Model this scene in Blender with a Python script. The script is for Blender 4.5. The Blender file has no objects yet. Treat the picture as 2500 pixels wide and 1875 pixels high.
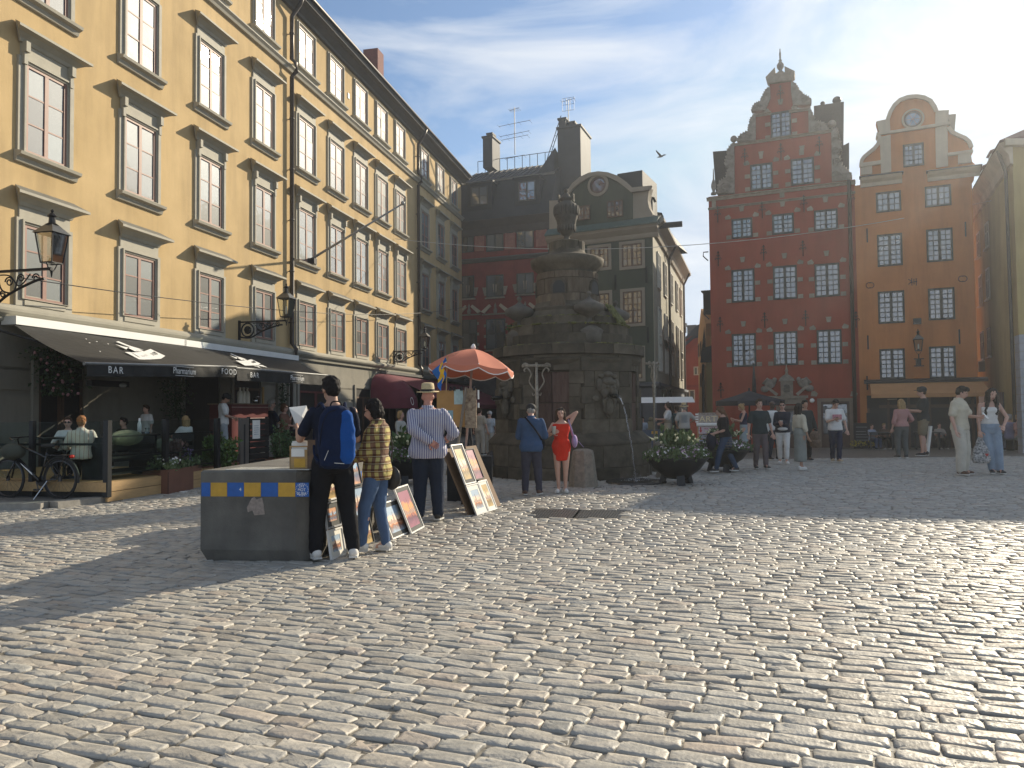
import bpy, bmesh, math, random
import numpy as np
from mathutils import Vector, Matrix
random.seed(7); rng = np.random.default_rng(7)
S = bpy.context.scene
C = S.collection
R = math.radians
# ---------------------------------------------------------------- camera
FPX, CX, CY, CAMH = 1850.0, 1250.0, 937.5, 1.5
cam_data = bpy.data.cameras.new('camera'); cam = bpy.data.objects.new('camera', cam_data); C.objects.link(cam)
cam_data.sensor_width = 36; cam_data.lens = 36*FPX/2500; cam_data.clip_end = 900; cam_data.clip_start = .05
CAMR = Matrix.Rotation(R(90+2.04), 3, 'X') @ Matrix.Rotation(R(-0.6), 3, 'Z')
cam.matrix_world = Matrix.Translation((0, 0, CAMH)) @ CAMR.to_4x4()
S.camera = cam
# ---------------------------------------------------------------- sun, sky, exposure
SUN_AZ, SUN_EL = 44.5, 25.3
sunv = Vector((math.sin(R(SUN_AZ))*math.cos(R(SUN_EL)), math.cos(R(SUN_AZ))*math.cos(R(SUN_EL)), math.sin(R(SUN_EL))))
sd = bpy.data.lights.new('sun', 'SUN'); sd.energy = 4.8; sd.angle = R(.55); sd.color = (1.0, .88, .68)
sun = bpy.data.objects.new('sun', sd); C.objects.link(sun); sun.location = (30, 30, 40)
sun.rotation_mode = 'QUATERNION'; sun.rotation_quaternion = sunv.to_track_quat('Z', 'Y')
W = bpy.data.worlds.new('World'); S.world = W; W.use_nodes = True
wn, wl = W.node_tree.nodes, W.node_tree.links
for n in list(wn): wn.remove(n)
wo = wn.new('ShaderNodeOutputWorld'); bg = wn.new('ShaderNodeBackground'); sky = wn.new('ShaderNodeTexSky')
sky.sky_type = 'NISHITA'; sky.sun_disc = False; sky.sun_elevation = R(SUN_EL); sky.sun_rotation = R(SUN_AZ)
sky.air_density = 1.0; sky.dust_density = .15; sky.ozone_density = 2.2
tc = wn.new('ShaderNodeTexCoord'); mp = wn.new('ShaderNodeMapping'); mp.inputs['Scale'].default_value = (1.5, 1.5, 5.2)
mp.inputs['Rotation'].default_value = (R(8), R(14), R(20))
nz = wn.new('ShaderNodeTexNoise'); nz.inputs['Scale'].default_value = 1.7; nz.inputs['Detail'].default_value = 8; nz.inputs['Roughness'].default_value = .55
nz.inputs['Distortion'].default_value = .6
cr = wn.new('ShaderNodeValToRGB'); cr.color_ramp.elements[0].position = .43; cr.color_ramp.elements[1].position = .66
mx = wn.new('ShaderNodeMixRGB'); mx.inputs[2].default_value = (6.0, 6.3, 6.7, 1)
mu = wn.new('ShaderNodeMath'); mu.operation = 'MULTIPLY'; mu.inputs[1].default_value = .8
wl.new(tc.outputs['Generated'], mp.inputs['Vector']); wl.new(mp.outputs[0], nz.inputs['Vector'])
wl.new(nz.outputs['Fac'], cr.inputs[0]); wl.new(cr.outputs[0], mu.inputs[0]); wl.new(mu.outputs[0], mx.inputs[0])
lim = wn.new('ShaderNodeVectorMath'); lim.operation = 'MINIMUM'; lim.inputs[1].default_value = (3.5, 4.35, 5.6)
wl.new(sky.outputs[0], lim.inputs[0]); wl.new(lim.outputs[0], mx.inputs[1]); wl.new(mx.outputs[0], bg.inputs[0]); bg.inputs[1].default_value = .095
wl.new(bg.outputs[0], wo.inputs[0])
S.view_settings.view_transform = 'Standard'; S.view_settings.look = 'None'; S.view_settings.exposure = 0.6
S.view_settings.gamma = 1; S.view_settings.use_curve_mapping = False
S.cycles.max_bounces = 6; S.cycles.transparent_max_bounces = 12
# ---------------------------------------------------------------- pixel to world
CAMP = Vector((0, 0, CAMH))
def ray(px, py): return (CAMR @ Vector(((px-CX)/FPX, -(py-CY)/FPX, -1))).normalized()
def gz(y): return -.025*max(0.0, y-20)
def G(px, py):                                   # the ground point seen at a pixel
    r = ray(px, py); z = 0.0
    for _ in range(12):
        p = CAMP + r*((z-CAMH)/r.z); z = gz(p.y)
    return Vector((p.x, p.y, z))
def D(px, py, d):                                # a point at forward distance d
    r = ray(px, py); return CAMP + r*(d/r.y)
def hit(px, py, p0, n):
    r = ray(px, py); n = Vector(n); return CAMP + r*((Vector(p0)-CAMP).dot(n)/r.dot(n))
class Fac:                                       # a vertical facade plane: origin, direction left to right
    def __init__(s, px, depth, vpx):
        r = ray(px, 1000); s.P = Vector((r.x/r.y*depth, depth, 0))
        v = ray(vpx, 1003-(vpx-1250)*.0105); d = Vector((v.x, v.y, 0)).normalized()
        if d.x < 0: d = -d
        s.d = d; s.n = Vector((d.y, -d.x, 0)); s.rz = math.atan2(d.y, d.x)
    def sz(s, px, py, out=0.0):
        p = hit(px, py, s.P + s.n*out, s.n); return ((p-s.P).dot(s.d), p.z)
    def w(s, a, out, z): return s.P + s.d*a + s.n*out + Vector((0, 0, z))
# ---------------------------------------------------------------- materials
MATS = {}
def newmat(name):
    m = bpy.data.materials.new(name); m.use_nodes = True
    return m, m.node_tree.nodes, m.node_tree.links, m.node_tree.nodes['Principled BSDF']
def mat(name, c, rough=.7, var=.18, scale=3.0, bump=.25, bscale=60.0, metal=0.0, spec=.5, coat=0.0, stretch=(1, 1, 1), c2=None, det=5, bdist=.01, attr=None, alpha=None, orand=0, stain=0):
    if name in MATS: return MATS[name]
    m, n, l, b = newmat(name)
    t = n.new('ShaderNodeTexCoord'); mp_ = n.new('ShaderNodeMapping'); mp_.inputs['Scale'].default_value = stretch
    l.new(t.outputs['Object'], mp_.inputs['Vector'])
    a = n.new('ShaderNodeTexNoise'); a.inputs['Scale'].default_value = scale; a.inputs['Detail'].default_value = det; a.inputs['Roughness'].default_value = .6
    l.new(mp_.outputs[0], a.inputs['Vector'])
    rp = n.new('ShaderNodeValToRGB'); rp.color_ramp.elements[0].position = .3; rp.color_ramp.elements[1].position = .7
    if c2 is None:
        rp.color_ramp.elements[0].color = (*[min(1, x*(1-var)) for x in c], 1); rp.color_ramp.elements[1].color = (*[min(1, x*(1+var)) for x in c], 1)
    else:
        rp.color_ramp.elements[0].color = (*c, 1); rp.color_ramp.elements[1].color = (*c2, 1)
    l.new(a.outputs['Fac'], rp.inputs[0]); out = rp.outputs[0]
    if attr:
        at = n.new('ShaderNodeAttribute'); at.attribute_name = attr
        mm = n.new('ShaderNodeMixRGB'); mm.blend_type = 'MULTIPLY'; mm.inputs[0].default_value = 1
        l.new(out, mm.inputs[1]); l.new(at.outputs['Color'], mm.inputs[2]); out = mm.outputs[0]
    if orand:
        oi = n.new('ShaderNodeObjectInfo'); mr = n.new('ShaderNodeMapRange'); mr.inputs['To Min'].default_value = 1-orand; mr.inputs['To Max'].default_value = 1+orand
        l.new(oi.outputs['Random'], mr.inputs[0]); mm = n.new('ShaderNodeVectorMath'); mm.operation = 'SCALE'; l.new(out, mm.inputs[0]); l.new(mr.outputs[0], mm.inputs['Scale']); out = mm.outputs[0]
    if stain:
        m2 = n.new('ShaderNodeMapping'); m2.inputs['Scale'].default_value = (1, 1, .13); l.new(t.outputs['Object'], m2.inputs[0])
        sn = n.new('ShaderNodeTexNoise'); sn.inputs['Scale'].default_value = 1.6; sn.inputs['Detail'].default_value = 9; sn.inputs['Roughness'].default_value = .65; l.new(m2.outputs[0], sn.inputs['Vector'])
        sr = n.new('ShaderNodeValToRGB'); sr.color_ramp.elements[0].position = .45; sr.color_ramp.elements[1].position = .72; sr.color_ramp.elements[0].color = (1, 1, 1, 1); sr.color_ramp.elements[1].color = (1-stain, 1-stain, 1-stain*.9, 1)
        l.new(sn.outputs['Fac'], sr.inputs[0]); mm = n.new('ShaderNodeMixRGB'); mm.blend_type = 'MULTIPLY'; mm.inputs[0].default_value = 1; l.new(out, mm.inputs[1]); l.new(sr.outputs[0], mm.inputs[2]); out = mm.outputs[0]
    l.new(out, b.inputs['Base Color'])
    b.inputs['Roughness'].default_value = rough; b.inputs['Metallic'].default_value = metal
    b.inputs['Specular IOR Level'].default_value = spec; b.inputs['Coat Weight'].default_value = coat
    if alpha is not None: b.inputs['Alpha'].default_value = alpha
    if bump:
        f = n.new('ShaderNodeTexNoise'); f.inputs['Scale'].default_value = bscale; f.inputs['Detail'].default_value = 4
        l.new(mp_.outputs[0], f.inputs['Vector'])
        bu = n.new('ShaderNodeBump'); bu.inputs['Strength'].default_value = bump; bu.inputs['Distance'].default_value = bdist
        l.new(f.outputs['Fac'], bu.inputs['Height']); l.new(bu.outputs[0], b.inputs['Normal'])
    MATS[name] = m; return m
def striped(name, ca, cb, scale, axis=0, width=.5, cc=None):
    """woven stripes; with cc a check of bands both ways"""
    m, n, l, b = newmat(name); MATS[name] = m
    t = n.new('ShaderNodeTexCoord'); sp = n.new('ShaderNodeSeparateXYZ'); l.new(t.outputs['Object'], sp.inputs[0])
    def band(ax, sc, w, off=0):
        q = n.new('ShaderNodeMath'); q.operation = 'MULTIPLY_ADD'; q.inputs[1].default_value = sc; q.inputs[2].default_value = 50+off
        if ax == 3:
            ad = n.new('ShaderNodeMath'); ad.operation = 'ADD'; l.new(sp.outputs[0], ad.inputs[0]); l.new(sp.outputs[1], ad.inputs[1]); l.new(ad.outputs[0], q.inputs[0])
        else: l.new(sp.outputs[ax], q.inputs[0])
        fr = n.new('ShaderNodeMath'); fr.operation = 'FRACT'; l.new(q.outputs[0], fr.inputs[0])
        g = n.new('ShaderNodeMath'); g.operation = 'GREATER_THAN'; g.inputs[1].default_value = w; l.new(fr.outputs[0], g.inputs[0]); return g.outputs[0]
    mx1 = n.new('ShaderNodeMixRGB'); mx1.inputs[1].default_value = (*ca, 1); mx1.inputs[2].default_value = (*cb, 1)
    l.new(band(axis, scale, width), mx1.inputs[0]); out = mx1.outputs[0]
    if cc:
        m2 = n.new('ShaderNodeMixRGB'); m2.blend_type = 'MULTIPLY'; m2.inputs[2].default_value = (*cc, 1)
        l.new(band(2, scale, width, .2), m2.inputs[0]); l.new(out, m2.inputs[1])
        m3 = n.new('ShaderNodeMixRGB'); m3.inputs[2].default_value = (.5, .46, .3, 1)
        l.new(band(2, scale, .95, .5), m3.inputs[0]); l.new(m2.outputs[0], m3.inputs[1]); out = m3.outputs[0]
    l.new(out, b.inputs['Base Color']); b.inputs['Roughness'].default_value = .85
    f = n.new('ShaderNodeTexNoise'); f.inputs['Scale'].default_value = 14; bu = n.new('ShaderNodeBump'); bu.inputs['Strength'].default_value = .6; bu.inputs['Distance'].default_value = .03
    l.new(t.outputs['Object'], f.inputs['Vector']); l.new(f.outputs['Fac'], bu.inputs['Height']); l.new(bu.outputs[0], b.inputs['Normal'])
    return m
def glassy(name, c, refl=.5, rough=.04, wav=.15):
    """old window glass in front of a dark room: reflects the square and the sky"""
    m, n, l, b = newmat(name); MATS[name] = m
    oi = n.new('ShaderNodeObjectInfo'); rp = n.new('ShaderNodeValToRGB'); rp.color_ramp.elements[0].color = (*[x*.3 for x in c], 1); rp.color_ramp.elements[1].color = (*[x*3.6 for x in c], 1)
    l.new(oi.outputs['Random'], rp.inputs[0]); l.new(rp.outputs[0], b.inputs['Base Color']); b.inputs['Roughness'].default_value = .5
    gl = n.new('ShaderNodeBsdfGlossy'); gl.inputs['Roughness'].default_value = rough; gl.inputs['Color'].default_value = (.93, .95, .97, 1)
    lw = n.new('ShaderNodeLayerWeight'); lw.inputs['Blend'].default_value = refl
    ms = n.new('ShaderNodeMixShader'); t = n.new('ShaderNodeTexCoord')
    ad = n.new('ShaderNodeVectorMath'); ad.operation = 'ADD'; l.new(t.outputs['Object'], ad.inputs[0]); l.new(oi.outputs['Location'], ad.inputs[1])
    f = n.new('ShaderNodeTexNoise'); f.inputs['Scale'].default_value = 3.5; f.inputs['Detail'].default_value = 1.5; bu = n.new('ShaderNodeBump'); bu.inputs['Strength'].default_value = wav; bu.inputs['Distance'].default_value = .05
    l.new(ad.outputs[0], f.inputs['Vector']); l.new(f.outputs['Fac'], bu.inputs['Height']); l.new(bu.outputs[0], gl.inputs['Normal'])
    l.new(lw.outputs['Fresnel'], ms.inputs[0]); l.new(b.outputs[0], ms.inputs[1]); l.new(gl.outputs[0], ms.inputs[2])
    l.new(ms.outputs[0], n['Material Output'].inputs[0]); return m
def clear(name, tint=(.9, .95, .95), a=.12):
    m, n, l, b = newmat(name); MATS[name] = m
    tr = n.new('ShaderNodeBsdfTransparent'); tr.inputs[0].default_value = (*tint, 1); gl = n.new('ShaderNodeBsdfGlossy'); gl.inputs['Roughness'].default_value = .03
    lw = n.new('ShaderNodeLayerWeight'); lw.inputs['Blend'].default_value = a; ms = n.new('ShaderNodeMixShader')
    l.new(lw.outputs['Fresnel'], ms.inputs[0]); l.new(tr.outputs[0], ms.inputs[1]); l.new(gl.outputs[0], ms.inputs[2]); l.new(ms.outputs[0], n['Material Output'].inputs[0]); return m
# ---------------------------------------------------------------- mesh helpers
class MB:
    def __init__(s): s.v = []; s.f = []; s.m = []
    def add(s, vs, fs, k=0):
        o = len(s.v); s.v += [tuple(v) for v in vs]; s.f += [tuple(o+i for i in f) for f in fs]; s.m += [k]*len(fs); return s
    def box(s, x0, x1, y0, y1, z0, z1, k=0):
        return s.add([(x0,y0,z0),(x1,y0,z0),(x1,y1,z0),(x0,y1,z0),(x0,y0,z1),(x1,y0,z1),(x1,y1,z1),(x0,y1,z1)],
                     [(0,3,2,1),(4,5,6,7),(0,1,5,4),(1,2,6,5),(2,3,7,6),(3,0,4,7)], k)
    def hexa(s, b, t, k=0):                     # bottom and top quads, counter-clockwise seen from above
        return s.add(list(b)+list(t), [(0,3,2,1),(4,5,6,7),(0,1,5,4),(1,2,6,5),(2,3,7,6),(3,0,4,7)], k)
    def prism(s, poly, y0, y1, k=0):            # polygon in x,z pushed from y0 to y1
        n = len(poly); a = sum(poly[i][0]*poly[(i+1)%n][1]-poly[(i+1)%n][0]*poly[i][1] for i in range(n))
        if a < 0: poly = poly[::-1]
        return s.add([(x,y0,z) for x,z in poly]+[(x,y1,z) for x,z in poly], [tuple(range(n)), tuple(range(2*n-1, n-1, -1))]+[(i, n+i, n+(i+1)%n, (i+1)%n) for i in range(n)], k)
    def plan(s, poly, z0, z1, k=0):             # polygon in x,y pushed up
        n = len(poly); a = sum(poly[i][0]*poly[(i+1)%n][1]-poly[(i+1)%n][0]*poly[i][1] for i in range(n))
        if a < 0: poly = poly[::-1]
        return s.add([(x,y,z0) for x,y in poly]+[(x,y,z1) for x,y in poly], [tuple(range(n-1,-1,-1)), tuple(range(n, 2*n))]+[(i, (i+1)%n, n+(i+1)%n, n+i) for i in range(n)], k)
    def profile(s, prof, x0, x1, k=0):          # closed profile in (y,z) run along x
        n = len(prof); return s.add([(x0,y,z) for y,z in prof]+[(x1,y,z) for y,z in prof], [tuple(range(n)), tuple(range(2*n-1, n-1, -1))]+[(i, n+i, n+(i+1)%n, (i+1)%n) for i in range(n)], k)
    def lathe(s, prof, c=(0,0,0), seg=20, k=0, sx=1, sy=1, cap=True):
        o = []; n = len(prof)
        for r, z in prof:
            for j in range(seg):
                a = 2*math.pi*j/seg; o.append((c[0]+r*sx*math.cos(a), c[1]+r*sy*math.sin(a), c[2]+z))
        fs = [(i*seg+j, i*seg+(j+1)%seg, (i+1)*seg+(j+1)%seg, (i+1)*seg+j) for i in range(n-1) for j in range(seg)]
        if cap: fs += [tuple(range(seg-1,-1,-1)), tuple((n-1)*seg+j for j in range(seg))]
        return s.add(o, fs, k)
    def tube(s, pts, r, seg=8, k=0, closed=False):
        pts = [Vector(p) for p in pts]; n = len(pts); rs = r if isinstance(r, (list, tuple)) else [r]*n
        o = []; up = Vector((.123, .2, .97))
        for i, p in enumerate(pts):
            t = (pts[(i+1)%n] - pts[i-1]) if closed else (pts[min(i+1, n-1)]-pts[max(i-1, 0)])
            if t.length < 1e-9: t = Vector((0,0,1))
            t.normalize(); a = t.cross(up)
            if a.length < .05: a = t.cross(Vector((1, 0, 0)))
            a.normalize(); b = t.cross(a)
            for j in range(seg):
                w = 2*math.pi*j/seg; o.append(p+(a*math.cos(w)+b*math.sin(w))*rs[i])
        m = n if closed else n-1
        fs = [(i*seg+j, ((i+1)%n)*seg+j, ((i+1)%n)*seg+(j+1)%seg, i*seg+(j+1)%seg) for i in range(m) for j in range(seg)]
        if not closed: fs += [tuple(range(seg)), tuple((n-1)*seg+j for j in range(seg-1,-1,-1))]
        return s.add(o, fs, k)
    def ball(s, c, r, seg=12, rings=8, k=0, M=None):
        if not isinstance(r, (list, tuple)): r = (r, r, r)
        vs = []
        for i in range(rings+1):
            a = math.pi*i/rings
            for j in range(seg):
                w = 2*math.pi*j/seg; v = Vector((r[0]*math.sin(a)*math.cos(w), r[1]*math.sin(a)*math.sin(w), r[2]*math.cos(a)))
                if M: v = M @ v
                vs.append(v+Vector(c))
        return s.add(vs, [(i*seg+j, (i+1)*seg+j, (i+1)*seg+(j+1)%seg, i*seg+(j+1)%seg) for i in range(rings) for j in range(seg)], k)
    def rect_frame(s, x0, x1, z0, z1, t, y0, y1, k=0, tb=None):
        tb = t if tb is None else tb
        s.box(x0, x0+t, y0, y1, z0, z1, k); s.box(x1-t, x1, y0, y1, z0, z1, k)
        s.box(x0+t, x1-t, y0, y1, z1-t, z1, k); s.box(x0+t, x1-t, y0, y1, z0, z0+tb, k); return s
    def mesh(s, name, mats, smooth=False):
        me = bpy.data.meshes.new(name); me.from_pydata(s.v, [], s.f)
        for m in (mats if isinstance(mats, (list, tuple)) else [mats]): me.materials.append(m)
        if isinstance(mats, (list, tuple)) and len(mats) > 1: me.polygons.foreach_set('material_index', s.m)
        if smooth: me.polygons.foreach_set('use_smooth', [True]*len(me.polygons))
        me.update(); return me
    def build(s, name, mats, parent=None, smooth=False, **kw):
        return ob(name, s.mesh(name, mats, smooth), parent, **kw)
def ob(name, me, parent=None, loc=None, rz=None):
    o = bpy.data.objects.new(name, me); C.objects.link(o)
    if parent: o.parent = parent
    if loc is not None: o.location = loc
    if rz is not None: o.rotation_euler = (0, 0, rz)
    return o
def tag(o, label=None, cat=None, group=None, kind=None):
    if label: o['label'] = label
    if cat: o['category'] = cat
    if group: o['group'] = group
    if kind: o['kind'] = kind
    return o
def thing(name, label, cat, loc=(0,0,0), rz=0, group=None):
    o = bpy.data.objects.new(name, None); C.objects.link(o); o.location = loc; o.rotation_euler = (0, 0, rz); o.empty_display_size = .2
    return tag(o, label, cat, group)
def smooth_curve(pts, n=6):                      # Catmull-Rom
    pts = [Vector(p) for p in pts]; q = [pts[0]]+pts+[pts[-1]]; out = []
    for i in range(1, len(q)-2):
        for k in range(n):
            t = k/n; a, b, c, d = q[i-1:i+3]
            out.append(.5*((2*b)+(c-a)*t+(2*a-5*b+4*c-d)*t*t+(3*b-a-3*c+d)*t**3))
    return out+[pts[-1]]
PENDING = []                                     # objects whose modifiers are baked at the end of the figures
def text(name, s, size, parent, mt, M, ext=.002, sx=1.0, align='CENTER', spacing=1.0):
    cu = bpy.data.curves.new(name, 'FONT'); cu.body = s; cu.size = size; cu.extrude = ext; cu.align_x = align; cu.align_y = 'CENTER'; cu.space_character = spacing
    cu.materials.append(mt); o = bpy.data.objects.new(name, cu); C.objects.link(o); o.parent = parent
    o.matrix_local = M @ Matrix.Diagonal((sx, 1, 1, 1)); PENDING.append((o, None)); return o
def facing(loc, rz=0, tilt=90): return Matrix.Translation(loc) @ Matrix.Rotation(rz, 4, 'Z') @ Matrix.Rotation(R(tilt), 4, 'X')
def leaves(mb, n, fn, size, k=0, up=.3):         # n leaf blades at points given by fn()
    for _ in range(n):
        p = Vector(fn()); a = Vector((random.gauss(0, 1), random.gauss(0, 1), random.gauss(0, 1)+up)).normalized()
        b = a.cross(Vector((random.random()-.5, random.random()-.5, random.random()-.5))).normalized(); s = size*random.uniform(.4, 1.5)
        c = a.cross(b)*.12*s
        mb.add([p, p+a*s*.5+b*s*.28+c, p+a*s, p+a*s*.5-b*s*.28+c], [(0, 1, 2), (0, 2, 3)], k)
# ---------------------------------------------------------------- shared materials
ochre = mat('ochre_plaster', (.59, .43, .225), .88, .1, .5, .3, 30, c2=(.46, .33, .165), det=9, spec=.2, stain=.22)
greyplaster = mat('grey_painted_plaster', (.33, .31, .25), .8, .1, 2, .15, 40, spec=.3)
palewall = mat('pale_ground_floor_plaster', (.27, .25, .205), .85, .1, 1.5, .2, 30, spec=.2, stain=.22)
trim = mat('grey_beige_window_trim', (.37, .345, .28), .7, .08, 4, .1, 50, spec=.3)
hoodtop = mat('grey_sheet_metal', (.16, .165, .155), .5, .15, 3, .1, 20, metal=.3)
sashred = mat('red_brown_sash_paint', (.24, .12, .09), .55, .1, 5, .05)
sashdark = mat('dark_green_sash_paint', (.045, .05, .04), .55, .1, 5, .05)
sashbrown = mat('dark_brown_sash_paint', (.09, .05, .03), .55, .1, 5, .05)
glass_y = glassy('window_glass', (.05, .06, .062), .5, .05, .12)
glass_d = glassy('old_window_glass', (.035, .038, .04), .62, .03, .3)
iron = mat('black_iron', (.018, .018, .02), .45, .2, 20, .2, 80, metal=.6)
pipe_m = mat('dark_drainpipe', (.05, .038, .03), .45, .2, 6, .1, metal=.3)
redp = mat('red_plaster', (.30, .062, .034), .9, .14, .6, .3, 30, spec=.2, det=8, stain=.22)
orangep = mat('orange_plaster', (.50, .19, .06), .9, .12, .6, .3, 30, spec=.2, det=8, stain=.22)
darkredp = mat('dark_red_plaster', (.24, .05, .038), .9, .2, 1.2, .3, 30, spec=.2, det=8, stain=.22)
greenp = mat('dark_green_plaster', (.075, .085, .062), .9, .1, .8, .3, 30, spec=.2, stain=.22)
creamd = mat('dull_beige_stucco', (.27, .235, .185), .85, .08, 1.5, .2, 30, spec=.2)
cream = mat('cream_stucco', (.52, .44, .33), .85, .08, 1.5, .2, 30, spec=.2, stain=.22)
sand = mat('sandstone', (.27, .225, .175), .9, .2, 5, .5, 40, spec=.2, orand=.2)
orn = mat('carved_grey_stone', (.24, .21, .175), .9, .25, 6, .7, 30, spec=.2)
roofm = mat('black_sheet_roof', (.02, .023, .027), .65, .25, 1.2, .12, 6, spec=.2)
tiles = mat('dark_red_roof_tiles', (.13, .055, .04), .8, .3, 8, .5, 20)
copper = mat('green_copper', (.06, .095, .08), .6, .2, 4, .1)
asph_brick = mat('dark_brick_chimney', (.035, .032, .033), .9, .3, 10, .4, 30, spec=.15)
olive = mat('olive_yellow_plaster', (.40, .30, .12), .9, .12, .5, .3, 30, spec=.2, det=8, stain=.22)
greywin = mat('pale_frame_paint', (.5, .47, .4), .6, .08, 4, .05)
# ---------------------------------------------------------------- windows
WCACHE = {}
def panes_of(w, h, cols, rows, fr, mull, trans):
    """(x0,x1,z0,z1) of each pane: two casements, cols panes across, rows high; trans = index of the row above which a thick transom runs"""
    out = []; m = .036; half = (w-2*fr-mull)/2; nc = cols//2
    zs = []; hh = h-2*fr; tt = (.055 if trans else 0); ph = (hh-tt-m*(rows-1-(1 if trans else 0)))/rows; z = fr
    for r in range(rows):
        zs.append((z, z+ph)); z += ph+(tt if trans and r == trans-1 else m)
    for c in range(2):
        x = fr+c*(half+mull)
        pw = (half-m*(nc-1))/nc
        for k in range(nc):
            for a, b in zs: out.append((x+k*(pw+m), x+k*(pw+m)+pw, a, b))
    return out
def window(parent, F, s0, s1, z0, z1, cols, rows, frame_m, glass_m, out=.03, fr=.07, mull=.09, trans=0, dep=.06, name='window'):
    w, h = round((s1-s0)/.05)*.05, round((z1-z0)/.05)*.05; key = (round(w, 2), round(h, 2), cols, rows, frame_m.name, fr, trans, dep)
    if key not in WCACHE:
        ps = panes_of(w, h, cols, rows, fr, mull, trans); mb = MB(); xs = sorted({p[0] for p in ps}|{p[1] for p in ps}); zs = sorted({p[2] for p in ps}|{p[3] for p in ps})
        mb.rect_frame(0, w, 0, h, fr, -dep, .02)
        edges = [(xs[i], xs[i+1]) for i in range(1, len(xs)-1, 2)]
        for a, b in edges: mb.box(a, b, -dep*(.9 if b-a > .05 else .6), .02, fr, h-fr)
        for i in range(1, len(zs)-1, 2):
            xx = [fr]+[v for e in edges for v in e]+[w-fr]
            for q in range(0, len(xx), 2): mb.box(xx[q], xx[q+1], -dep*.58, .02, zs[i], zs[i+1])
        pm = {}
        for p in ps:
            kk = (round(p[1]-p[0], 3), round(p[3]-p[2], 3))
            if kk not in pm: pm[kk] = MB().box(0, kk[0], -.004, .004, 0, kk[1]).mesh('pane', glass_m)
        WCACHE[key] = (mb.mesh('window', frame_m), ps, pm)
    me, ps, pm = WCACHE[key]
    o = ob(name, me, parent, loc=((s0+s1)/2-w/2, -out, (z0+z1)/2-h/2))
    for p in ps:
        pn = ob('pane', pm[(round(p[1]-p[0], 3), round(p[3]-p[2], 3))], o, loc=(p[0], -dep*.15, p[2]))
        pn.rotation_euler = (random.uniform(-.008, .008), 0, random.uniform(-.01, .01))
    return o, (s0+s1)/2-w/2, w, (z0+z1)/2-h/2, h
def winpx(parent, F, x0, x1, y0, y1, *a, out=.03, **k):
    ym, xm = (y0+y1)/2, (x0+x1)/2
    s0, s1 = F.sz(x0, ym)[0], F.sz(x1, ym)[0]; z1, z0 = F.sz(xm, y0)[1], F.sz(xm, y1)[1]
    return window(parent, F, s0, s1, z0, z1, *a, out=out, **k)
def bld(name, label, F): return thing(name, label, 'building', F.P, F.rz)
def pxpoly(F, pts, sc, ox, oy, out=0): return [F.sz(ox+x/sc, oy+y/sc, out) for x, y in pts]

# ================================================================ the ground
def clip_ground():
    v = []; ys = [-12, 0, 2, 5, 10, 15, 18, 20, 22, 25, 30, 36, 45, 60, 90, 140, 200]; xs = [-120, -60, -30, -15, 0, 15, 30, 60, 120]
    mb = MB(); n = len(xs)
    mb.add([(x, y, gz(y)-.006) for y in ys for x in xs], [(j*n+i, j*n+i+1, (j+1)*n+i+1, (j+1)*n+i) for j in range(len(ys)-1) for i in range(n-1)])
    return mb
gm, n_, l_, b_ = newmat('sandy_joints_and_far_cobbles'); MATS['ground'] = gm
t_ = n_.new('ShaderNodeTexCoord'); mp_ = n_.new('ShaderNodeMapping'); mp_.inputs['Rotation'].default_value = (0, 0, R(21)); l_.new(t_.outputs['Object'], mp_.inputs[0])
br = n_.new('ShaderNodeTexBrick'); br.inputs['Scale'].default_value = 1; br.inputs['Brick Width'].default_value = .22; br.inputs['Row Height'].default_value = .113; br.inputs['Mortar Size'].default_value = .008; br.inputs['Mortar Smooth'].default_value = .6
br.inputs['Color1'].default_value = (.2, .18, .145, 1); br.inputs['Color2'].default_value = (.14, .125, .10, 1); br.inputs['Mortar'].default_value = (.16, .14, .11, 1)
l_.new(mp_.outputs[0], br.inputs['Vector']); l_.new(br.outputs['Color'], b_.inputs['Base Color']); b_.inputs['Roughness'].default_value = .48
nn = n_.new('ShaderNodeTexNoise'); nn.inputs['Scale'].default_value = 9; l_.new(mp_.outputs[0], nn.inputs['Vector'])
ma = n_.new('ShaderNodeMath'); ma.operation = 'MULTIPLY_ADD'; ma.inputs[1].default_value = -1.2; l_.new(br.outputs['Fac'], ma.inputs[0]); l_.new(nn.outputs['Fac'], ma.inputs[2])
bu = n_.new('ShaderNodeBump'); bu.inputs['Strength'].default_value = .8; bu.inputs['Distance'].default_value = .02; l_.new(ma.outputs[0], bu.inputs['Height']); l_.new(bu.outputs[0], b_.inputs['Normal'])
ground = tag(clip_ground().build('cobbled_square', gm), kind='structure')
cobm = mat('grey_granite_setts', (.35, .325, .28), .55, .15, 9, .7, 26, spec=.45, attr='tint', det=8, bdist=.012)
grate_c = [G(1290, 1263), G(1512, 1265), G(1527, 1246), G(1308, 1243)]
KA, KB, KC = G(-260, 1245), G(120, 1240), G(272, 1222)                     # kerb line in front of the cafe terrace
YF = Fac(343.6, 21.3, 1658)
KD = G(272, 1222) + YF.d*34
def in_poly(p, poly):
    c = False; n = len(poly)
    for i in range(n):
        a, b = poly[i], poly[(i+1)%n]
        if (a[1] > p[1]) != (b[1] > p[1]) and p[0] < (b[0]-a[0])*(p[1]-a[1])/(b[1]-a[1])+a[0]: c = not c
    return c
ANG = R(-21); CA, SA = math.cos(ANG), math.sin(ANG)
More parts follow.
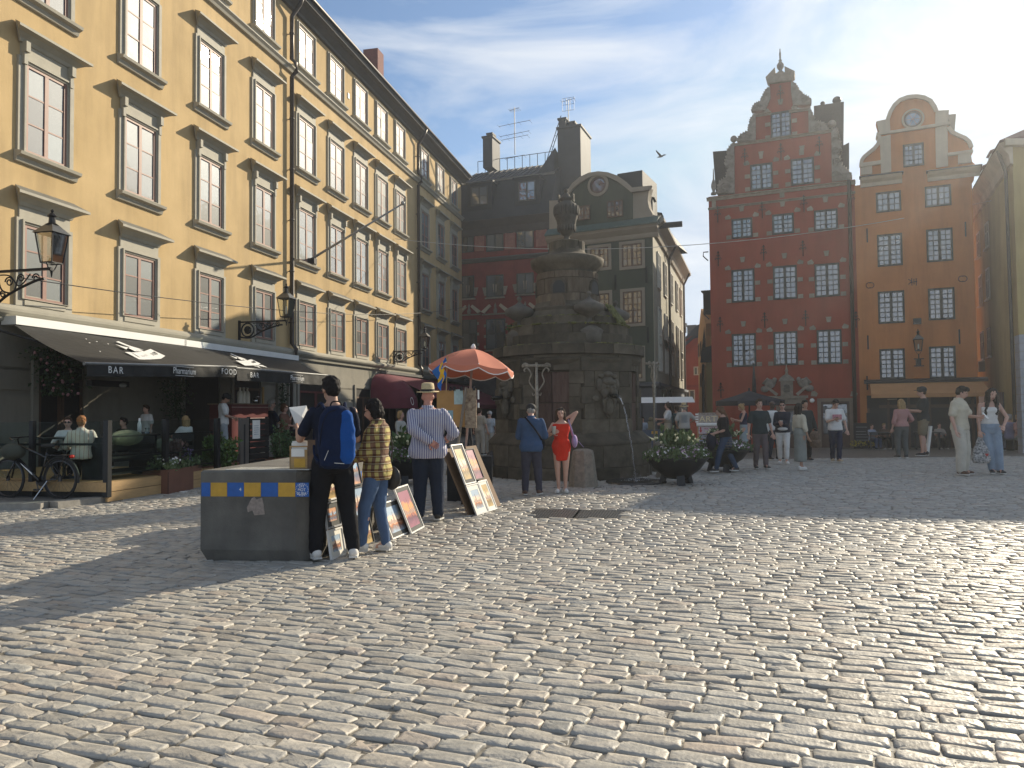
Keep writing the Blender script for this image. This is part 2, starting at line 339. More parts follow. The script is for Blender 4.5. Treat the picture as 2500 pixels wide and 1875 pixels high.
def setts():
    specs = []; v = -12.0; pw = [(p.x, p.y) for p in (KA+Vector((-9, 1, 0)), KA, KB, KC, KD, KD+Vector((-20, 0, 0)), Vector((-40, 14, 0)))]
    gp = [(p.x, p.y) for p in grate_c]; cen = (sum(p[0] for p in gp)/4, sum(p[1] for p in gp)/4); gp = [(cen[0]+(p[0]-cen[0])*1.02, cen[1]+(p[1]-cen[1])*1.12) for p in gp]
    k = 0
    while v < 30:
        h = random.uniform(.095, .125); u = -28+random.random()*.2
        while u < 28:
            w = random.choice((.15, .18, .2, .22, .22, .24, .26, .3))*random.uniform(.93, 1.07)
            uc, vc = u+w/2, v+h/2+.05*math.sin(u*.3+v*.12)+.008*math.sin(u*1.3+v)
            x, y = uc*CA-vc*SA, uc*SA+vc*CA
            if 2.35 < y < 24 and abs(x) < y*.70+1.7 and not in_poly((x, y), pw) and not in_poly((x, y), gp): specs.append((x, y, w, h))
            u += w
        v += h
    return specs
sp = setts()
def sett_mesh(specs, seg, rings, individual=False):
    """rounded worn setts, each with its own outline, tilt and tint"""
    n = len(specs); A = np.array(specs); a = np.linspace(0, 2*np.pi, seg, endpoint=False)+.12
    ex = .24; cx = np.sign(np.cos(a))*np.abs(np.cos(a))**ex; cy = np.sign(np.sin(a))*np.abs(np.sin(a))**ex
    jit = 1+rng.normal(0, .04, (n, seg)); W2 = (A[:, 2]/2-.004)[:, None]; H2 = (A[:, 3]/2-.0048)[:, None]
    tilt = rng.normal(0, .016, (n, 2)); hz = rng.normal(0, .0026, n)
    rs, zs = rings; V = np.zeros((n, len(rs)*seg+1, 3))
    for i, (r, z) in enumerate(zip(rs, zs)):
        j = jit if i < len(rs)-1 else 1+(jit-1)*1.6
        lx = cx[None]*W2*np.where(r < 1, 1-(1-r)*.055/np.maximum(W2, .05), 1)*j; ly = cy[None]*H2*r*j
        zz = z+hz[:, None]+(lx*tilt[:, :1]+ly*tilt[:, 1:])*(2.2 if z > -.02 else 0)+(rng.normal(0, .0022, (n, seg)) if z > -.02 else 0)
        V[:, i*seg:(i+1)*seg, 0] = lx*CA-ly*SA; V[:, i*seg:(i+1)*seg, 1] = lx*SA+ly*CA; V[:, i*seg:(i+1)*seg, 2] = zz
    V[:, -1, 2] = zs[-1]+hz+.0025+rng.normal(0, .002, n)
    F = []
    for i in range(len(rs)-1):
        for j in range(seg): F += [(i*seg+j, i*seg+(j+1)%seg, (i+1)*seg+(j+1)%seg), (i*seg+j, (i+1)*seg+(j+1)%seg, (i+1)*seg+j)]
    b = (len(rs)-1)*seg
    for j in range(seg): F.append((b+j, b+(j+1)%seg, b+seg))
    F = np.array(F); nv = V.shape[1]
    g = rng.normal(1, .085, n); wr = rng.normal(0, .018, n); pink = (rng.random(n) < .07)*.07
    T = np.stack([g+wr+pink, g, g-wr-pink*.5, np.ones(n)], 1).clip(.45, 1.5)
    return V, F, T
def np_mesh(name, V, F, T, mt):
    n, nv = V.shape[:2]; me = bpy.data.meshes.new(name); me.vertices.add(n*nv); me.vertices.foreach_set('co', V.reshape(-1))
    nf = n*len(F); me.loops.add(nf*3); me.polygons.add(nf)
    idx = (F[None]+(np.arange(n)*nv)[:, None, None]).reshape(-1); me.loops.foreach_set('vertex_index', idx)
    me.polygons.foreach_set('loop_start', np.arange(nf)*3); me.polygons.foreach_set('use_smooth', np.ones(nf, bool))
    ca = me.color_attributes.new('tint', 'FLOAT_COLOR', 'POINT'); ca.data.foreach_set('color', np.repeat(T, nv, 0).reshape(-1))
    me.materials.append(mt); me.update(); me.validate(); return me
sp.sort(key=lambda q: q[1]+(1.5 if abs(q[0]) > q[1]*.69+.1 or q[1] < 2.95 else 0)+abs(q[0])*.05)
near, mid, far, last = sp[:300], [q for q in sp[300:] if q[1] <= 8.5], [q for q in sp[300:] if 8.5 < q[1] <= 16], [q for q in sp[300:] if q[1] > 16]
RG = ((1.0, 1.0, .94, .6), (-.03, -.0035, .003, .0045))
V, F_, T = sett_mesh(near, 16, RG)
for i, q in enumerate(near): ob('cobblestone', np_mesh('cobblestone', V[i:i+1], F_, T[i:i+1], cobm), ground, loc=(q[0], q[1], 0))
for nm, L, sg, rg in (('mid', mid, 14, RG), ('far', far, 8, ((1.0, .98, .7), (-.045, -.004, .005))), ('last', last, 6, ((1.0, .8), (-.02, .004)))):
    V, F_, T = sett_mesh(L, sg, rg); V[:, :, :2] += np.array(L)[:, None, :2]; V[:, :, 2] -= .025*np.maximum(0, V[:, :, 1]-20)
    tag(ob('cobblestones', np_mesh('cobblestones', V, F_, T, cobm), ground), kind='stuff')
gr = MB()
for _ in range(5200):
    y = 2.5+4.2*random.random()**1.3; x = random.uniform(-1, 1)*(y*.7+.4); r = random.uniform(.0015, .0045); gr.add([(x-r, y-r, -.007), (x+r, y-r*.6, -.0065), (x, y+r, -.006), (x, y, -.006+r*1.3)], [(0, 1, 3), (1, 2, 3), (2, 0, 3)])
tag(gr.build('grit', mat('pale_grit', (.30, .26, .2), .9, .5, 90, 0), ground), kind='stuff')
# drain cover in the paving
dr = thing('drain_cover', 'wide dark metal drain grid let into the cobbles in front of the fountain', 'drain cover', (0, 0, 0))
for a, b in ((0, .5), (.5, 1)):
    q = [grate_c[0].lerp(grate_c[1], a), grate_c[0].lerp(grate_c[1], b), grate_c[3].lerp(grate_c[2], b), grate_c[3].lerp(grate_c[2], a)]
    mb = MB(); nx, ny = 16, 12
    for i in range(nx+1):
        p, r = q[0].lerp(q[1], i/nx), q[3].lerp(q[2], i/nx); e = (q[1]-q[0]).normalized()*.012
        mb.hexa([p-e+Vector((0,0,-.02)), p+e+Vector((0,0,-.02)), r+e+Vector((0,0,-.02)), r-e+Vector((0,0,-.02))], [p-e, p+e, r+e, r-e])
    for i in range(ny+1):
        p, r = q[0].lerp(q[3], i/ny), q[1].lerp(q[2], i/ny); e = (q[3]-q[0]).normalized()*.02
        mb.hexa([p-e+Vector((0,0,-.02)), r-e+Vector((0,0,-.02)), r+e+Vector((0,0,-.02)), p+e+Vector((0,0,-.02))], [v+Vector((0,0,-.002)) for v in (p-e, r-e, r+e, p+e)])
    mb.build('grid_panel', mat('worn_steel', (.11, .11, .11), .4, .2, 10, .1, metal=.7), dr)
# pavement and kerbstones
kerbm = mat('kerb_granite', (.27, .25, .215), .75, .18, 9, .4, 60)
pave = tag(MB().plan([(p.x, p.y) for p in (KA+Vector((-12, 1.5, 0)), KA, KB, KC, KD, KD+Vector((-16, 3, 0)), Vector((-40, 16, 0)))], -.6, .085).build('pavement', mat('pavement_slab', (.15, .14, .125), .8, .2, 3, .4, 30)), kind='structure')
def kerb(a, b, L):
    d = (b-a); n = max(1, round(d.length/L)); d = d/n; u = d.normalized(); w = Vector((u.y, -u.x, 0))*.24
    for i in range(n):
        p, q = a+d*i+u*.006, a+d*(i+1)-u*.006; z = random.uniform(.095, .11)
        V0 = [Vector((v.x, v.y, gz(v.y)-.2)) for v in (p-w*.2, p+w, q+w, q-w*.2)]; V1 = [Vector((v.x, v.y, gz(v.y)+z)) for v in (p-w*.2, p+w*.92, q+w*.92, q-w*.2)]
        MB().hexa(V0, V1).build('kerb_stone', kerbm, pave)
kerb(KA, KB, 1.1); kerb(KB, KC, 1.1); kerb(KC, KC+YF.d*30, 1.3)
# ================================================================ the long ochre building on the left
YB = bld('ochre_building', 'long four-storey ochre plastered building with grey window surrounds along the left side', YF)
def ysx(px):
    px -= 9*min(1, max(0, (1020-px)/300)); return (28010/(1658-px)-21.3)/YF.d.y
Y0, Y1 = ysx(-700), ysx(1130); YTOP = 17.95
MB().box(Y0, Y1, 0, 12, 3.95, YTOP).build('wall', ochre, YB)
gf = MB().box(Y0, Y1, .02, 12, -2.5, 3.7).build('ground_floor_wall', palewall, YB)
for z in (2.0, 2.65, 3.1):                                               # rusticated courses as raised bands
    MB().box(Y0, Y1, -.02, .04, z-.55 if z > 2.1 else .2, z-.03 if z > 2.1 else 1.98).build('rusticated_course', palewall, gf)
mould = [(0, 3.62), (-.08, 3.64), (-.1, 3.72), (-.2, 3.8), (-.24, 3.86), (-.24, 3.92), (-.06, 4.03), (0, 4.04)]
MB().profile([(y-.01, z) for y, z in mould], Y0, Y1).build('moulding', greyplaster, YB)
MB().profile([(.02, 14.92), (-.1, 14.94), (-.14, 15.02), (-.22, 15.1), (-.22, 15.14), (.02, 15.22)], Y0, Y1).build('string_course', trim, YB)
MB().profile([(.02, 17.5), (-.12, 17.52), (-.16, 17.62), (-.4, 17.8), (-.62, 17.84), (-.66, 18.0), (-.66, 18.08), (.02, 18.3)], Y0, Y1+.1).build('eaves_cornice', mat('dark_cornice', (.085, .08, .07), .7, .1, 4, .1), YB)
roof = MB().profile([(-.68, 18.06), (-.72, 18.14), (4.5, 22.2), (12, 22.2), (12, 18)], Y0, Y1+.12).build('roof', tiles, YB)
MB().tube([(Y0, -.74, 18.05), (Y1+.1, -.74, 18.05)], .07).build('gutter', pipe_m, YB)
a = YF.sz(930, 175)[0]; MB().box(a+4.2, a+5.1, 1.9, 2.8, 19, 22.6).build('chimney', mat('red_brick_chimney', (.16, .05, .035), .85, .3, 12, .3), roof)
HOOD = {}
def hood(parent, w, depth, kind):
    k = (round(w, 1), kind)
    if k not in HOOD:
        mb = MB(); W = k[0]
        prof = [(0, 0), (-.05, .0), (-.09, .08), (-.2, .17), (-depth, .2), (-depth, .26), (-depth+.02, .27), (0, .46)]
        n = len(prof); e = [0, .02, .05, .2, .3, .3, .28, .1]
        vs = [(-W/2+.3-e[i], y, z) for i, (y, z) in enumerate(prof)]+[(W/2-.3+e[i], y, z) for i, (y, z) in enumerate(prof)]
        fs = [(i, n+i, n+(i+1) % n, (i+1) % n) for i in range(n)]; mb.add(vs, fs+[tuple(range(n)), tuple(range(2*n-1, n-1, -1))], 0)
        mb.m = [1 if i in (6,) else 0 for i in range(len(mb.f))]
        if kind == 2:
            for sx in (-1, 1):
                mb.box(sx*(W/2-.42)-.06, sx*(W/2-.42)+.06, -.16, 0, -.22, .02); mb.box(sx*(W/2-.42)-.05, sx*(W/2-.42)+.05, -.1, 0, -.5, -.22)
        HOOD[k] = mb.mesh('hood', [trim, hoodtop])
    return HOOD[k]
SUR = {}
def surround(w, h, top, bot, t=.22):
    k = (round(w, 2), round(h, 2), top, bot)
    if k not in SUR:
        mb = MB(); mb.rect_frame(-t, w+t, -bot, h+.12, t-.09, -.05, .02, tb=bot-.01 if bot > .05 else .02)
        mb.rect_frame(-.09, w+.09, -.0, h+.09, .045, -.1, .02, tb=.012); mb.rect_frame(-.045, w+.045, -.0, h+.045, .045, -.06, .02, tb=.012)
        mb.box(-.14, w+.14, -.04, .02, h+.12, h+.12+top)
        if bot > .05: mb.box(-.0, w, -.075, .0, -.14, -.02)
        SUR[k] = mb.mesh('surround', trim)
    return SUR[k]
SILLM = {}
def sill(w):
    k = round(w, 1)
    if k not in SILLM: SILLM[k] = MB().profile([(0, -.26), (-.06, -.24), (-.1, -.14), (-.2, -.1), (-.22, -.03), (0, .02)], -.28, w+.28).mesh('sill', trim)
    return SILLM[k]
cols = [(-225, 1.25), (110, 1.22), (343.6, 1.25), (518, 1.22), (650, 1.22), (754, 1.3), (826, 1.3), (885, 1.3), (935, 1.3), (979, 1.3), (1038, 1.3), (1077, 1.3), (1110, 1.3)]
floors = [(4.2, 5.95, 1), (7.62, 9.72, 2), (11.35, 13.45, 3), (15.5, 17.2, 4)]
for ci, (px, w) in enumerate(cols):
    sc = ysx(px)
    for z0, z1, k in floors:
        if ci < 2 and k == 4: continue
        wo_, x0, ww, zz, hh = window(YB, YF, sc-w/2, sc+w/2, z0, z1, 2, 3, sashred, glass_y, out=.012, fr=.075, mull=.11, dep=.035)
        if k == 4:
            ob('surround', surround(ww, hh, .0, .02, .16), wo_)
        else:
            ob('surround', surround(ww, hh, .34 if k == 2 else .3, .28 if k == 1 else .02), wo_)
            ob('hood', hood(wo_, ww+(1.02 if k == 2 else .85), .34, k), wo_, loc=(ww/2, -.02, hh+(.44 if k == 2 else .4)))
        if k > 1: ob('sill', sill(ww), wo_, loc=(0, 0, -.02))
        if k == 1 and ci in (1, 2, 3, 4): MB().box(.1, ww-.1, -.01, 0, .08, .1).build('inner_sill', trim, wo_)
for px in (712, 1018):
    s = ysx(px); pb = MB(); pb.tube([(s, -.68, 17.98), (s+.05, -.5, 17.6), (s, -.16, 17.1), (s, -.16, 15.4), (s, -.36, 15.2), (s, -.36, 14.9), (s, -.16, 14.7), (s, -.16, 4.2), (s, -.34, 3.98), (s, -.34, 3.6), (s, -.12, 3.4), (s, -.12, -.6)], .085, 10)
    for z in (5, 7, 9, 11, 13, 16.4): pb.tube([(s, -.16, z), (s, 0, z+.02)], .02, 5); pb.lathe([(.1, 0), (.1, .06)], (s, -.16, z), 10)
    pb.build('drainpipe', pipe_m, YB, smooth=True)
s = YF.sz(850, 205)[0]; MB().box(s-.09, s+.09, -.03, .02, 16.1, 16.35).build('vent', iron, YB)
# ground floor openings
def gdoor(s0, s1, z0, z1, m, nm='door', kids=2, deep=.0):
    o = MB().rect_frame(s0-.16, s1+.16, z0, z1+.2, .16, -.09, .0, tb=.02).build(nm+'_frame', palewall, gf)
    MB().box(s0, s1, -.03, .01, z0, z1).build('painted_opening', mat('painted_dark_recess', (.012, .011, .01), .5, .3, 3, 0), o)  # near-black panel: the room's darkness is painted, no recess behind it
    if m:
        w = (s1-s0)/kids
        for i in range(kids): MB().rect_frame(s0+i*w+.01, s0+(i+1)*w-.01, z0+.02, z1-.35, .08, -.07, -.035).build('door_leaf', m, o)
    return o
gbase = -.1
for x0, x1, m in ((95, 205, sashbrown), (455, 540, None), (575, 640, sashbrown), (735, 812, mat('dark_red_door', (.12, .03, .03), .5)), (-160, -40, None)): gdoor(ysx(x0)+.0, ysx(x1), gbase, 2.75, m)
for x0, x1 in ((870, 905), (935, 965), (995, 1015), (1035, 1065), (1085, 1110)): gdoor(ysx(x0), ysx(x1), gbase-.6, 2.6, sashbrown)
for k, px in enumerate((690, 716)):                                       # pale banded pilasters by the red door
    s = ysx(px)
    for z in range(7): MB().box(s-.28, s+.28, -.12, 0, .1+z*.42, .49+z*.42).build('pilaster_block', palewall, gf)
MB().tube([YF.d*0+Vector((YF.sz(754, 631)[0], -.05, 7.8)), Vector((YF.sz(754, 631)[0], -4.1, 9.85))], [.055, .035], 8).ball((YF.sz(754, 631)[0], -4.1, 9.87), .09, 8, 6).build('flagpole', mat('grey_pole', (.3, .29, .27), .5), YB, smooth=True)
MB().box(YF.sz(754,631)[0]-.12, YF.sz(754,631)[0]+.12, -.3, 0, 7.62, 7.85).build('flagpole_bracket', iron, YB)

# ================================================================ dark red house at the far end
DF = Fac(1119, 54.2, -3600)
DB = bld('dark_red_house', 'dark red rendered house with black metal mansard roof behind the fountain', DF)
d0, d1 = DF.sz(1105, 700)[0], DF.sz(1343, 700)[0]
zc = DF.sz(1230, 540)[1]; zt = DF.sz(1230, 628)[1]
MB().box(d0, d1, 0, 9, -3, zc).build('wall', darkredp, DB)
MB().box(d0, d1, -.06, .0, -3, DF.sz(1230, 862)[1]).build('ground_floor_wall', mat('dark_grey_stone', (.09, .085, .08), .85, .2, 2, .3), DB)
MB().profile([(0, zt-.25), (-.16, zt-.2), (-.25, zt-.05), (-.25, zt), (0, zt+.1)], d0, d1).build('string_course', mat('dark_cornice', ()), DB)
MB().profile([(0, zc-.9), (-.12, zc-.85), (-.2, zc-.4), (-.45, zc-.1), (-.6, zc+.1), (0, zc+.3)], d0, d1+.2).build('cornice', mat('brown_cornice', (.06, .045, .035), .8), DB)
zm = DF.sz(1230, 425)[1]; zr = DF.sz(1200, 372)[1]
MB().add([(d0, -.5, zc+.1), (d1+.2, -.5, zc+.1), (d1+.2, 1.1, zm), (d0, 1.1, zm)], [(0, 1, 2, 3)]).add([(d0, 1.0, zm), (d1, 1.0, zm), (d1, 4.6, zr+.2), (d0, 4.6, zr+.2)], [(0, 1, 2, 3)]).box(d0, d1+.1, 4.6, 9, zc, zr+.2).add([(d1+.2, -.5, zc+.1), (d1+.2, 5, zc), (d1+.1, 4.6, zr+.2), (d1+.2, 1.1, zm)], [(0, 1, 2, 3)]).build('roof', roofm, DB)
MB().profile([(.95, zm-.12), (.9, zm+.02), (1.1, zm+.06)], d0, d1+.1).build('roof_edge', hoodtop, DB)
n = 16
for i in range(n+1):
    s = d0+(d1-d0)*i/n
    MB().add([(s-.02, 1.0, zm+.06), (s+.02, 1.0, zm+.06), (s+.02, 4.6, zr+.26), (s-.02, 4.6, zr+.26), (s-.02, 1.0, zm), (s+.02, 1.0, zm), (s+.02, 4.6, zr+.2), (s-.02, 4.6, zr+.2)], [(0,1,2,3), (0,3,7,4), (1,5,6,2), (0,4,5,1)]).build('roof_seam', roofm, DB)
for x0, x1, y0, y1 in ((1152, 1193, 457, 502), (1267, 1309, 444, 491)):
    s0, s1 = DF.sz(x0, 470)[0], DF.sz(x1, 470)[0]; z1, z0 = DF.sz((x0+x1)/2, y0)[1], DF.sz((x0+x1)/2, y1)[1]
    dm = MB().box(s0-.3, s1+.3, -.1, 1.6, z0-.35, z1+.25).profile([(-.2, z1+.25), (-.2, z1+.35), (1.8, z1+.7), (1.8, z1+.25)], s0-.4, s1+.4).build('dormer', roofm, DB)
    dm2 = window(DB, DF, s0, s1, z0, z1, 2, 2, sashdark, glass_d, out=.14)
pinkp = mat('pink_painted_panel', (.3, .12, .085), .85, .2, 4, .2)
for x0, x1, y0, y1 in ((1129, 1157, 569, 616), (1188, 1229, 564, 613), (1262, 1303, 558, 606)): winpx(DB, DF, x0, x1, y0, y1, 2, 1, sashdark, glass_d)
for x0, x1, y0, y1 in ((1160, 1182, 567, 614), (1233, 1258, 562, 610), (1309, 1335, 555, 603)):
    s0, s1 = DF.sz(x0, 590)[0], DF.sz(x1, 590)[0]; z1, z0 = DF.sz(x0, y0)[1], DF.sz(x0, y1)[1]
    p_ = MB().rect_frame(s0, s1, z0, z1, .12, -.06, 0).box(s0+.12, s1-.12, -.03, 0, z0+.12, z1-.12).rect_frame(s0+.25, s1-.25, z0+.3, z1-.3, .06, -.05, 0).build('painted_panel', pinkp, DB)
for x0, x1, y0, y1, kp in ((1129, 1158, 674, 728, 1), (1188, 1230, 672, 725, 1), (1262, 1303.5, 667, 717.5, 1), (1129, 1165, 781, 849, 2), (1188, 1234, 779, 853, 2), (1262, 1306, 776, 850, 2)):
    o, xa, w, za, h = winpx(DB, DF, x0, x1, y0, y1, 2, 1 if kp == 1 else 2, sashdark, glass_d)
    MB().box(-.1, w+.1, -.12, 0, -.12, -.02).build('sill', sand, o)
    if kp == 1:
        for q, (dx, dz, rot) in enumerate(((-.05, .42, .35), (w/2, .62, 0), (w+.05, .42, -.35))):
            MB().prism([(dx-.16-rot*.3, dz+.3), (dx+.16-rot*.3, dz+.3+0), (dx+.1, dz-.3), (dx-.1, dz-.3)], -.05, 0).build('keystone', sand, o)
    else:
        for sx in (0, 1):
            g = lambda u: u if not sx else w-u
            MB().prism([(g(-.35), h+.55), (g(.3), h+1.05), (g(.42), h+.9), (g(-.1), h+.42)], -.16, 0).build('broken_pediment', cream, o)
        MB().box(-.3, w+.3, -.1, 0, h+.3, h+.4).build('lintel', sand, o)
        MB().lathe([(.12, 0), (.16, .2), (.06, .4), (.1, .5), (.0, .75)], (w/2, -.06, h+.42), 8, sy=.5).build('finial', orn, o)
        for zz_ in (.1, .85, 1.6):
            for sx in (-.16, w+.03): MB().box(sx, sx+.13, -.05, 0, zz_, zz_+.2).build('quoin', sand, o)
# chimneys, railing, aerials on the dark red house
def chim(F, x0, x1, yt, yb, y0, y1, parent, m=roofm, nm='chimney', top=.12):
    s0, s1 = F.sz(x0, (yt+yb)/2, -y0)[0], F.sz(x1, (yt+yb)/2, -y0)[0]; z1, z0 = F.sz(x0, yt, -y0)[1], F.sz(x0, yb, -y0)[1]
    return MB().box(s0, s1, y0, y1, z0, z1).box(s0-.08, s1+.08, y0-.08, y1+.08, z1-.02, z1+top).build(nm, m, parent), s0, s1, z1
bigc = chim(DF, 1362, 1418, 315, 480, 2.4, 5.2, DB)
chim(DF, 1364, 1381, 293, 318, 2.6, 3.3, DB, nm='flue'); chim(DF, 1385, 1402, 302, 318, 2.6, 3.3, DB, nm='flue')
chim(DF, 1179, 1202, 337, 410, 4.2, 5.8, DB); chim(DF, 1190, 1201, 329, 340, 4.6, 5.2, DB, nm='flue')
MB().add([(d1-1.3, -.3, zc+.1), (d1+.15, -.3, zc+.1), (bigc[1]-.2, 2.4, zr+.6), (d1-1.3, 1.1, zm), (bigc[1]-.2, 4.5, zr), (d1+.15, 4.5, zc)], [(0, 1, 2, 3), (1, 5, 4, 2)]).build('roof_flank', roofm, DB)
rb = MB(); zz = zr+.2
for i in range(11):
    s = d0+(d1-d0-1.2)*i/10; rb.tube([(s, 4.8, zz), (s, 4.8, zz+1.0)], .025, 5)
rb.tube([(d0, 4.8, zz+1.0), (d1-1.2, 4.8, zz+1.0)], .025, 5); rb.build('roof_railing', iron, DB)
rl = MB(); b0, b1 = Vector((bigc[1]-1.4, 4.0, zr+.2)), Vector((bigc[1]-.05, 3.5, zr+3.3))
for o_ in (0, .4): rl.tube([b0+Vector((0, o_, 0)), b1+Vector((0, o_, 0))], .03, 5)
for i in range(9): p = b0.lerp(b1, i/8.5); rl.tube([p, p+Vector((0, .4, 0))], .02, 4)
rl.build('roof_ladder', iron, DB)
def aerial(px, yb, yt, arms, label, F=DF, y=4.4):
    s, zb = F.sz(px, yb, -y); z1 = F.sz(px, yt, -y)[1]; t = thing('tv_aerial', label, 'aerial', F.w(s, -y, zb), F.rz, 'aerials on the black roof')
    MB().tube([(0, 0, -.3), (0, 0, z1-zb)], .03, 6).build('mast', iron, t)
    for dz, L, nrod in arms:
        mb = MB(); mb.tube([(-L/2, 0, z1-zb-dz), (L/2, 0, z1-zb-dz+.12)], .018, 5)
        for i in range(nrod): x = -L/2+L*i/max(1, nrod-1); mb.tube([(x, -.35, z1-zb-dz), (x, .35, z1-zb-dz)], .01, 4); 
        mb.build('antenna_arm', iron, t)
    return t
aerial(1257, 368, 262, [(.2, .8, 9), (1.3, 2.6, 4), (2.1, 2.4, 5), (2.4, 2.2, 5), (3.9, 1.6, 4)], 'tall rooftop aerial with several crossed rod arrays between the two chimneys')
t = aerial(1388, 305, 243, [(.1, 1.0, 6)], 'short aerial with a square grid reflector on top of the big black chimney', y=3)
MB().rect_frame(-.45, .45, 1.05, 2.0, .02, -.01, .01).box(-.45, .45, -.01, .01, 1.5, 1.52).box(-.15, -.13, -.01, .01, 1.05, 2).box(.13, .15, -.01, .01, 1.05, 2).build('grid_reflector', iron, t)

# ================================================================ dark green house
EF = Fac(1343, 40.5, -2500)
EB = bld('dark_green_house', 'dark green rendered house with a round cream-edged gable right behind the fountain', EF)
e0, e1 = 0, EF.sz(1596, 800)[0]; zg = EF.sz(1470, 553)[1]
gab = lambda pts, out=0: pxpoly(EF, pts, 3.456, 1080, 220, out)
SF = Fac(1597, EF.w(e1, 0, 0).y, 1845)                                   # its side wall along the alley
sd1 = SF.sz(1668, 900)[0]
eo = EF.w(e1, 0, 0); el = lambda s, o: None
rot = SF.rz-EF.rz; far = Vector((e1+sd1*math.cos(rot), sd1*math.sin(rot), 0))
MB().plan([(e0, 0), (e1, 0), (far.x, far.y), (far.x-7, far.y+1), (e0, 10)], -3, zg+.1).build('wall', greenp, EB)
gp_ = gab([(905, 1210), (905, 935), (1000, 930), (1060, 865), (1110, 800), (1170, 750), (1250, 715), (1330, 703), (1410, 712), (1490, 740), (1560, 790), (1610, 835), (1755, 822), (1742, 870), (1735, 930), (1745, 990), (1775, 1045), (1770, 1110)])
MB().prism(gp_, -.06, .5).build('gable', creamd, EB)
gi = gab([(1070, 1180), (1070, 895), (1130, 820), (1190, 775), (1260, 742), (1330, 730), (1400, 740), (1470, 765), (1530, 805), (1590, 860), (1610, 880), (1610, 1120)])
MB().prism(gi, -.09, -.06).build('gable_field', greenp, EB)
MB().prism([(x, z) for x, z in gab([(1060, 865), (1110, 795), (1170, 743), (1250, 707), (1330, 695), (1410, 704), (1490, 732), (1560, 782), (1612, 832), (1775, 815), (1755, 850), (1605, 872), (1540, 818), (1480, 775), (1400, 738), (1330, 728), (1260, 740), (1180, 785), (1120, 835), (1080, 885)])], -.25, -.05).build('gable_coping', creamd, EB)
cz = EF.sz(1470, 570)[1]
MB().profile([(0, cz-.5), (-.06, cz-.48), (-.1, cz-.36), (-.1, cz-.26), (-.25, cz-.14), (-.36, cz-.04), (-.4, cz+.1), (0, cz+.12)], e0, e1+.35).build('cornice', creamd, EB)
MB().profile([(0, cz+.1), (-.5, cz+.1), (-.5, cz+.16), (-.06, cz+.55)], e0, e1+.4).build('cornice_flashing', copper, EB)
MB().add([(.2, .6, zg), (.2, 9, zg), (e1*.45, 9, EF.sz(1470, 425)[1]+1.2), (e1*.45, .6, EF.sz(1470, 425)[1]-.1), (e1-.3, .6, zg), (e1-.3, 9, zg)], [(0, 3, 2, 1), (3, 4, 5, 2), (0, 4, 3), (1, 2, 5)]).build('roof', roofm, EB)
MB().box(e1*.62, e1*.86, 1.2, 4, zg, EF.sz(1530, 412)[1]+.2).build('roof_dormer', roofm, EB)
def roundwin(B, F, px, py, r, ring, m_ring, dy=-.09):
    s, z = F.sz(px, py); o = MB().lathe([(r, -.02), (r+.001, .06), (r-.07, .06), (r-.07, .0)], (0, 0, 0), 28, cap=False).build('window', sashbrown, B); o.location = (s, dy, z); o.rotation_euler = (R(90), 0, 0)
    MB().lathe([(r+.02, -.02), (r+ring, -.02), (r+ring, .08), (r+.02, .1)], (0, 0, 0), 28, cap=False).add([(0,0,0)], []).build('surround', m_ring, o)
    for i in range(6):
        a0, a1 = i*math.pi/3, (i+1)*math.pi/3; rr = r-.08; pts = [(0.02*math.cos((a0+a1)/2), .02*math.sin((a0+a1)/2), .02)]+[(rr*math.cos(a0+.03+(a1-a0-.06)*j/5), rr*math.sin(a0+.03+(a1-a0-.06)*j/5), .02) for j in range(6)]
        MB().add(pts, [tuple(range(7))]).build('pane', glass_d, o)
    return o
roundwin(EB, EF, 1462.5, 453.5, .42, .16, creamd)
for x0, x1, y0, y1 in ((1414, 1443, 504, 538), (1484, 1523, 492, 531)): winpx(EB, EF, x0, x1, y0, y1, 4, 3, sashbrown, glass_d, out=.12, fr=.05, mull=.1)
for x0, x1, y0, y1, rw in ((1442, 1486.5, 605, 654, 3), (1520, 1567.5, 596, 650, 3), (1440, 1489, 717, 768+18, 5), (1522, 1569, 711, 790.5, 5), (1522, 1569, 852, 925, 5), (1352, 1388, 612, 660, 3), (1350, 1388, 722, 800, 5)):
    o, xa, w, za, h = winpx(EB, EF, x0, x1, y0, y1, 4, rw, sashbrown, glass_d, trans=2 if rw == 5 else 0, fr=.06)
    MB().rect_frame(-.15, w+.15, -.15, h+.15, .15, -.05, .02).build('surround', creamd, o)
for px, py in ((1503, 690), (1578, 672), (1582, 818)):
    s, z = EF.sz(px, py); MB().box(s-.04, s+.04, -.05, 0, z-.4, z+.4).build('wall_anchor', iron, EB)
shopm = mat('grey_shopfront', (.075, .078, .085), .6, .1, 3, .1)
zs_ = EF.sz(1590, 947)[1]
MB().box(e0, e1+.12, -.12, 0, -3, zs_).profile([(0, zs_), (-.2, zs_), (-.34, zs_+.1), (-.34, zs_+.22), (0, zs_+.3)], e0, e1+.3).build('shopfront', shopm, EB)
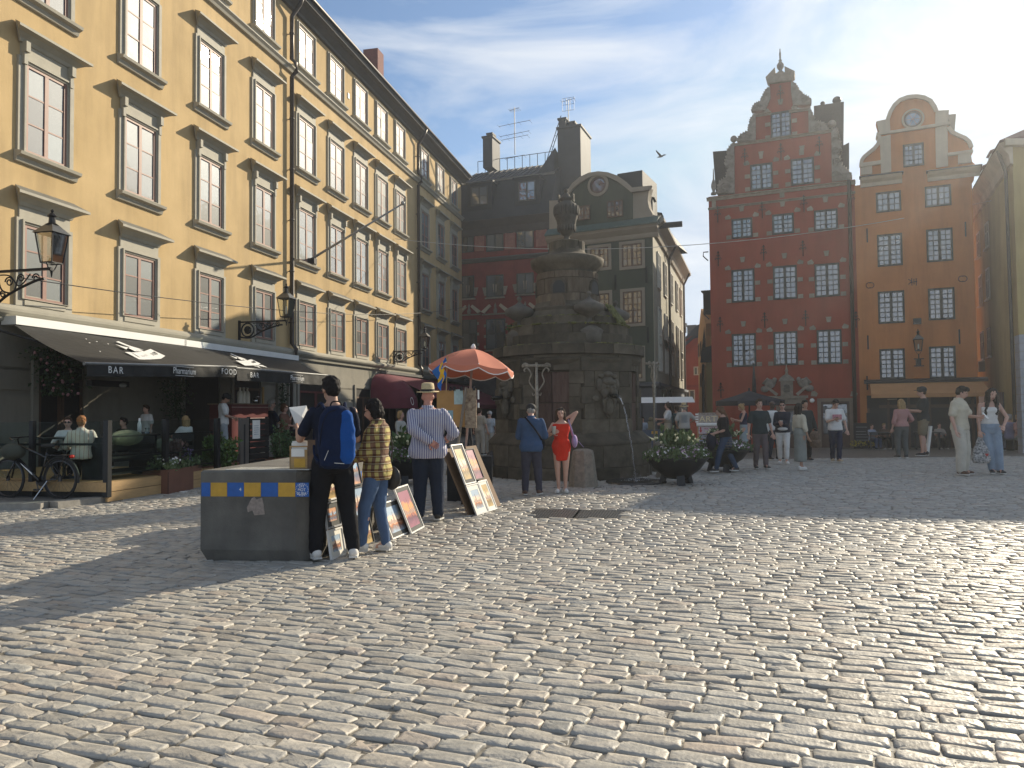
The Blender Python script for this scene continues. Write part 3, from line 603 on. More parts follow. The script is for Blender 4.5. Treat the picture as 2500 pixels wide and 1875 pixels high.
# side wall details
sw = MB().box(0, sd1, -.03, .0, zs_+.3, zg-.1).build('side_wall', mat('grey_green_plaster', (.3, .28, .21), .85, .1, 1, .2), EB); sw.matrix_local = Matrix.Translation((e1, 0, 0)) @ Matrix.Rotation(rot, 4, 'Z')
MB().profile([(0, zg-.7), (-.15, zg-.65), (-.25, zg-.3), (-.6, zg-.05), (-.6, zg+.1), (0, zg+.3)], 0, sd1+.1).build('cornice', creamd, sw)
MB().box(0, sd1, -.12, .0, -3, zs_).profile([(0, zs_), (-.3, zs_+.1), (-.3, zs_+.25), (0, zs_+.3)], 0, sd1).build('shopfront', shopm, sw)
for q, a in enumerate((.12, .3, .5, .7, .87)):
    for z0_, z1_ in ((zg-3.2, zg-1.3), (zg-6.2, zg-4.2), (zs_+.9, zs_+2.8)):
        if z1_ > z0_+1: window(sw, SF, sd1*a-.6, sd1*a+.6, z0_, z1_, 2, 3, greywin, glass_d, out=.06)
for a in (.36, .93): MB().tube([(sd1*a, -.6, zg-.1), (sd1*a, -.2, zg-.9), (sd1*a, -.15, -.5)], .07, 8).build('drainpipe', pipe_m, sw)
for i in range(5): a = sd1*(.1+.2*i); MB().box(a-.4, a+.4, .1, 1.5, zg, zg+1.5).profile([(-.0, zg+1.5), (1.6, zg+1.9), (1.6, zg+1.5)], a-.5, a+.5).build('roof_dormer', roofm, sw)
hb = MB().box(.5, .66, -1.45, 0, zg-.3, zg-.12).prism([(.5, zg-.12), (.66, zg-.12), (.58, zg-.02)], -1.45, 0).build('hoist_beam', asph_brick, sw)

# ================================================================ things closing the alley
AF = Fac(1668, 62, -3000)
A = bld('small_red_house', 'small red house with a grey roof closing the alley, window with pale frame', AF)
a1 = AF.sz(1760, 900)[0]; za = AF.sz(1690, 880)[1]
MB().box(-3, a1, 0, 5, -6, za).build('wall', redp, A)
MB().prism([(-3, za), (a1, za), (a1, za+3.2), (1.2, za+1.8), (-.6, za-.2)], .0, 5).build('gable', redp, A)
MB().add([(-2.5, -.2, za-1.2), (1.0, -.2, za+1.75), (a1, -.2, za+2.2), (a1, -.1, za+3.4), (1.2, .3, za+2.9), (-2.5, .4, za-.6)], [(0, 1, 4, 5), (1, 2, 3, 4)]).build('roof', roofm, A)
winpx(A, AF, 1671, 1697, 952, 979, 2, 1, greywin, glass_d, fr=.08)
winpx(A, AF, 1694, 1712, 895, 916, 2, 1, greywin, glass_d, fr=.08)
MB().box(-2, a1, -.08, 0, za-2.2, za-2.0).build('string_course', darkredp, A)
TF = Fac(1664, 80, -3000)
T_ = bld('dark_chimney_house', 'dark roofed building with a tall brick chimney rising far down the alley', TF)
MB().prism([(-4, -8), (-4, TF.sz(1664, 815)[1]), (TF.sz(1705, 815)[0], TF.sz(1705, 848)[1]), (6, TF.sz(1705, 870)[1]), (6, -8)], 0, 6).build('wall', roofm, T_)
chim(TF, 1678, 1699, 797, 860, -1.5, .5, T_, asph_brick); chim(TF, 1671, 1674, 792, 812, -1, -.6, T_, asph_brick, 'flue')
OF2 = Fac(1726, 44, 1600)
O2 = bld('orange_alley_house', 'narrow pale orange house with dark chimney in the alley beside the red gabled house', OF2)
ptz = lambda px, py: OF2.sz(px, py)
a_, b_ = ptz(1726, 900), ptz(1704, 900); o1 = b_[0]; tp = lambda px, py: (ptz(px, py)[0], ptz(px, py)[1])
MB().prism([(0, -4), (o1, -4), tp(1704, 840), tp(1705, 812), tp(1711.5, 754), tp(1723, 790), (0, ptz(1726, 815)[1])], -5, 0).build('wall', mat('pale_orange_plaster', (.5, .27, .11), .9, .12, 1, .2, stain=.2), O2)
for x0, y0, y1 in ((1706, 840, 872), (1711, 835, 870), (1721, 828, 866), (1711, 912, 945)):
    s0, z1 = ptz(x0, y0); z0 = ptz(x0, y1)[1]; q = MB().rect_frame(s0-.5, s0+.5, z0, z1, .09, 0, .05).box(s0-.04, s0+.04, 0, .05, z0, z1).build('window', sashbrown, O2); MB().box(s0-.4, s0+.4, .005, .02, z0+.1, z1-.1).build('pane', glass_d, q)
RFx = Fac(1726, 43.5, -3000)
MB2 = MB().box(0, 3, 0, 3, -3, RFx.sz(1735, 885)[1]); q_ = MB2.build('front_wall', olive, O2); q_.matrix_world = Matrix.Translation(RFx.P) @ Matrix.Rotation(RFx.rz, 4, 'Z'); q_.parent = O2; q_.matrix_parent_inverse = (Matrix.Translation(OF2.P) @ Matrix.Rotation(OF2.rz, 4, 'Z')).inverted()
def along(F, mb, nm, m, par, PF):
    o = mb.build(nm, m, par); o.matrix_local = (Matrix.Translation(PF.P) @ Matrix.Rotation(PF.rz, 4, 'Z')).inverted() @ Matrix.Translation(F.P) @ Matrix.Rotation(F.rz, 4, 'Z'); return o
along(RFx, MB().add([(-.3, -.15, RFx.sz(1735, 885)[1]), (3, -.15, RFx.sz(1735, 885)[1]), (3, 1.5, RFx.sz(1735, 786)[1]), (-.3, 1.5, RFx.sz(1735, 786)[1]), (3, 4, RFx.sz(1735, 745)[1]), (-.6, 4, RFx.sz(1735, 745)[1])], [(0, 1, 2, 3), (3, 2, 4, 5)]), 'roof', roofm, O2, OF2)
along(RFx, MB().box(-.5, 1.6, 2.5, 4, RFx.sz(1725, 800)[1], RFx.sz(1725, 695)[1]).box(-.6, 1.7, 2.4, 4.1, RFx.sz(1725, 697)[1], RFx.sz(1725, 693)[1]).tube([(.9, 3, RFx.sz(1725, 697)[1]), (1.1, 3, RFx.sz(1725, 682)[1])], .08, 6), 'chimney', asph_brick, O2, OF2)
MB().tube([(.1, .15, ptz(1725, 890)[1]), (.6, .15, ptz(1725, 905)[1]), (.6, .15, -2)], .08, 8).build('drainpipe', pipe_m, O2)
# ================================================================ the tall red gabled house
RF = Fac(1740, 38.35, -3000)
RB = bld('red_gabled_house', 'tall red house with carved stepped gable, sandstone blocks and a stone portal', RF)
r1 = RF.sz(2097, 800)[0]; zc = RF.sz(1760, 477)[1]
g3 = lambda pts, out=0: pxpoly(RF, pts, 3.319, 1680, 120, out)
g4 = lambda pts, out=0: pxpoly(RF, pts, 4.148, 1680, 600, out)
MB().box(0, r1, 0, 9, -3, zc).build('wall', redp, RB)
T1 = g3([(375, 1180), (375, 770), (1160, 665), (1165, 1100)]); T2 = g3([(545, 770), (545, 530), (975, 475), (977, 700)]); T3 = g3([(625, 540), (655, 400), (663, 260), (845, 235), (850, 360), (885, 480)])
MB().prism(T1, 0, .5).build('gable_stage', redp, RB); MB().prism(T2, .003, .5).build('gable_stage', redp, RB); MB().prism(T3, .006, .5).build('gable_stage', redp, RB)
MB().add([(.3, .5, zc), (r1-.3, .5, zc), (r1-.3, 9, zc), (.3, 9, zc), (r1*.5, .5, T2[1][1]-.6), (r1*.5, 9, T2[1][1]-.6)], [(0, 1, 4), (1, 2, 5, 4), (2, 3, 5), (3, 0, 4, 5)]).build('roof', roofm, RB)
def band(F, B, s0, s1, z, h, d, m, nm='cornice'): return MB().profile([(0, z-h), (-d*.4, z-h), (-d*.55, z-h*.4), (-d, z-h*.2), (-d, z), (0, z+.03)], s0, s1).build(nm, m, B)
zA = RF.sz(1850, 470)[1]; zB = RF.sz(1850, 490)[1]
band(RF, RB, -.08, r1+.02, zA, .16, .18, sand); band(RF, RB, -.03, r1, zB-.1, .1, .08, sand, 'string_course')
band(RF, RB, T1[1][0]-.15, T1[2][0]+.1, T1[1][1]-.0, .12, .14, sand); band(RF, RB, T2[1][0]-.1, T2[1][0]+.75, T2[1][1]-.0, .14, .14, sand); band(RF, RB, T2[2][0]-.9, T2[2][0]+.1, T2[2][1], .14, .14, sand)
def scroll(B, pts, nm='scroll_ornament', m=orn, out0=-.12, out1=.3, whorls=()):
    o = MB().prism(pts, out0, out1).build(nm, m, B)
    for (x, z, r) in whorls:
        sp_ = [(x+r*(1-k/30)*math.cos(k*.5), out0-.02, z+r*(1-k/30)*math.sin(k*.5)) for k in range(24)]
        MB().tube(sp_, r*.16, 6).build('whorl', m, o, smooth=True)
    return o
def wav(a, b, n, amp):                                                   # lumpy carved outline between two points
    out = []
    for i in range(n):
        t = i/n; w = amp*(abs(math.sin(t*math.pi*3.5))+.3*math.sin(t*19)); x = a[0]+(b[0]-a[0])*t; z = a[1]+(b[1]-a[1])*t
        d = Vector((b[0]-a[0], b[1]-a[1])).normalized(); out.append((x-d.y*w, z+d.x*w))
    return out
def sc_(pts3, amp, whorl_px, closing):
    p = g3(pts3); out = []
    for i in range(len(p)-1): out += wav(p[i], p[i+1], 7, amp)
    out.append(p[-1]); out += g3(closing)
    wh = [(*RF.sz(1680+x/3.319, 120+y/3.319), r) for x, y, r in whorl_px]
    scroll(RB, out, whorls=wh)
sc_([(240, 1170), (250, 1080), (310, 1040), (330, 960), (300, 940), (320, 850), (330, 800), (375, 765)], .07, [(300, 1130, .3), (340, 950, .14), (345, 880, .16), (330, 1060, .16)], [(378, 1170)])
sc_([(400, 750), (420, 700), (490, 665), (500, 600), (520, 545), (548, 535)], .06, [(480, 710, .2), (440, 725, .14)], [(548, 745)])
sc_([(515, 505), (535, 450), (590, 425), (605, 380), (640, 320), (665, 315)], .05, [(570, 475, .16), (635, 370, .1)], [(668, 400), (628, 500)])
sc_([(835, 275), (865, 280), (900, 340), (930, 370), (990, 400), (985, 455)], .05, [(940, 420, .16), (865, 330, .1)], [(850, 460), (835, 350)])
sc_([(975, 478), (1010, 540), (1025, 590), (1090, 595), (1130, 640), (1135, 660)], .06, [(1050, 640, .2), (1000, 560, .1)], [(977, 680)])
sc_([(1160, 660), (1200, 640), (1215, 720), (1240, 800), (1215, 860), (1250, 950), (1310, 1000), (1315, 1060)], .07, [(1200, 1030, .22), (1200, 920, .2), (1195, 830, .18), (1190, 740, .16), (1270, 1030, .14)], [(1165, 1075)])
for px, py, r in ((370, 728, .17), (1165, 607, .19)):
    s, z = RF.sz(1680+px/3.319, 120+py/3.319); MB().ball((s, 0, z), r, 16, 10).lathe([(.12, -.34), (.06, -.24), (.06, -.12)], (s, 0, z), 10).build('stone_ball', orn, RB, smooth=True)
s, z = RF.sz(1680+208/3.319, 120+1180/3.319); MB().lathe([(.14, 0), (.14, .1), (.06, .16), (.13, .4), (.12, .55), (.04, .8), (.02, 1.3), (0, 1.4)], (s, 0, z), 10).build('corner_finial', orn, RB, smooth=True)
MB().prism(g3([(630, 240), (705, 160), (708, 210), (748, 195), (785, 200), (783, 150), (865, 190), (862, 228), (845, 240), (845, 262), (660, 285), (640, 272)]), -.2, .35).build('top_pediment', sand, RB)
s, z = RF.sz(1680+748/3.319, 120+195/3.319); MB().lathe([(.17, -.05), (.15, .08), (.06, .14), (.16, .3), (.17, .45), (.06, .6), (.09, .66), (.04, .72), (.05, 1.0), (.02, 1.15), (.03, 1.2), (0, 1.28)], (s, .05, z), 12).build('top_finial', orn, RB, smooth=True)
for pts, y0, y1 in (([(200, 830), (330, 820), (330, 1160), (225, 1160)], .8, 2.6), ([(1018, 460), (1262, 425), (1258, 780), (1305, 755), (1305, 1000), (1030, 1000)], 2.0, 4.5)):
    q = g3(pts, -y0); MB().prism(q, y0, y1).build('chimney', asph_brick, RB)
for x, y, r in ((1205, 415, .22), (1090, 440, .12)):
    s, z = RF.sz(1680+x/3.319, 120+y/3.319, -2.6); MB().ball((s, 2.6, z), (r, r, r*.9)).tube([(s, 2.6, z-.5), (s, 2.6, z)], .05, 6).build('chimney_cowl', iron, RB, smooth=True)
def quoins(B, F, o, w, h, zs, kw=.24, kh=.2, key=True):
    for z in zs:
        for x0 in (-kw-.03, w+.03): MB().box(x0, x0+kw, -.035, .0, z, z+kh).build('sandstone_block', sand, o)
    for sx in (0, 1):
        g = (lambda u: u) if not sx else (lambda u: w-u)
        MB().prism([(g(-.3), h+.02), (g(-.32), h+.16), (g(-.12), h+.26), (g(-.02), h+.1), (g(-.06), h+.02)], -.035, 0).build('sandstone_block', sand, o)
    if key: MB().prism([(w/2-.13, h+.62), (w/2+.13, h+.62), (w/2+.08, h+.36), (w/2-.08, h+.36)], -.035, 0).build('keystone', sand, o)
gdarkfr = mat('green_grey_window_frame', (.032, .034, .026), .6, .1, 4)
for (x0, x1, y0, y1), rw, tr in (((670, 835, 507, 718), 5, 0), ((505, 685, 928, 1140), 5, 0), ((832, 1022, 882, 1100), 5, 0), ((352, 522, 1372, 1532), 4, 0), ((680, 858, 1335, 1498), 4, 0), ((1022, 1212, 1300, 1468), 4, 0)):
    o, xa, w, za, h = winpx(RB, RF, 1680+x0/3.319, 1680+x1/3.319, 120+y0/3.319, 120+y1/3.319, 4, rw, gdarkfr, glass_d, trans=tr, fr=.085, mull=.1, out=.0)
    quoins(RB, RF, o, w, h, (.0, h*.5) if rw == 5 else (.0,))
for (x0, x1, y0, y1) in ((440, 675, 238, 572), (862, 1102, 204, 540), (1285, 1532, 178, 518), (445, 688, 890, 1225), (866, 1110, 868, 1210), (1302, 1560, 850, 1198)):
    o, xa, w, za, h = winpx(RB, RF, 1680+x0/4.148, 1680+x1/4.148, 600+y0/4.148, 600+y1/4.148, 4, 6, gdarkfr, glass_d, trans=4, fr=.085, mull=.12, out=.0)
    quoins(RB, RF, o, w, h, (.0, h*.5))
def anchor(B, F, px, py, big=1.0):
    s, z = F.sz(px, py); mb = MB(); y = -.05
    mb.tube([(s, y, z-.42*big), (s, y, z+.42*big)], .022, 5)
    for sx in (-1, 1):
        mb.tube([(s, y, z-.02), (s+sx*.12*big, y, z+.06), (s+sx*.17*big, y, z+.0), (s+sx*.12*big, y, z-.05)], .018, 5); mb.tube([(s, y, z+.12), (s+sx*.08*big, y, z+.2), (s+sx*.11*big, y, z+.14)], .015, 5)
    mb.tube([(s-.06, y, z+.32*big), (s, y, z+.44*big), (s+.06, y, z+.32*big)], .014, 5)
    mb.build('wall_anchor', iron, B)
for x, y in ((460, 875), (752, 835), (1063, 780), (240, 1340), (600, 1305), (938, 1255), (1320, 1215), (748, 365)): anchor(RB, RF, 1680+x/3.319, 120+y/3.319)
for x, y in ((305, 135), (765, 75), (1162, 30), (325, 800), (775, 755), (1190, 735), (1700, 750), (332, 1465)): anchor(RB, RF, 1680+x/4.148, 600+y/4.148, .9)
for x, y, w_, h_ in ((760, 1150, .22, .32), (590, 855, .16, .2), (918, 815, .22, .26), (208, 1235, .2, .36)): s, z = RF.sz(1680+x/3.319, 120+y/3.319); MB().box(s-w_/2, s+w_/2, -.03, 0, z-h_, z+h_*.1).build('sandstone_block', sand, RB)
# portal with tablet
ps, pz = RF.sz(1680+1003/4.148, 600+1520/4.148)
po = MB().box(ps-.95, ps+.95, -.22, 0, pz-.12, pz).box(ps-.85, ps+.85, -.12, 0, pz-.4, pz-.12).build('portal_lintel', sand, RB)
MB().box(ps-.28, ps+.28, -.16, 0, pz, pz+.72).build('tablet', sand, RB)
tb = MB().lathe([(.0, .0), (.2, .0), (.2, .03), (.17, .04)], (0, 0, 0), 20, sy=1.25, cap=False).build('inscribed_oval', orn, RB); tb.location = (ps, -.165, pz+.36); tb.rotation_euler = (R(90), 0, 0)
for i in range(6): MB().box(ps-.13, ps+.13, -.215, -.16, pz+.2+i*.06, pz+.215+i*.06).build('inscription_line', iron, RB)
MB().prism([(ps-.36, pz+.72), (ps+.36, pz+.72), (ps+.3, pz+.86), (ps+.15, pz+1.0), (ps, pz+1.05), (ps-.15, pz+1.0), (ps-.3, pz+.86)], -.24, 0).build('tablet_hood', orn, RB)
MB().lathe([(.09, 0), (.05, .1), (.08, .18), (.03, .35), (0, .5)], (ps, -.1, pz+1.04), 10).build('portal_finial', sand, RB, smooth=True)
for sx in (-1, 1):
    mb = MB().prism([(ps+sx*.4, pz+.1), (ps+sx*.95, pz+.55), (ps+sx*1.0, pz+.45), (ps+sx*.5, pz+.0)], -.2, 0); q = mb.build('pediment_side', sand, RB)
    MB().ball((ps+sx*.78, -.12, pz+.6), (.26, .12, .24), 12, 8).ball((ps+sx*.55, -.16, pz+.78), (.11, .1, .13)).ball((ps+sx*1.02, -.1, pz+.35), (.2, .1, .16)).tube([(ps+sx*.5, -.18, pz+.6), (ps+sx*.9, -.18, pz+.85), (ps+sx*1.1, -.15, pz+.6)], .06, 7).build('carved_figure', orn, RB, smooth=True)
# doors and ground floor
gz0 = -.47
def pdoor(B, F, x0, x1, y0, nm, fr, dm, zb=gz0, leafs=2):
    s0, s1 = F.sz(x0, y0)[0], F.sz(x1, y0)[0]; z1 = F.sz((x0+x1)/2, y0)[1]
    o = MB().rect_frame(s0, s1, zb, z1, .16, -.08, .0, tb=.05).build(nm, fr, B)
    MB().box(s0+.16, s1-.16, -.02, .0, zb, z1-.16).build('painted_opening', mat('painted_dark_recess', ()), o)  # flat panel painted near-black in place of the unlit doorway
    w = (s1-s0-.32)/leafs
    for i in range(leafs):
        l = MB().rect_frame(s0+.16+i*w, s0+.16+(i+1)*w-.01, zb, z1-.16, .09, -.05, -.02).box(s0+.25+i*w, s0+.07+(i+1)*w, -.04, -.02, zb+.1, zb+.7).build('door_leaf', dm, o)
        MB().box(s0+.25+i*w, s0+.07+(i+1)*w, -.035, -.03, zb+.75, z1-.3).build('pane', glass_d, l)
    return o
brownstone = mat('brown_sandstone_frame', (.2, .15, .11), .85, .15, 3, .2)
pdoor(RB, RF, 1995, 2082, 972, 'door', brownstone, sashbrown); pdoor(RB, RF, 1895, 1950, 990, 'door', brownstone, sashbrown)
s, z = RF.sz(1983, 978); MB().ball((s, -.16, z), .11, 16, 10).tube([(s, -.12, z), (s, 0, z)], .02, 6).build('globe_lamp', mat('white_globe', (.8, .8, .76), .3), RB, smooth=True)
for px in (1988, 2085): s, z = RF.sz(px, 962); MB().prism([(s-.16, z-.1), (s-.12, z+.12), (s+.02, z+.16), (s+.16, z+.02), (s+.1, z-.12)], -.06, 0).build('sandstone_block', sand, RB)
s0 = RF.sz(2082, 800)[0]; MB().tube([(s0, -.3, zc-.05), (s0, -.13, zc-.4), (s0, -.13, -.8)], .085, 10).build('drainpipe', pipe_m, RB, smooth=True)
for z in (5.5, 8.5): MB().tube([(-.06, -.02, z+1), (-.3, -.02, z+1), (-.32, -.02, z+.8), (-.08, -.02, z+.55)], .03, 6).build('side_hook', iron, RB)
MB().box(RF.sz(1750, 990)[0], RF.sz(1766, 990)[0], -.03, 0, RF.sz(1757, 991)[1], RF.sz(1757, 983)[1]).build('street_sign', mat('white_enamel', (.7, .7, .7), .4), RB)

# ================================================================ the orange gabled house
OFc = Fac(2100, RF.w(r1, 0, 0).y, -3000)
OB = bld('orange_gabled_house', 'orange rendered house with a round-topped cream gable to the right of the red house', OFc)
o1 = OFc.sz(2384, 800)[0]; g5 = lambda pts, out=0: pxpoly(OFc, pts, 3.607, 2060, 180, out)
zc = OFc.sz(2200, 440)[1]
MB().box(.003, o1, -.004, 9, -3, zc).build('wall', orangep, OB)
outl = [(145, 1000), (145, 800), (150, 765), (170, 735), (210, 700), (260, 660), (295, 620), (310, 570), (290, 545), (312, 520), (285, 425), (378, 404), (400, 340), (440, 275), (490, 230), (560, 203), (640, 196), (710, 208), (770, 240), (805, 290), (822, 330), (925, 325), (912, 440), (925, 470), (960, 515), (1010, 540), (1070, 565), (1110, 600), (1130, 650), (1128, 680), (1140, 690), (1120, 715), (1130, 775), (1160, 800), (1145, 940), (700, 1050)]
MB().prism(g5(outl), -.002, .5).build('gable', orangep, OB)
def strip(pts, wd, nm, m, y0, y1, off=0):                                # a moulding following a gable edge
    p = g5(pts); out = []
    a, b = [], []
    for i, q in enumerate(p):
        t = Vector(p[min(i+1, len(p)-1)])-Vector(p[max(i-1, 0)]); t.normalize(); nrm = Vector((-t.y, t.x)); a.append(tuple(Vector(q)+nrm*off)); b.append(tuple(Vector(q)+nrm*(off-wd)))
    MB().prism(a+b[::-1], y0, y1).build(nm, m, OB)
strip(outl[1:9], .16, 'gable_coping', cream, -.14, .5, .04); strip(outl[11:21], .17, 'gable_coping', cream, -.14, .5, .04); strip(outl[23:29], .16, 'gable_coping', cream, -.14, .5, .04)
for pts in ([(318, 560), (412, 540), (418, 865), (328, 880)], [(805, 480), (912, 455), (918, 815), (812, 830)]): MB().prism(g5(pts), -.07, .0).build('pilaster', cream, OB)
for pts in ([(288, 425), (405, 400), (410, 510), (310, 520)], [(808, 332), (925, 325), (915, 440), (803, 462)], [(150, 800), (248, 790), (250, 885), (152, 895)], [(1005, 690), (1120, 672), (1118, 785), (1005, 800)]): MB().prism(g5(pts), -.1, .01).build('gable_block', cream, OB)
for pts in ([(145, 795), (325, 770), (325, 800), (145, 830)], [(915, 705), (1135, 675), (1135, 700), (915, 730)], [(288, 528), (935, 430), (935, 455), (288, 550)]): MB().prism(g5(pts), -.16, .0).build('gable_moulding', cream, OB)
dark_fl = mat('dark_flashing', (.04, .042, .045), .5)
for a, b, c, d, e, f in ((145, 510, 902, 858, 1003, 968), (735, 1195, 850, 800, 945, 908)):
    q = g5([(a, c), (b, d), (b, f), (a, e)]); s0_, s1_ = q[0][0], q[1][0]; zt_, zb_ = (q[0][1]+q[1][1])/2, (q[2][1]+q[3][1])/2; h_ = zt_-zb_
    MB().profile([(0, zb_), (-.1, zb_), (-.12, zb_+h_*.3), (-.3, zb_+h_*.5), (-.38, zb_+h_*.7), (0, zb_+h_*.75)], s0_, s1_).build('cornice', cream, OB)
    MB().profile([(0, zb_+h_*.7), (-.42, zb_+h_*.7), (-.42, zb_+h_*.76), (-.05, zt_)], s0_-.05, s1_+.05).build('cornice_flashing', dark_fl, OB)
MB().add([(.3, .5, zc), (o1-.1, .5, zc), (o1-.1, 9, zc), (.3, 9, zc), (o1*.5, .5, zc+2.6), (o1*.5, 9, zc+2.6)], [(0, 1, 4), (1, 2, 5, 4), (2, 3, 5), (3, 0, 4, 5)]).build('roof', roofm, OB)
q = g5([(918, 360), (990, 352), (975, 520), (935, 500)], -.6); MB().prism(q, .6, 1.4).build('chimney', greyplaster, OB)
roundwin(OB, OFc, 2228.6, 291.5, .37, .1, cream, dy=-.02)
for (x0, x1, y0, y1), rw, tr in (((283, 505, 1040, 1215), 3, 0), ((715, 945, 985, 1170), 3, 0), ((520, 707, 618, 815), 4, 0)):
    o, *_ = winpx(OB, OFc, 2060+x0/3.607, 2060+x1/3.607, 180+y0/3.607, 180+y1/3.607, 4, rw, gdarkfr, glass_d, fr=.085, mull=.1, out=.005)
for x0, x1, y0, y1 in ((2141.5, 2203.5, 572, 649), (2261, 2327, 558, 639), (2144, 2208, 711, 789), (2266, 2331, 703, 781), (2147, 2210, 851, 926), (2268, 2334, 846, 923)):
    winpx(OB, OFc, x0, x1, y0, y1, 4, 6, gdarkfr, glass_d, trans=4, fr=.085, mull=.12, out=.005)
for cx_, cy_, ww in ((2124, 697, 'c'), (2227, 689, 'h'), (2350, 681, 'c')):
    s, z = OFc.sz(cx_, cy_); mb = MB(); y = -.06
    if ww == 'c':
        for sx in (-1, 1): mb.tube([(s+sx*(.04+.13*math.cos(a)), y, z+.13*math.sin(a)) for a in [R(k*25-125+180*(sx > 0)*0) for k in range(0, 11)]] if sx > 0 else [(s-.04-.13*math.cos(a), y, z+.13*math.sin(a)) for a in [R(k*25-125) for k in range(11)]], .016, 5)
    else:
        for a, b in (((-.02, -.16), (-.02, .18)), ((.16, -.18), (.16, .16)), ((-.1, -.01), (.2, .01)), ((.07, -.12), (.07, .14)), ((-.16, .14), (-.02, .04)), ((-.16, -.1), (-.02, .02))): mb.tube([(s+a[0], y, z+a[1]), (s+b[0], y, z+b[1])], .016, 5)
    mb.build('iron_monogram', iron, OB)
for px, py in ((2119, 836), (2342, 822), (2117, 1295/3.607*0+575), (2357, 560), (2117, 935)): s, z = OFc.sz(px, py); MB().box(s-.03, s+.03, -.05, 0, z-.33, z+.33).build('wall_anchor', iron, OB)
zs1 = OFc.sz(2250, 928)[1]
MB().profile([(0, zs1-.12), (-.25, zs1-.1), (-.28, zs1), (0, zs1+.08)], .2, o1+.35).build('string_course', dark_fl, OB)
aw = MB().add([(.45, -.2, zs1-.12), (o1+.15, -.2, zs1-.12), (o1+.3, -1.1, zs1-.62), (.45, -1.1, zs1-.62), (.45, -1.1, zs1-.8), (o1+.3, -1.1, zs1-.8)], [(0, 3, 2, 1), (3, 4, 5, 2)]).build('awning', mat('tan_canvas', (.5, .26, .11), .85, .06, 3, .1), OB)
sh = MB().box(.3, o1-.1, -.03, 0, gz0, zs1-.75).build('shopfront', mat('painted_dark_recess', ()), OB)
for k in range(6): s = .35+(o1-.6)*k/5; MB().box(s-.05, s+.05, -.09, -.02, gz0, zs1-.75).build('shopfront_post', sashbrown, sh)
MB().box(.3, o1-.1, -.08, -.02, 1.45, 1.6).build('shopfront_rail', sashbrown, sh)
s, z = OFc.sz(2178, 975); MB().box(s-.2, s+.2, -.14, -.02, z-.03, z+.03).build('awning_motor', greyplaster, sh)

# ================================================================ olive building on the right
VF = Fac(2386, 40.0, 2070)
VB = bld('olive_building', 'olive yellow building with red roof and dormers at the right edge of the square', VF)
# this facade runs from the far left corner towards the camera on the right
dv = Vector((-VF.d.x, -VF.d.y, 0)); 
v1 = -11.1                                                                  # local x of the near corner
zt = VF.sz(2395, 470)[1]
MB().plan([(0, 0), (v1, 0), (v1+4.8, -11), (4.8, -11)], -3, zt).build('wall', olive, VB)
MB().profile([(0, zt-.9), (.1, zt-.85), (.15, zt-.5), (.35, zt-.2), (.45, zt), (0, zt+.1)], v1-.1, .1).build('cornice', cream, VB)
MB().plan([(v1, .3), (v1-.45, .3), (v1+4.35, -11), (v1+4.8, -11)], zt-.2, zt+.05).build('cornice', cream, VB)
vr = MB().add([(.1, .5, zt), (v1-.5, .5, zt), (v1+4.4, -11, zt), (5, -11, zt), (.1, -3.2, zt+2.7), (v1+4.6, -3.6, zt+2.7), (v1+6, -11, zt+2.7), (5, -11, zt+2.7)], [(0, 1, 5, 4), (1, 2, 6, 5), (4, 5, 6, 7), (0, 4, 7, 3)]).build('roof', tiles, VB)
for a in (-2.1, -4.6):
    dmr = MB().box(a-.55, a+.55, -1.9, -.25, zt+.1, zt+1.5).profile([(-.15, zt+1.5), (-1, zt+1.75), (-2.4, zt+1.5)], a-.62, a+.62).build('dormer', tiles, VB)
    MB().rect_frame(a-.4, a+.4, zt+.4, zt+1.4, .07, -.25, -.22).build('window', greywin, VB)
for px, y0, y1 in ((2389, 568, 630), (2410, 544, 608), (2394, 672, 748), (2412, 655, 732), (2398, 810, 880), (2415, 800, 872)):
    s, z1 = VF.sz(px, y0); z0 = VF.sz(px, y1)[1]
    o = MB().rect_frame(s-.45, s+.45, z0, z1, .07, 0, .05).box(s-.035, s+.035, .0, .05, z0+.07, z1-.07).box(s-.38, s+.38, .0, .04, z0+(z1-z0)*.6, z0+(z1-z0)*.6+.05).build('window', greywin if y0 < 700 else sashbrown, VB)
    MB().box(s-.38, s-.035, .008, .02, z0+.07, z1-.07).build('pane', glass_d, o); MB().box(s+.035, s+.38, .008, .02, z0+.07, z1-.07).build('pane', glass_d, o)
    MB().box(s-.5, s+.5, 0, .14, z0-.06, z0-.01).build('sill', greywin, o)
MB().tube([(v1+.6, .4, zt-.1), (v1+.6, .15, zt-1), (v1+.6, .12, -1)], .07, 8).build('drainpipe', pipe_m, VB)
s, z = VF.sz(2402, 895); MB().box(s-.3, s+.3, 0, .25, z-.25, z+.25).build('wall_box', greyplaster, VB)
gsh = MB().box(-7.6, -.6, 0, .06, -.9, 2.1).build('shopfront', mat('painted_dark_recess', ()), VB)
# a taller block standing beyond the right edge of the picture
NB = thing('white_corner_block', 'pale grey clad block partly seen at the extreme right edge', 'building', (0, 0, 0))
_p = D(2494, 1000, 26.5)
NB.location = (_p.x, _p.y, 0); NB.rotation_euler = (0, 0, R(-20))
for i in range(16): MB().box(0, 5, 0, .6, -.8+i*.30, -.52+i*.30).build('cladding_board', mat('grey_board', (.33, .34, .36), .6), NB)
MB().box(.03, 5, .03, .6, -1, 4.0).build('wall', greyplaster, NB)
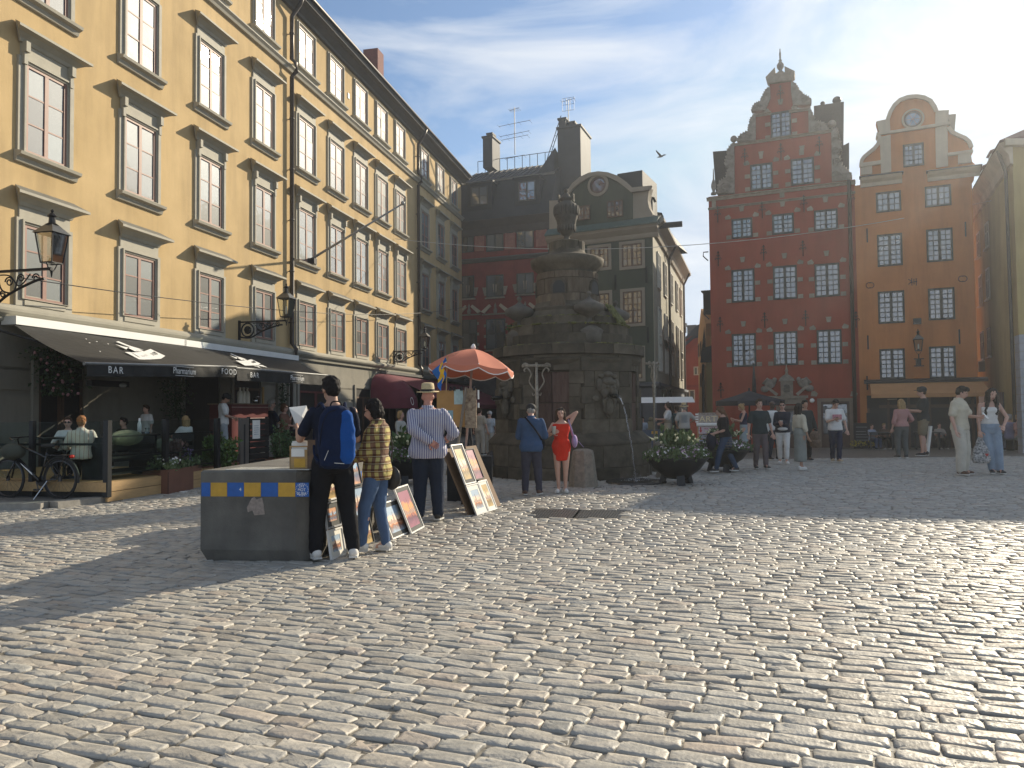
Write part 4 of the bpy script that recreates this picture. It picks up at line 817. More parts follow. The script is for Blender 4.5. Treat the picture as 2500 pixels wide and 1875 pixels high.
# ================================================================ the stone fountain
fst = mat('fountain_stone', (.05, .041, .029), .88, .3, 3.2, .7, 22, c2=(.12, .10, .07), det=9, spec=.25, orand=.38)
fred = mat('fountain_red_sandstone', (.075, .042, .035), .9, .35, 2.2, 1.0, 9, c2=(.13, .085, .065), stretch=(4, 4, .7), det=8, bdist=.04, spec=.2, orand=.25)
moss = mat('moss', (.035, .045, .012), .95, .5, 9, .8, 60, c2=(.2, .19, .05), bdist=.02)
wet = mat('wet_dark_stone', (.05, .048, .045), .15, .3, 5, .3, 20)
fc = D(1389, 1000, 18.0); FX, FY = fc.x, fc.y
FO = thing('stone_fountain', 'tall dark stone fountain with carved urn and mask spouts in the middle of the square', 'fountain', (FX, FY, 0))
A0 = math.atan2(-fc.y, -fc.x)                                             # direction to the camera
def fang(deg): return A0+R(deg)                                           # positive = to the right as seen
ARC = {}
def arc_block(r0, r1, z0, z1, da, m, k=4, bev=.0):
    key = (r0, r1, z0, z1, da, m.name)
    if key not in ARC:
        mb = MB(); g = .006/r1; vs = []
        for i in range(k+1):
            a = -da/2+g+(da-2*g)*i/k; c, s = math.cos(a), math.sin(a); j = .0 if 0 < i < k else -.008
            vs += [(r0*c, r0*s, z0), ((r1+j)*c, (r1+j)*s, z0+.004), ((r1+j)*c, (r1+j)*s, z1-.012), ((r1-.012)*c, (r1-.012)*s, z1), (r0*c, r0*s, z1)]
        fs = [(i*5+q, (i+1)*5+q, (i+1)*5+(q+1) % 5, i*5+(q+1) % 5) for i in range(k) for q in range(5)]+[(0, 1, 2, 3, 4), tuple(k*5+q for q in (4, 3, 2, 1, 0))]
        ARC[key] = mb.add(vs, fs).mesh('stone_block', m)
    return ARC[key]
def ring(r0, r1, z0, z1, n, m=fst, off=0, nm='stone_block', lo=0, hi=360):
    for i in range(n):
        a = off+360*i/n
        if not lo <= a % 360 <= hi: continue
        o = ob(nm, arc_block(r0, r1, z0, z1, 2*math.pi/n, m), FO); o.rotation_euler = (0, 0, fang(a)); o.scale = (random.uniform(.994, 1.006),)*2+(1,)
core = MB().lathe([(1.8, -.5), (1.8, .78), (1.62, .95), (1.4, .95), (1.4, 2.7), (1.6, 2.72), (1.6, 2.92), (1.2, 3.3), (1.0, 3.7), (.72, 3.9), (.7, 4.9), (.36, 5.2), (.36, 5.5)], seg=32).build('core', fst, FO)
ring(1.7, 1.92, -.1, .26, 18, off=4); ring(1.68, 1.9, .27, .74, 16, off=11)
for i in range(16):                                                       # sloping plinth top
    pass
MB().lathe([(1.91, .745), (1.92, .80), (1.86, .86), (1.72, 1.0), (1.55, 1.02)], seg=48, cap=False).build('plinth_moulding', fst, FO, smooth=True)
def local(deg, o): return Matrix.Rotation(fang(deg), 4, 'Z') @ Matrix.Translation((o, 0, 0)) @ Matrix.Rotation(R(90), 4, 'Z')
# local frame of a face: x runs along the face, -y points outward
def facepart(mb, nm, m, deg, ap, smooth=False): o = mb.build(nm, m, FO, smooth); o.matrix_local = local(deg, ap); return o
for q in range(4):
    bd = 31+90*q
    if q != 2:                                                            # projecting bay with mask
        zz = .98; hs = (.33, .34, .36, .34, .3)
        for c, h in enumerate(hs):
            wide = .58 if c % 2 else .66
            splits = ((-wide, -.32), (-.32, .32), (.32, wide)) if c in (1, 3) else ((-wide, 0.05), (.05, wide)) if c == 0 else ((-wide, wide),)
            if c == 2: splits = ((-wide, -.3), (.3, wide))
            for a, b in splits: facepart(MB().box(a+.005, b-.005, -.02, .25, zz+.005, zz+h-.005), 'stone_block', fst, bd, 1.6+random.uniform(0, .015))
            zz += h
        facepart(MB().box(-.3, .3, 0, .3, 1.65, 2.01), 'stone_block', fst, bd, 1.6)
        mk = MB(); mk.ball((0, -.03, 1.98), (.2, .13, .26), 16, 12).ball((0, -.1, 2.1), (.16, .1, .08)).ball((-.075, -.14, 2.0), (.05, .05, .04)).ball((.075, -.14, 2.0), (.05, .05, .04)).ball((0, -.17, 1.93), (.035, .06, .09)).ball((-.12, -.1, 1.86), (.09, .07, .1)).ball((.12, -.1, 1.86), (.09, .07, .1))
        mk.ball((0, -.04, 2.28), (.12, .08, .07)).ball((0, -.08, 1.58), (.1, .07, .2)).ball((-.22, -.03, 2.05), (.08, .06, .14)).ball((.22, -.03, 2.05), (.08, .06, .14)).ball((-.3, -.02, 1.75), (.1, .04, .07)).ball((.3, -.02, 1.75), (.1, .04, .07)).ball((-.17, -.03, 2.24), (.07, .05, .05)).ball((.17, -.03, 2.24), (.07, .05, .05))
        for s_ in (-1, 1): mk.tube([(s_*.05, -.1, 1.8), (s_*.14, -.09, 1.7), (s_*.1, -.07, 1.5), (s_*.02, -.06, 1.35)], [.05, .05, .04, .02], 7)
        facepart(mk, 'carved_mask', mat('mask_stone', (.10, .085, .06), .85, .3, 8, .6, 30), bd, 1.62, True)
        facepart(MB().tube([(0, -.1, 1.84), (0, -.24, 1.8), (0, -.4, 1.79)], [.05, .045, .05], 12).lathe([(.05, 0), (.065, .0), (.065, .03), (.05, .03)], (0, -.385, 1.78), 12), 'spout', mat('dark_bronze', (.03, .03, .026), .3, .2, 10, .1, metal=.8), bd, 1.6, True)
    pd_ = bd-45
    for c in range(2):
        for r_ in range(2):
            x0 = -.39+c*.4; z0 = 1.0+r_*.68; facepart(MB().box(x0, x0+.38, -.02+random.uniform(-.01, .01), .2, z0, z0+.66), 'rusticated_slab', fred, pd_, 1.5)
    zz = .98
    for c in range(6):
        h = .275
        for s_ in (-1, 1):
            w = .25 if c % 2 else .32; a, b = (s_*(.40), s_*(.40+w)); facepart(MB().box(min(a, b), max(a, b), -.05, .25, zz+.004, zz+h-.005), 'stone_block', fst, pd_, 1.5+random.uniform(0, .02))
        zz += h
ring(1.35, 1.6, 2.38, 2.62, 12, off=3, nm='frieze_block')
ring(1.3, 1.70, 2.62, 2.72, 16, off=7); ring(1.3, 1.79, 2.73, 2.95, 16, off=0)
MB().lathe([(1.62, 2.56), (1.72, 2.66), (1.70, 2.6), (1.6, 2.5)], seg=48, cap=False).build('cornice_moulding', fst, FO, smooth=True)
ring(.9, 1.52, 2.96, 3.2, 10, off=8); ring(.9, 1.44, 3.2, 3.42, 10, off=22); ring(.8, 1.28, 3.42, 3.62, 8, off=5); ring(.7, 1.02, 3.62, 3.86, 8, off=20)
MB().lathe([(1.3, 3.42), (1.25, 3.55), (1.1, 3.62), (1.02, 3.78), (.92, 3.87), (.82, 3.93), (.77, 4.02)], seg=32, cap=False).build('curved_tier', fst, FO, smooth=True)
# drum with arched openings, their darkness painted as near-black slabs
for zi, (z0, z1) in enumerate(((3.86, 4.2), (4.21, 4.56), (4.57, 4.72))): ring(.55, .76-.01*zi, z0, z1, 8, mat('drum_sandstone', (.10, .075, .052), .9, .3, 2.2, 1.0, 9, c2=(.19, .15, .105), stretch=(4, 4, .7), det=8, bdist=.04, spec=.2, orand=.2), off=zi*22)
for k, a in enumerate((-15, 57, 129, 201, 273)):
    pts = [(-.14, 4.2), (.14, 4.2)]+[(.14*math.cos(R(t)), 4.34+.15*math.sin(R(t))) for t in range(0, 181, 20)]
    out = [(-.19, 4.18), (.19, 4.18)]+[(.19*math.cos(R(t)), 4.34+.21*math.sin(R(t))) for t in range(0, 181, 20)]
    facepart(MB().prism(out, -.03, .1), 'arch_surround', fst, a, .73); facepart(MB().prism(pts, -.034, .08), 'arched_opening', mat('painted_dark_recess', ()), a, .73)
facepart(MB().prism([(-.13, 4.16), (.13, 4.16), (.22, 3.72), (-.22, 3.72)], -.16, .1), 'rock_shoulder', MATS['drum_sandstone'], -15, .72)
MB().lathe([(.68, 4.72), (.72, 4.8), (.84, 4.9), (.87, 4.98), (.88, 5.06), (.8, 5.1), (.55, 5.16), (.44, 5.24), (.42, 5.3), (.40, 5.5), (.36, 5.52), (0, 5.53)], seg=40, cap=False).build('dome_cornice', fst, FO, smooth=True)
ring(.3, .425, 5.24, 5.5, 6, off=12)
urn_m = mat('urn_stone', (.10, .088, .07), .85, .25, 6, .5, 30)
ub = MB(); ub.lathe([(.13, 5.5), (.15, 5.53), (.07, 5.6), (.06, 5.66), (.12, 5.7), (.16, 5.76), (.21, 5.88), (.24, 6.05), (.27, 6.1), (.265, 6.13), (.28, 6.22), (.285, 6.33), (.25, 6.42), (.17, 6.47), (.12, 6.5), (.13, 6.53), (.16, 6.56), (.15, 6.59), (.1, 6.62), (.09, 6.66), (.05, 6.69), (.035, 6.72), (.055, 6.75), (.045, 6.8), (0, 6.82)], seg=24)
for i in range(20): a = 2*math.pi*i/20; ub.ball((.28*math.cos(a), .28*math.sin(a), 6.27), (.035, .035, .13), 6, 6)
for i in range(20): a = 2*math.pi*i/20; ub.ball((.2*math.cos(a), .2*math.sin(a), 5.86), (.03, .03, .09), 6, 6)
ub.build('top_urn', urn_m, FO, smooth=True)
for sx in (-1, 1): facepart(MB().rect_frame(-.03, .07, 6.5, 6.68, .03, -.03, .0), 'urn_handle', urn_m, -15+sx*90, .16)
for k, a in enumerate((22, -62, 112, 202)):
    aa = fang(a); cx_, cy_ = 1.26*math.cos(aa), 1.26*math.sin(aa)
    o = MB().lathe([(.30, 2.96), (.31, 3.2), (.30, 3.22), (.32, 3.26), (.2, 3.36), (.12, 3.42), (.06, 3.5), (.06, 3.56), (.14, 3.6), (.22, 3.66), (.33, 3.72), (.34, 3.78), (.33, 3.84), (.22, 3.9), (.1, 3.96), (.05, 4.0), (.03, 4.04), (.06, 4.08), (.06, 4.12), (0, 4.17)] , (cx_, cy_, 0), 20).build('side_urn', urn_m, FO, smooth=True)
mp2 = MB(); 
for _ in range(420):
    a = fang(random.choice([random.uniform(20, 80), random.uniform(-80, 60)])); r_ = random.choice([random.uniform(1.45, 1.76), random.uniform(1.3, 1.45), random.uniform(1.05, 1.25)]); z = 2.955 if r_ > 1.5 else 3.425 if r_ > 1.27 else 3.62
    mp2.ball((r_*math.cos(a), r_*math.sin(a), z), (random.uniform(.02, .07), random.uniform(.02, .07), random.uniform(.012, .03)), 6, 4)
for _ in range(160):
    a = fang(random.uniform(55, 75)); t = random.random(); r_ = 1.08+.3*t; mp2.ball((r_*math.cos(a), r_*math.sin(a), 3.9-.4*t), (.03, .03, .05), 5, 4)
tag(mp2.build('moss_patches', moss, FO, smooth=True), kind='stuff')
fern = MB()
for _ in range(3):
    pass
for cx_, z in ((fang(-75), 3.45), (fang(-68), 3.1)): leaves(fern, 60, lambda: (1.2*math.cos(cx_)+random.gauss(0, .1), 1.2*math.sin(cx_)+random.gauss(0, .1), z+abs(random.gauss(0, .08))), .09)
tag(fern.build('fern', mat('fern_leaf', (.06, .1, .03), .6, .3, 10, 0), FO), kind='stuff')
# water
waterm, n_, l_, b_ = newmat('water'); MATS['water'] = waterm
b_.inputs['Base Color'].default_value = (.9, .93, .95, 1); b_.inputs['Roughness'].default_value = .04; b_.inputs['Transmission Weight'].default_value = .85; b_.inputs['IOR'].default_value = 1.33
sp0 = Matrix.Translation((FX, FY, 0)) @ local(31, 1.6) @ Vector((0, -.42, 1.78)); dv_ = (Matrix.Rotation(fang(31), 3, 'Z') @ Vector((1, 0, 0)))
wb = MB(); path = [sp0+dv_*(.62*t)+Vector((0, 0, -1.74*t*t)) for t in [k/16 for k in range(17)]]
wb.tube(path[:6], [.011]*6, 7)
for k in range(90):
    t = .35+.65*k/90; p = sp0+dv_*(.62*t)+Vector((random.gauss(0, .008), random.gauss(0, .008), -1.74*t*t)); wb.ball(p, (.008, .008, random.uniform(.012, .03)), 6, 5)
tag(wb.build('water_jet', waterm, smooth=True), 'thin sunlit jet of water falling from the mask spout into the drain bowl', 'water jet')
bp = path[-1]; bo = thing('drain_bowl', 'shallow wet stone bowl sunk in the cobbles under the falling water', 'basin', (bp.x, bp.y, 0))
MB().lathe([(.62, -.03), (.62, .035), (.57, .045), (.45, .0), (.2, -.015), (0, -.018)], seg=36, cap=False).build('rim', wet, bo, smooth=True)
MB().lathe([(.5, .018), (0, .02)], seg=36, cap=False).build('water', mat('dark_water', (.02, .02, .02), .05, .1, 20, .8, 30, bdist=.01), bo, smooth=True)
spl = MB()
for _ in range(140):
    a, r_ = random.uniform(0, 6.3), abs(random.gauss(0, .16)); spl.ball((bp.x+r_*math.cos(a), bp.y+r_*math.sin(a), .03+abs(random.gauss(0, .07))), random.uniform(.004, .011), 5, 4)
tag(spl.build('water_splash', waterm, smooth=True), 'splashing drops where the jet hits the wet bowl by the fountain', 'splash', kind='stuff')
wetm = mat('wet_film', (.03, .03, .032), .06, .2, 6, .9, 16, bdist=.012)
for k, (px, py, rx, ry) in enumerate(((1480, 1190, .9, .35), (1700, 1184, .55, .22))):
    p = G(px, py); pts = [(p.x+rx*(1+.25*math.sin(3*a+k))*math.cos(a), p.y+ry*(1+.3*math.cos(2*a+1+k))*math.sin(a)) for a in [i*2*math.pi/28 for i in range(28)]]
    tag(MB().plan(pts, -.012, .0015).build('puddle', wetm, smooth=False), ('wet film of water over the cobbles around the drain bowl', 'bright wet patch on the cobbles beside the front flower bowl')[k], 'puddle', kind='structure')
# iron bucket stands
def hookstand(px, pyb, pyt, rz, label, lean=(0, 0), tw=0):
    p = G(px, pyb); h = (1002-pyt)/FPX*p.y+1.5; t = thing('iron_hook_stand', label, 'iron stand', p, rz, 'iron stands by the fountain')
    m_ = mat('pale_worn_iron', (.30, .26, .2), .5, .3, 20, .3, metal=.4)
    L = Vector((lean[0], lean[1], 0)); pt = lambda x, z: Vector((x, 0, z))+L*(z/h)
    MB().tube([pt(0, -.3), pt(0, h*.5), pt(0, h*.7), pt(0, h)], [.03, .028, .045, .03], 8).build('pole', m_, t, smooth=True)
    mb = MB()
    for s_ in (-1, 1):
        mb.tube([q+L*(q.z/h) for q in smooth_curve([(0, 0, h-.68), (s_*.05, 0, h-.6), (s_*.16, 0, h-.42), (s_*.12, 0, h-.25), (s_*.2, 0, h-.12), (s_*.27, 0, h-.16), (s_*.25, 0, h-.2)])], .016, 6)
        mb.tube([q+L*(q.z/h) for q in smooth_curve([(0, 0, h-.05), (s_*.15, 0, h-.06), (s_*.24, 0, h-.02), (s_*.3, 0, h-.06), (s_*.29, 0, h-.1)])], .02, 6)
        mb.tube([q+L*(q.z/h) for q in smooth_curve([(0, 0, h-.62), (s_*.07, 0, h-.72), (s_*.1, 0, h-.66)])], .012, 6)
    mb.box(-.28+L.x, .28+L.x, -.02, .02, h-.1, h-.04)
    mb.build('scroll_hooks', m_, t, smooth=True)
hookstand(1313, 1172, 884, 0, 'pale wrought iron stand with scroll hooks in front of the red fountain slabs')
hookstand(1598, 1133, 882, R(50), 'leaning wrought iron stand with scroll hooks at the right edge of the fountain', lean=(-.12, -.1))
# stone bollards
bolm = mat('bollard_granite', (.22, .19, .145), .8, .3, 12, .5, 40)
def bollard(px, pyb, h, label, ball=False, w=.3):
    p = G(px, pyb); t = thing('stone_bollard', label, 'bollard', p, random.uniform(-.2, .2), 'stone bollards round the fountain')
    pr = [(w, -.1), (w*.98, .02), (w*.72, h*.88), (w*.66, h*.96), (w*.4, h), (0, h+.005)]
    MB().lathe(pr, seg=8 if not ball else 20).build('post', bolm, t, smooth=ball)
    if ball: MB().ball((0, 0, h+.1), (.2, .2, .14), 16, 10).build('ball_top', bolm, t, smooth=True)
    return t
bollard(1424, 1188, .74, 'octagonal stone bollard beside the woman in the red dress')
bollard(1615, 1150, .5, 'stone bollard with rounded cap behind the front flower bowl', True)
bollard(1640, 1165, .42, 'low wide stone bollard half hidden by the front flower bowl', True, .36)
bollard(1130, 1160, .55, 'dark weathered stone bollard under the painter\'s umbrella', False, .42)
# flower bowls
bowlm = mat('black_cast_iron', (.014, .015, .017), .45, .2, 8, .15, metal=.3)
leafm = mat('planter_leaf', (.045, .085, .022), .55, .5, 25, 0, c2=(.09, .14, .04)); petw = mat('white_petal', (.75, .72, .7), .6, .08, 20, 0); petp = mat('lilac_petal', (.42, .27, .38), .6, .25, 20, 0); pety = mat('cream_petal', (.7, .66, .42), .6, .1, 20, 0)
def bowl(px, pyb, r, label, seed):
    random.seed(seed); p = G(px, pyb)+Vector((0, r*.4, 0)); t = thing('flower_bowl', label, 'planter', p, 0, 'flower bowls round the fountain'); h = .52
    MB().lathe([(.2, .12), (r*.45, .17), (r*.75, .3), (r*.95, .46), (r+.03, h), (r+.03, h+.025), (r-.03, h+.02), (0, h-.05)], seg=36).build('bowl', bowlm, t, smooth=True)
    for a in (30, 150, 270):
        MB().hexa([(.5*r*math.cos(R(a-14)), .5*r*math.sin(R(a-14)), -.02), (.62*r*math.cos(R(a-14)), .62*r*math.sin(R(a-14)), -.02), (.62*r*math.cos(R(a+14)), .62*r*math.sin(R(a+14)), -.02), (.5*r*math.cos(R(a+14)), .5*r*math.sin(R(a+14)), -.02)], [(.3*r*math.cos(R(a-14)), .3*r*math.sin(R(a-14)), .25), (.5*r*math.cos(R(a-14)), .5*r*math.sin(R(a-14)), .25), (.5*r*math.cos(R(a+14)), .5*r*math.sin(R(a+14)), .25), (.3*r*math.cos(R(a+14)), .3*r*math.sin(R(a+14)), .25)]).build('foot', bowlm, t)
    def pt():
        a = random.uniform(0, 6.283); q = math.sqrt(random.random())*(r+.06); return (q*math.cos(a), q*math.sin(a), h+.24*math.sqrt(max(0, 1-(q/(r+.08))**2))*random.uniform(.75, 1.05)-.02)
    lf = MB(); leaves(lf, 2600, pt, .075); leaves(lf, 260, lambda: (random.gauss(0, .16), random.gauss(0, .16), h+.25+abs(random.gauss(0, .1))), .14, up=1.5)
    tag(lf.build('foliage', leafm, t), kind='stuff')
    fl = MB()
    for _ in range(300):
        x, y, z = pt(); z += .03; k = random.random(); k = 1 if k < .62 else 0
        rr = random.uniform(.018, .03); n = Vector((x*.8, y*.8-.5, .5)).normalized(); u = n.orthogonal().normalized(); w = n.cross(u); c = Vector((x, y, z))
        fl.add([c-n*.004]+[c+(u*math.cos(b)+w*math.sin(b))*rr*(1 if q % 2 else .72)+n*.006 for q, b in enumerate([i*math.pi/5 for i in range(10)])], [(0, 1+i, 1+(i+1) % 10) for i in range(10)], k)
    for _ in range(46):
        x, y = random.gauss(0, .2), random.gauss(0, .2); c = Vector((x, y, h+.33+random.random()*.16)); fl.ball(c, random.uniform(.018, .032), 6, 4, 2)
    tag(fl.build('blossoms', [petw, petp, pety], t), kind='stuff')
    random.seed(seed+99)
bowl(1660, 1185, .60, 'front black flower bowl with lilac and white flowers beside the fountain', 3)
bowl(1772, 1153, .62, 'rear black flower bowl behind the walking woman in black top', 4)
bowl(990, 1185, .55, 'black flower bowl half hidden behind the man in the striped shirt', 5)

# ================================================================ concrete block with the paintings
CRt = Vector((-2.08, 7.66, 0)); CO = CRt-Vector((math.cos(R(7)), -math.sin(R(7)), 0))*1.13; cd = (CRt-CO); cw = cd.length; cd.normalize(); cn = Vector((-cd.y, cd.x, 0)); crz = math.atan2(cd.y, cd.x); BL, BH = 2.25, .925
conc = mat('concrete', (.135, .125, .105), .85, .3, 2.6, .6, 60, det=10, stain=.35)
CB = thing('concrete_block', 'large concrete security block with blue and yellow stripe near the picture seller', 'concrete block', CO, crz)
W_ = cw+.09
MB().add([(.06, .05, -.02), (W_-.16, .05, -.02), (W_-.05, .18, -.02), (W_-.05, BL-.1, -.02), (.06, BL-.1, -.02),
          (0, 0, .12), (W_-.2, 0, .12), (W_, .2, .12), (W_, BL, .12), (0, BL, .12),
          (0, 0, BH-.02), (W_-.2, 0, BH-.02), (W_, .2, BH-.02), (W_, BL, BH-.02), (0, BL, BH-.02),
          (.02, .02, BH), (W_-.205, .02, BH), (W_-.02, .205, BH), (W_-.02, BL-.02, BH), (.02, BL-.02, BH)],
         [(0, 4, 3, 2, 1), (15, 16, 17, 18, 19)]+[(k*5+i, k*5+(i+1) % 5, (k+1)*5+(i+1) % 5, (k+1)*5+i) for k in range(3) for i in range(5)]).build('body', conc, CB)
bluem = mat('blue_sticker', (.015, .10, .36), .5, .15, 12, .1); yelm = mat('yellow_sticker', (.55, .31, .03), .5, .12, 12, .1)
x = .01; ws = [.10, .18, .18, .182, .182, .182]
sz0, sz1 = BH-.265, BH-.125
for i, w in enumerate(ws): MB().box(x, x+w-.004, -.003, 0, sz0, sz1).build('stripe_sticker', (bluem, yelm)[i % 2], CB); x += w
stk = MB().box(x, x+.14, -.003, 0, sz0, sz1).build('round_slogan_sticker', bluem, CB)
wprint = mat('white_print', (.75, .75, .72), .6, .05, 5, 0)
for i, s_ in enumerate(('DIY', 'MOT', 'XUBA')): text('lettering', s_, .042, stk, wprint, facing((x+.065, -.0045, sz1-.035-i*.037)), .001, .9)
stm = MB()
for i in range(22): a = i*2*math.pi/22; stm.prism([(x+.068+.058*math.cos(a), (sz0+sz1)/2+.05*math.sin(a)), (x+.068+.068*math.cos(a+.06), (sz0+sz1)/2+.066*math.sin(a+.06)), (x+.068+.068*math.cos(a-.06), (sz0+sz1)/2+.066*math.sin(a-.06))], -.0045, -.003)
stm.build('starburst_print', wprint, stk)
y = .45
for i in range(7): MB().box(W_, W_+.003, y, y+.2, sz0, sz1).build('stripe_sticker', (bluem, yelm)[i % 2], CB); y += .205
text('lettering', '4', .05, CB, wprint, facing((.43, -.0045, (sz0+sz1)/2)), .001)
MB().prism([(.50, .55), (.55, .64), (.58, .66), (.6, .63), (.66, .65), (.68, .58), (.69, .48), (.58, .47), (.56, .52), (.51, .5)], -.003, 0).build('torn_sticker', mat('torn_paper', (.36, .3, .25), .8, .5, 28, .2, c2=(.2, .16, .14), det=9), CB)
papm = mat('paper', (.78, .76, .7), .8, .05, 6, .1)
cb_w = lambda x, y, z: CO+cd*x+cn*y+Vector((0, 0, z))
t = thing('card_box', 'small wooden box of postcards standing on the concrete block', 'card box', cb_w(W_-.32, .12, BH), crz)
MB().rect_frame(0, .2, 0, .24, .012, 0, .2).box(0, .2, 0, .2, 0, .012).box(0, .2, 0, .012, 0, .2).build('box', mat('light_wood', (.4, .25, .1), .6, .15, 6, .1, stretch=(1, 1, 8)), t)
MB().box(.02, .16, -.003, 0, .13, .21).build('paper_label', papm, t); MB().box(.05, .17, -.003, 0, .02, .11).build('yellow_label', yelm, t)
for i in range(9): MB().box(.015, .185, .015+i*.019, .02+i*.019, .02, .27+.02*math.sin(i*2.1)).build('postcard', papm, t)
t = MB().box(0, .24, 0, .03, 0, .3).build('dark_print', mat('dark_picture', (.04, .03, .02), .5, .6, 9, 0, c2=(.2, .1, .04))); t.location = cb_w(W_-.12, .1, BH); t.rotation_euler = (0, 0, crz); tag(t, 'small dark framed print leaning beside the postcard box on the block', 'picture')
t = MB().box(0, .9, 0, .35, 0, .006).build('plastic_sheet', mat('clear_plastic', (.5, .5, .46), .2, .1, 8, .7, 6, bdist=.05)); t.location = cb_w(.25, .02, BH+.001); t.rotation_euler = (0, 0, crz); tag(t, 'crumpled plastic sheet lying along the front top edge of the block', 'plastic sheet')
# picture frames
def painting_mat(k):
    pal = [((.75, .6, .45), (.35, .45, .55), (.25, .12, .08)), ((.35, .5, .65), (.7, .4, .25), (.12, .16, .25)), ((.75, .35, .15), (.35, .15, .2), (.15, .08, .12)), ((.8, .7, .5), (.5, .35, .15), (.2, .15, .08))][k % 4]
    m, n, l, b = newmat('watercolour'); t_ = n.new('ShaderNodeTexCoord'); sx_ = n.new('ShaderNodeSeparateXYZ'); l.new(t_.outputs['Generated'], sx_.inputs[0])
    nz_ = n.new('ShaderNodeTexNoise'); nz_.inputs['Scale'].default_value = 6; nz_.inputs['Detail'].default_value = 6; nz_.noise_dimensions = '4D'; nz_.inputs['W'].default_value = k*3.7; l.new(t_.outputs['Generated'], nz_.inputs['Vector'])
    a_ = n.new('ShaderNodeMath'); a_.operation = 'MULTIPLY_ADD'; a_.inputs[1].default_value = .55; l.new(nz_.outputs['Fac'], a_.inputs[0]); l.new(sx_.outputs[2], a_.inputs[2])
    r_ = n.new('ShaderNodeValToRGB'); e = r_.color_ramp.elements; e[0].position = .3; e[0].color = (*pal[1], 1); e[1].position = 1.2 if False else 1; e[1].color = (*pal[1], 1)
    for p_, c_ in ((.5, pal[2]), (.58, (pal[2][0]*2.2, pal[2][1]*1.6, pal[2][2])), (.68, pal[0]), (.85, pal[0])): q_ = e.new(p_); q_.color = (*c_, 1)
    l.new(a_.outputs[0], r_.inputs[0]); l.new(r_.outputs[0], b.inputs['Base Color']); b.inputs['Roughness'].default_value = .3; return m
PM = [painting_mat(i) for i in range(4)]
whitef = mat('white_frame', (.7, .68, .63), .4, .05, 5, 0); greyf = mat('silver_frame', (.42, .42, .42), .35, .1, 5, 0, metal=.3); mountd = mat('dark_mount', (.07, .07, .065), .8, .1, 4, 0); mountl = mat('cream_mount', (.72, .69, .6), .8, .05, 4, 0); blackf = mat('black_board', (.012, .012, .013), .7)
def picture(base, u, w, h, tilt, fm, mm, k, label, group='pictures for sale', mt=.075, up=0, spire=True):
    """a framed picture: base = lower left corner, u = direction of the lower edge, leaning back"""
    t = thing('framed_picture', label, 'picture', base, math.atan2(u.y, u.x), group); t.rotation_euler = (-R(tilt), 0, math.atan2(u.y, u.x))
    if up: t.location = Vector(base)+(Matrix.Rotation(math.atan2(u.y, u.x), 3, 'Z') @ Matrix.Rotation(-R(tilt), 3, 'X') @ Vector((0, 0, up)))
    MB().rect_frame(0, w, 0, h, .018, -.022, .0).build('frame', fm, t); 
    if mm: MB().rect_frame(.018, w-.018, .018, h-.018, mt, -.012, -.004).build('mount', mm, t)
    else: mt = 0
    a = .018+mt; MB().box(a, w-a, -.009, -.003, a, h-a).build('painting', PM[k % 4], t)
    if spire:
        cx_, zb = w*(.45+.1*math.sin(k)), a+(h-2*a)*.38; mb = MB(); hh_ = (h-2*a)
        mb.prism([(cx_-.02, zb), (cx_+.02, zb), (cx_+.012, zb+hh_*.2), (cx_, zb+hh_*.42), (cx_-.012, zb+hh_*.2)], -.0105, -.009)
        for j in range(6):
            q = a+(w-2*a)*(j+.1)/6.2; mb.prism([(q, zb-.01), (q+(w-2*a)/7, zb-.01), (q+(w-2*a)/7, zb+hh_*(.06+.05*math.sin(j*2.3+k))), (q+(w-2*a)/14, zb+hh_*(.1+.06*math.sin(j*1.3+k))), (q, zb+hh_*.07)], -.01, -.009)
        mb.build('painted_skyline', mat('painted_roofs', (.2, .07, .05), .5, .5, 40, 0, c2=(.3, .16, .1)), t)
    MB().box(.01, w-.01, -.002, .004, .01, h-.01).build('backing', blackf, t); return t
u = cn.copy()                                                             # pictures lean on the right side of the block, facing +cd
def side(y, out): return CO+cd*(W_+out)+cn*y
def lean_pic(y, w, h, up, k, fm, mm, label, out=.34, tilt=20, mt=.06): return picture(side(y, out), u, w, h, tilt, fm, mm, k, label, 'pictures leaning on the concrete block', mt, up)
BK = []
def colpics(p0, p1, tilt, rows_, board=None):
    a, b = G(*p0), G(*p1); uu = b-a; w = uu.length; uu.normalize(); up = 0
    for h, k, fm, mm, label in rows_: picture(a, uu, w, h, tilt, fm, mm, k, label, 'pictures leaning on the concrete block', .05, up); up += h+.012
    if board:
        q = MB().box(-.05, w+.03, .006, .03, -.01, up+.03).build('display_board', blackf); q.location = a; q.rotation_euler = (-R(tilt), 0, math.atan2(uu.y, uu.x)); tag(q, board, 'display board')
colpics((806, 1368), (842, 1354), 9, ((.3, 0, whitef, mountl, 'small pale picture at the bottom behind the backpack man\'s legs'), (.27, 1, greyf, mountd, 'small dark-mounted picture in the middle of the column behind the backpack man'), (.27, 3, whitef, None, 'golden harbour picture at the top behind the backpack man')))
colpics((846, 1352), (876, 1341), 12, ((.42, 3, whitef, mountl, 'pale street picture at the foot of the block between the two shoppers'), (.38, 2, greyf, None, 'orange sky picture above the pale street picture by the block')))
colpics((879, 1339), (912, 1325), 12.5, ((.33, 3, blackf, None, 'yellowish canvas at the bottom of the black display board'), (.33, 0, blackf, None, 'sunset canvas in the middle of the black display board'), (.42, 1, blackf, None, 'large blue harbour canvas at the top of the black display board')), 'black display board leaning on the block behind the plaid shirt woman')
def picpx(p0, p1, h, tilt, fm, mm, k, label, mt, up=0, spire=True):
    a, b = G(*p0), G(*p1); uu = (b-a); w = uu.length; uu.normalize(); return picture(a, uu, w, h, tilt, fm, mm, k, label, 'pictures leaning on the concrete block', mt, up, spire), a, uu, w
